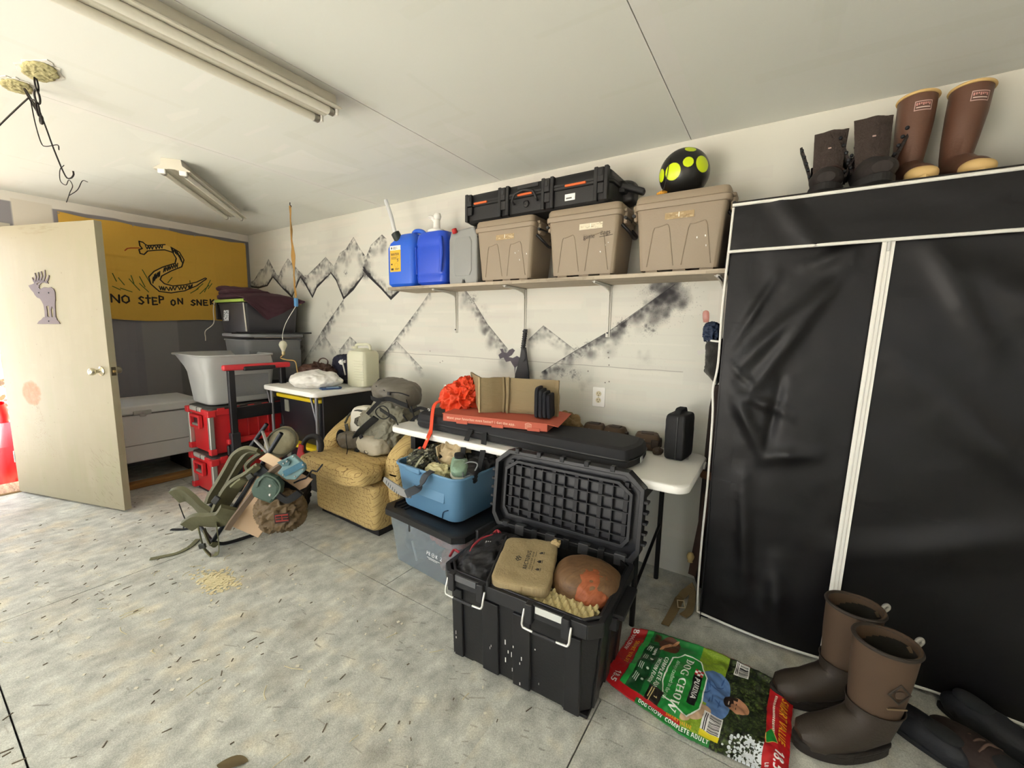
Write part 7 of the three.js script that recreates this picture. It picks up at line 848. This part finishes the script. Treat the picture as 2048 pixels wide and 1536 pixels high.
// ---------------------------------------------------------------- dog food bag lying flat
{
  const tx = canvasTex(1000, 1560, (c, W, Hh) => {
    const r = rng(91); c.fillStyle = '#1f7a33'; c.fillRect(0, 0, W, Hh);
    // photo area: trees, sky, lawn
    c.fillStyle = '#1d2417'; c.fillRect(0, 180, W, 420); for (let i = 0; i < 2600; i++) { c.fillStyle = ['#2c3a1c', '#12180e', '#3b4a24', '#50602e'][i % 4]; c.beginPath(); c.arc(r() * W, 170 + r() * 430, 3 + r() * 9, 0, 7); c.fill(); }
    for (let i = 0; i < 420; i++) { c.fillStyle = i % 5 ? '#dfe6ea' : '#2a3420'; c.beginPath(); c.arc(780 + Math.sqrt(r()) * 220, 180 + r() * r() * 300, 3 + r() * 11, 0, 7); c.fill(); }
    c.fillStyle = '#86a52b'; c.fillRect(0, 560, W, 260); for (let i = 0; i < 2600; i++) { c.fillStyle = ['#9dbb36', '#6d8f22', '#b2c94a'][i % 3]; c.fillRect(r() * W, 560 + r() * 260, 2, 10); }
    // man in a blue shirt, bald with dark beard, and a pale dog
    c.fillStyle = '#5d7fb4'; c.beginPath(); c.ellipse(480, 640, 190, 150, 0.2, 0, 7); c.fill(); c.beginPath(); c.ellipse(660, 560, 120, 90, 0.5, 0, 7); c.fill(); c.fillStyle = '#35588f'; for (let i = 0; i < 14; i++) { c.beginPath(); c.ellipse(330 + r() * 330, 560 + r() * 160, 6, 40, r() * 3, 0, 7); c.fill(); }
    c.fillStyle = '#c58d6c'; c.beginPath(); c.ellipse(560, 410, 78, 100, 0.1, 0, 7); c.fill(); c.fillStyle = '#2e211b'; c.beginPath(); c.ellipse(548, 488, 66, 48, 0, 0, 7); c.fill(); c.fillRect(486, 410, 26, 70); c.fillStyle = '#b57f60'; c.beginPath(); c.ellipse(575, 448, 26, 14, 0, 0, 7); c.fill(); c.fillStyle = '#f0e4da'; c.fillRect(540, 476, 42, 10); c.fillStyle = '#2a1c16'; c.fillRect(530, 412, 24, 7); c.fillRect(580, 412, 24, 7);
    c.fillStyle = '#c9a98a'; c.beginPath(); c.ellipse(780, 700, 110, 70, 0.9, 0, 7); c.fill(); c.beginPath(); c.ellipse(860, 790, 46, 60, 0.3, 0, 7); c.fill(); c.fillStyle = '#1c1410'; c.beginPath(); c.ellipse(800, 640, 22, 14, 0, 0, 7); c.fill(); c.beginPath(); c.arc(745, 700, 9, 0, 7); c.fill();
    // lower green panel
    const gg = c.createLinearGradient(0, 820, 0, 1400); gg.addColorStop(0, '#2c9c48'); gg.addColorStop(1, '#12572a'); c.fillStyle = gg; c.fillRect(0, 820, W, 600); c.fillStyle = '#2fae4f'; c.fillRect(40, 1330, W - 80, 60); c.fillStyle = '#0f4a22'; c.fillRect(250, 1190, W - 330, 140);
    // bowl with sliced chicken
    c.fillStyle = '#5a2c1a'; c.beginPath(); c.arc(190, 1130, 110, 0, 7); c.fill(); for (let i = 0; i < 6; i++) { c.fillStyle = ['#d7a27c', '#c48a62'][i % 2]; c.beginPath(); c.ellipse(150 + i * 20, 1090 + i * 16, 66, 18, 0.6, 0, 7); c.fill(); } c.fillStyle = '#4a2a18'; for (let i = 0; i < 60; i++) { c.beginPath(); c.arc(110 + r() * 90, 1240 + r() * 60, 9, 0, 7); c.fill(); }
    // hexagon badge
    c.beginPath(); for (const [i, p] of [[250, 800], [420, 700], [760, 690], [870, 760], [800, 1010], [640, 1060], [330, 1050], [240, 960]].entries()) i ? c.lineTo(p[0], p[1]) : c.moveTo(p[0], p[1]); c.closePath(); c.fillStyle = '#1f8f36'; c.fill(); c.lineWidth = 12; c.strokeStyle = '#f2f5ee'; c.stroke();
    c.fillStyle = '#111'; c.fillRect(440, 736, 310, 74); c.fillStyle = '#f4f4f0'; c.font = 'bold 60px sans-serif'; c.fillText('PURINA', 466, 794); for (let i = 0; i < 9; i++) { c.fillStyle = i % 2 ? '#fff' : '#c5202a'; c.fillRect(366 + (i % 3) * 24, 738 + Math.floor(i / 3) * 24, 24, 24); }
    c.fillStyle = '#fbfbf6'; c.font = 'bold 104px serif'; c.fillText('DOG CHOW', 274, 934); c.font = 'italic 40px serif'; c.fillText('Always Crafted in the USA', 330, 1010);
    c.font = 'bold 58px sans-serif'; c.fillText('COMPLETE ADULT', 360, 1120); c.font = 'bold 42px sans-serif'; c.fillText('CHICKEN FLAVOR', 400, 1172); c.font = 'bold 36px sans-serif'; c.fillText('100%', 300, 1250); for (let i = 0; i < 4; i++) { c.fillStyle = '#dfe8dc'; c.beginPath(); c.arc(310 + i * 150, 1225 + (i ? 0 : 60), 16, 0, 7); c.fill(); for (let k = 0; k < 3; k++) c.fillRect(280 + i * 150, 1270 + k * 16, 90, 7); }
    c.fillStyle = '#231d17'; c.save(); c.translate(830, 1010); c.rotate(0.1); c.fillRect(-60, 0, 180, 130); c.fillStyle = '#d8c68a'; c.font = 'bold 40px sans-serif'; c.fillText('1', 20, 60); c.fillRect(-40, 80, 140, 8); c.fillRect(-40, 100, 110, 8); c.restore();
    // red bands at both ends and along the sides
    c.fillStyle = '#c01d24'; c.fillRect(0, 0, W, 180); c.fillRect(0, 1395, W, 165); c.fillRect(0, 0, 40, Hh); c.fillRect(920, 800, 80, 620); c.fillStyle = '#1d7d33'; c.fillRect(955, 560, 45, 640);
    c.fillStyle = '#f2b32a'; c.font = 'bold 76px sans-serif'; c.fillText('SMART VALUE', 230, 90); c.fillStyle = '#f6e9d8'; c.font = 'bold 30px sans-serif'; for (let i = 0; i < 24; i++) c.fillRect(250 + i * 19, 120, 13, 16); c.fillStyle = '#fff'; c.font = 'bold 96px sans-serif'; c.fillText('18.5', 800, 110); c.font = 'bold 34px sans-serif'; c.fillText('LB', 950, 160);
    c.fillStyle = '#1f8f36'; c.beginPath(); c.moveTo(640, 140); c.lineTo(760, 96); c.lineTo(800, 170); c.lineTo(700, 178); c.fill(); c.strokeStyle = '#e8c96a'; c.lineWidth = 5; c.stroke();
    c.fillStyle = '#f2b32a'; c.font = 'bold 60px sans-serif'; c.fillText('SMART VALUE', 250, 1470); c.fillStyle = '#fff'; c.font = 'bold 84px sans-serif'; c.fillText('18', 30, 1540); c.fillText('18.5', 800, 1480); c.font = 'bold 52px serif'; c.fillText('DOG CHOW', 130, 1540);
    c.save(); c.translate(985, 1180); c.rotate(-Math.PI / 2); c.fillStyle = '#fff'; c.font = 'bold 42px sans-serif'; c.fillText('DOG CHOW  COMPLETE ADULT', 0, 0); c.fillStyle = '#f2b32a'; c.font = 'bold 34px sans-serif'; c.fillText('SMART VALUE', 250, -44); c.restore();
    // bar codes and price sticker
    const bar = (x, y, w, h) => { c.fillStyle = '#f3f3ef'; c.fillRect(x, y, w, h); c.fillStyle = '#222'; for (let i = 8; i < w - 10; i += 4 + r() * 7) c.fillRect(x + i, y + 10, 1.5 + r() * 3.5, h * 0.62); for (let k = 0; k < 2; k++) c.fillRect(x + 10, y + h * 0.78 + k * 12, w - 24, 6); };
    c.save(); bar(70, 380, 160, 120); bar(745, 500, 200, 150); c.fillStyle = '#e6d426'; c.fillRect(905, 500, 40, 150); c.restore();
  });
  tx.wrapS = tx.wrapT = THREE.ClampToEdgeWrapping;
  const t = thing('dog_food_bag', 'empty red and green dog food bag lying flat on the floor beside the black trunk', 'bag');
  const A = [4.681, 0.01, 0.608], B = [4.651, 0.01, 0.945], Cc = [5.276, 0.01, 0.99], Dd = [5.301, 0.01, 0.586];
  const g = sheet((u, v) => { // u across the bag (far edge to near edge), v along it from foot to top
    const k = (a) => lerp(lerp(A[a], B[a], u), lerp(Dd[a], Cc[a], u), v), edge = Math.min(1, 5 * u, 5 * (1 - u), 6 * v, 6 * (1 - v));
    const n = fbm(u * 4 + 3, v * 7, 5, 3), bulge = Math.sin(Math.PI * v) * 0.05 * (u - 0.5) * 2;
    return [k(0) + 0.012 * fbm(v * 9, u * 3, 1) - 0.01 * Math.sin(u * Math.PI) * (v - 0.5), 0.012 + 0.018 * edge + 0.022 * n * edge + 0.012 * Math.abs(fbm(u * 12, v * 12, 8)) + 0.014 * Math.exp(-(((v - 0.93) / 0.04) ** 2)) + 0.016 * Math.exp(-(((u - 0.07) / 0.04) ** 2)), k(2) + bulge + 0.012 * fbm(v * 8, u * 2, 4)];
  }, 70, 110, 0.006);
  part('bag_film', g, M(0xffffff, 0.28, { map: tx, clearcoat: 0.5, clearcoatRoughness: 0.25, side: THREE.DoubleSide }), t);
}

// ---------------------------------------------------------------- work boots on the floor
{
  const up = M(0x4f3c2b, 0.8, { bumpMap: weaveB, bumpScale: 0.0005 }), rub = M(0x31281f, 0.6, { bumpMap: grainB, bumpScale: 0.0008 }), lin = cloth(0x16130f), sole = M(0x1d1711, 0.8, { bumpMap: crinkB, bumpScale: 0.004 }), tan = M(0x6d5a42, 0.6);
  function workBoot(pos, turn, label) {
    const t = thing('work_boot', label, 'boot', pos, turn, 'brown work boots on the floor');
    const rings = [[0.405, -0.01, 0.05, 0.082, 0.088], [0.395, -0.01, 0.05, 0.081, 0.087], [0.3, -0.005, 0.02, 0.077, 0.082], [0.2, 0, 0, 0.068, 0.074], [0.14, 0.004, -0.1, 0.058, 0.07], [0.105, 0.02, -0.5, 0.053, 0.08], [0.08, 0.07, -1.0, 0.052, 0.066], [0.062, 0.12, -1.35, 0.055, 0.054], [0.052, 0.175, -1.5, 0.056, 0.045], [0.048, 0.21, -1.52, 0.046, 0.034], [0.045, 0.23, -1.52, 0.018, 0.014]];
    part('boot_shell', bootShell(rings, 0.006), up, t);
    const rr2 = rings.slice(3).map(([y, f, th, a, b]) => [y, f, th, a + 0.004, b + 0.004]).map((q, i) => i === 0 ? [0.185, q[1], q[2], q[3], q[4]] : q);
    part('rubber_foot', loft([...rr2].reverse().map((q) => bootRing(...q)), true, false, 1.2), rub, t);
    part('rubber_seam', at(new THREE.TorusGeometry(1, 0.03, 8, 40).scale(0.073, 0.079, 0.06).rotateX(Math.PI / 2), 0, 0.186, 0.0), rub, t);
    part('sole', [at(soleShape(0.30, 0.118, 0.03), 0, 0.016, 0.088), at(soleShape(0.31, 0.124, 0.012), 0, 0.036, 0.088)], sole, t);
    const l = part('lining', bootRing ? loft([[0.403, -0.01, 0.05, 0.0765, 0.0825], [0.25, 0, 0, 0.066, 0.072], [0.12, 0, 0, 0.05, 0.06]].map((q) => bootRing(...q)), false, true, 1.2) : null, lin, t);
    part('inner_mark', at(box(0.022, 0.03, 0.002, 0.0008), 0, 0.37, -0.088, 0.05, 0, 0.78), tan, l);
    part('top_binding', at(new THREE.TorusGeometry(1, 0.075, 8, 40).scale(0.081, 0.087, 0.085).rotateX(Math.PI / 2 - 0.05), 0, 0.403, -0.01), rub, t);
    part('pull_tab', [tube([[0, 0.385, -0.098], [0, 0.412, -0.104], [0, 0.418, -0.116], [0, 0.405, -0.12], [0, 0.385, -0.1]], 0.006)], M(0x8e8a80, 0.6), t);
    const lg = new THREE.Group(); lg.name = 'emblem'; t.add(lg); lg.position.set(0.0795, 0.285, 0.0); lg.rotation.y = Math.PI / 2;
    part('diamond', [at(extr([[0, 0.034], [0.034, 0], [0, -0.034], [-0.034, 0]], 0.004, 0.001, [[[0, 0.028], [0.028, 0], [0, -0.028], [-0.028, 0]]]), 0, 0, -0.001)], rub, lg); part('inner_shape', at(blob(0.03, 0.026, 0.006, { p: 2.5, amp: 0.002, s: 8 }), 0, 0, 0), M(0x4a3a2c, 0.7), lg); part('name_line', at(box(0.06, 0.005, 0.004, 0.001), 0, -0.052, -0.002), tan, lg);
    return t;
  }
  workBoot([5.50, 0, 0.715], -1.04, 'brown pull-on work boot nearer the camera, its toe by the dog food bag'); workBoot([5.44, 0, 0.545], -1.12, 'brown pull-on work boot standing behind its mate, against the wardrobe');
  const shoeM = M(0x14151a, 0.7, { bumpMap: grainB, bumpScale: 0.001 }), brM = M(0x2a1c16, 0.8, { bumpMap: crinkB, bumpScale: 0.004 });
  const shoe = (pos, turn, label, m, s, lace) => { const k = thing('floor_shoe', label, 'shoe', pos, turn); k.scale.setScalar(s); part('upper', at(blob(0.108, 0.10, 0.285, { p: 2.5, amp: 0.006, f: 14, flat: 0.55, s: 26, warp: (x, y, z) => [x * (1 - 0.25 * Math.max(0, -z * 5)), y * (y > 0 ? 1 - Math.max(0, z) * 3.6 : 1), z] }), 0, 0.045, 0), m, k); part('opening', at(blob(0.07, 0.03, 0.11, { p: 2.4, amp: 0.002 }), 0, 0.088, -0.06, 0.1), webbing, k); part('sole', at(soleShape(0.29, 0.11, 0.02), 0, 0.01, 0.0), M(0x0e0e10, 0.8), k); if (lace) for (let i = 0; i < 4; i++) part('lace', tube([[-0.035, 0.084 - i * 0.008, 0.0 + i * 0.022], [0, 0.1 - i * 0.009, 0.006 + i * 0.022], [0.035, 0.084 - i * 0.008, 0.0 + i * 0.022]], 0.0035, { n: 6 }), M(0x5a4438, 0.8), k); return k; };
  shoe([5.655, 0.001, 0.56], -2.3, 'black slip-on shoe just right of the brown work boots', shoeM, 0.95, false); shoe([5.88, 0.001, 0.43], 0.95, 'black slip-on shoe lying by the wardrobe hem at the photo’s right edge', shoeM, 1.05, false); shoe([5.80, 0.001, 0.62], -2.5, 'dark brown lace-up shoe in the bottom right corner of the photo', brM, 1.15, true);
}

// ---------------------------------------------------------------- strap and sleeve in the gap beside the wardrobe
{
  const lb = M(0x3a2418, 0.7, { bumpMap: crinkB, bumpScale: 0.002 }), tanW = cloth(0x7c6a4a);
  const s = thing('rifle_sling', 'brown sling with a metal buckle and round wooden knob hanging between table and wardrobe', 'sling');
  part('sling_strap', strap([[4.885, 0.93, 0.03], [4.882, 0.7, 0.06], [4.876, 0.45, 0.1], [4.862, 0.25, 0.16], [4.855, 0.13, 0.2]], 0.04, 0.008, [1, 0, 0.4]), lb, s); part('wooden_knob', at(lathe([[0.001, -0.028], [0.014, -0.026], [0.011, -0.02], [0.017, -0.008], [0.019, 0.006], [0.012, 0.022], [0.001, 0.026]]), ...[4.839, 0.221, 0.19]), M(0xb9a06a, 0.6), s);
  part('webbing_tail', strap([...[[4.873, 0.098, 0.24], [4.838, 0.051, 0.24], [4.812, 0.007, 0.24]], ...[[4.814, 0.03, 0.354], [4.808, 0.03, 0.437]], ...[[4.794, 0.008, 0.495]]], 0.04, 0.005, [0.7, 0.1, 0.6]), tanW, s); part('webbing_loop', strap([...[[4.871, 0.086, 0.25], [4.871, 0.025, 0.25]], ...[[4.873, 0.02, 0.341], [4.855, 0.02, 0.397]]], 0.036, 0.005, [0.8, 0, 0.5]), tanW, s);
  part('buckle', at(new THREE.TorusGeometry(0.022, 0.004, 4, 4).rotateZ(0.785), ...[4.838, 0.06, 0.369], -0.7, 0.4, 0.3), M(0xa59a80, 0.35, { metalness: 0.8 }), s);
  const g = thing('long_sleeve_case', 'dark brown long soft gun sleeve standing in the gap beside the wardrobe', 'gun case'); part('sleeve', loft([[0.05, 0.03, 0.0], [0.09, 0.06, 0.05], [0.085, 0.055, 0.5], [0.06, 0.04, 1.0], [0.03, 0.03, 1.12]].map(([w, d, y]) => el(w / 2, d / 2, y, 4.893 - 0.01 * y, 0.06))), M(0x241812, 0.85, { bumpMap: crinkB, bumpScale: 0.002 }), g); part('cuff', loft([el(0.05, 0.032, 0.62, 4.886, 0.06), el(0.05, 0.032, 0.66, 4.886, 0.06)]), M(0x5b3b22, 0.8), g);
}

// ---------------------------------------------------------------- litter on the floor
{
  const r = rng(123), flake = (x, z, w, l, a, y = 0.0012) => at(new THREE.BoxGeometry(w, 0.0018 + 0.002 * r(), l), x, y, z, (r() - 0.5) * 0.2, a, (r() - 0.5) * 0.2);
  const pile = []; for (let i = 0; i < 460; i++) { const t = r() * 6.283, q = Math.pow(r(), 0.8) * (0.55 + 0.6 * Math.abs(N3(Math.cos(t) * 2, Math.sin(t) * 2, 1.5) + 0.3)); const x = 2.70 + Math.cos(t) * q * 0.17 - 0.05 * Math.sin(t) * q, z = 1.52 + Math.sin(t) * q * 0.085 + Math.cos(t) * q * 0.02; pile.push(flake(x + (i < 120 ? (r() - 0.7) * 0.22 : 0), z + (i < 120 ? (r() - 0.5) * 0.12 : 0), 0.006 + r() * 0.009, 0.006 + r() * 0.012, r() * 3, 0.001 + (1 - q) * 0.006 * r())); }
  single('sawdust_pile', 'small spill of pale wood flakes on the floor in front of the pack frame', 'wood flakes', pile, M(0xd9cca4, 0.9), null, 'stuff');
  const dark = [], pale = [], chips = [];
  for (let i = 0; i < 330; i++) { const z = 0.9 + r() * 2.2, x = 0.9 + r() * 3.6; if (x > 2.2 && z < 1.2) continue; dark.push(flake(x, z, 0.002 + r() * 0.0025, 0.01 + r() * r() * 0.035, -0.5 + r() * 1.6)); }
  for (let i = 0; i < 26; i++) { const x = 2.3 + r() * 2.1, z = 1.15 + r() * 1.2, a = r() * 6, L = 0.03 + r() * 0.06; pale.push(tube([[x, 0.002, z], [x + Math.cos(a) * L * 0.5, 0.005, z + Math.sin(a) * L * 0.5 + 0.008], [x + Math.cos(a) * L, 0.002, z + Math.sin(a) * L]], 0.0014, { n: 4, seg: 6 })); }
  for (let i = 0; i < 190; i++) { const x = 1.6 + r() * 3.0, z = 1.1 + r() * 1.4; chips.push(flake(x, z, 0.004 + r() * 0.009, 0.004 + r() * 0.01, r() * 3)); }
  single('bark_litter', 'dark bits of bark and twig scattered over the floor', 'litter', dark, M(0x6d6354, 0.95), null, 'stuff'); single('straw_litter', 'pale straws scattered over the floor', 'straw', pale, M(0xd2c79c, 0.9), null, 'stuff'); single('chip_litter', 'white chips scattered over the floor', 'chips', chips, M(0xd9d4c2, 0.9), null, 'stuff');
  single('dead_leaf', 'curled dark leaf on the floor at the bottom edge of the photo', 'leaf', sheet((u, v) => { const w = 0.018 * Math.sin(v * Math.PI) ** 0.7; const p = [3.794, 0.004, 1.916]; return [p[0] - 0.03 + v * 0.07 + (u - 0.5) * w, 0.003 + 0.012 * Math.abs(u - 0.5) * Math.sin(v * 3), p[2] + 0.03 - v * 0.06 + (u - 0.5) * w * 2]; }, 6, 12, 0.001), M(0x5f5134, 0.9));
}

// ---------------------------------------------------------------- outside, seen past the door's hinge side
{
  const r = rng(500), c = thing('red_fuel_jug', 'red plastic fuel jug standing on the leaves outside the doorway', 'jug', [-0.78, -0.12, 1.84], 0.4), rd = plastic(0xd0161c, 0.4); c.scale.setScalar(1.7);
  part('jug_body', loft([rr(0.24, 0.2, 0.04, 0), rr(0.26, 0.22, 0.05, 0.02), rr(0.25, 0.21, 0.05, 0.22), rr(0.13, 0.12, 0.04, 0.3), rr(0.06, 0.06, 0.025, 0.33)]), rd, c); part('spout', tube([[0, 0.32, 0], [0.01, 0.38, 0], [0.03, 0.44, 0.02]], 0.02), rd, c); part('handle', tube([[-0.05, 0.28, 0], [-0.1, 0.32, 0], [-0.12, 0.24, 0], [-0.11, 0.18, 0]], 0.016), rd, c);
  const lv = [], lg = new THREE.CircleGeometry(0.05, 7); for (let i = 0; i < 900; i++) { const q = r(), x = -0.45 - r() * 2.4, z = 1.5 + r() * 1.6, y = -0.12 + (x < -0.9 ? r() * Math.min(0.9, (-0.9 - x) * 0.8) : r() * 0.04); lv.push(at(lg.clone().scale(0.5 + 0.6 * r(), 0.4 + r() * 0.3, 1), x, y, z, r() * 6, r() * 6, r() * 6)); }
  single('leaf_heap', 'heap of dry brown leaves outside the doorway', 'leaves', lv, M(0x8d7a64, 0.9, { side: THREE.DoubleSide }), null, 'stuff');
  const br = thing('brush_branch', 'bare pale branches piled outside the doorway behind the red jug', 'branch'); for (let i = 0; i < 12; i++) { const x = -1.0 - r() * 0.8, z = 1.8 + r() * 0.5, y = -0.05 + r() * 0.3; part('twig', tube([[x, y, z], [x + 0.1, y + 0.4, z + 0.1 * r()], [x - 0.1 + 0.3 * r(), y + 0.7, z + 0.2 * r()], [x + 0.3 * r(), y + 0.9 + 0.3 * r(), z + 0.3 * r()]], 0.012 + 0.012 * r(), { n: 6 }), M(0x77706a, 0.9), br); }
}
scene.traverse((o) => { if (o.isMesh) { o.castShadow = true; o.receiveShadow = true; } });
renderer.render(scene, camera);
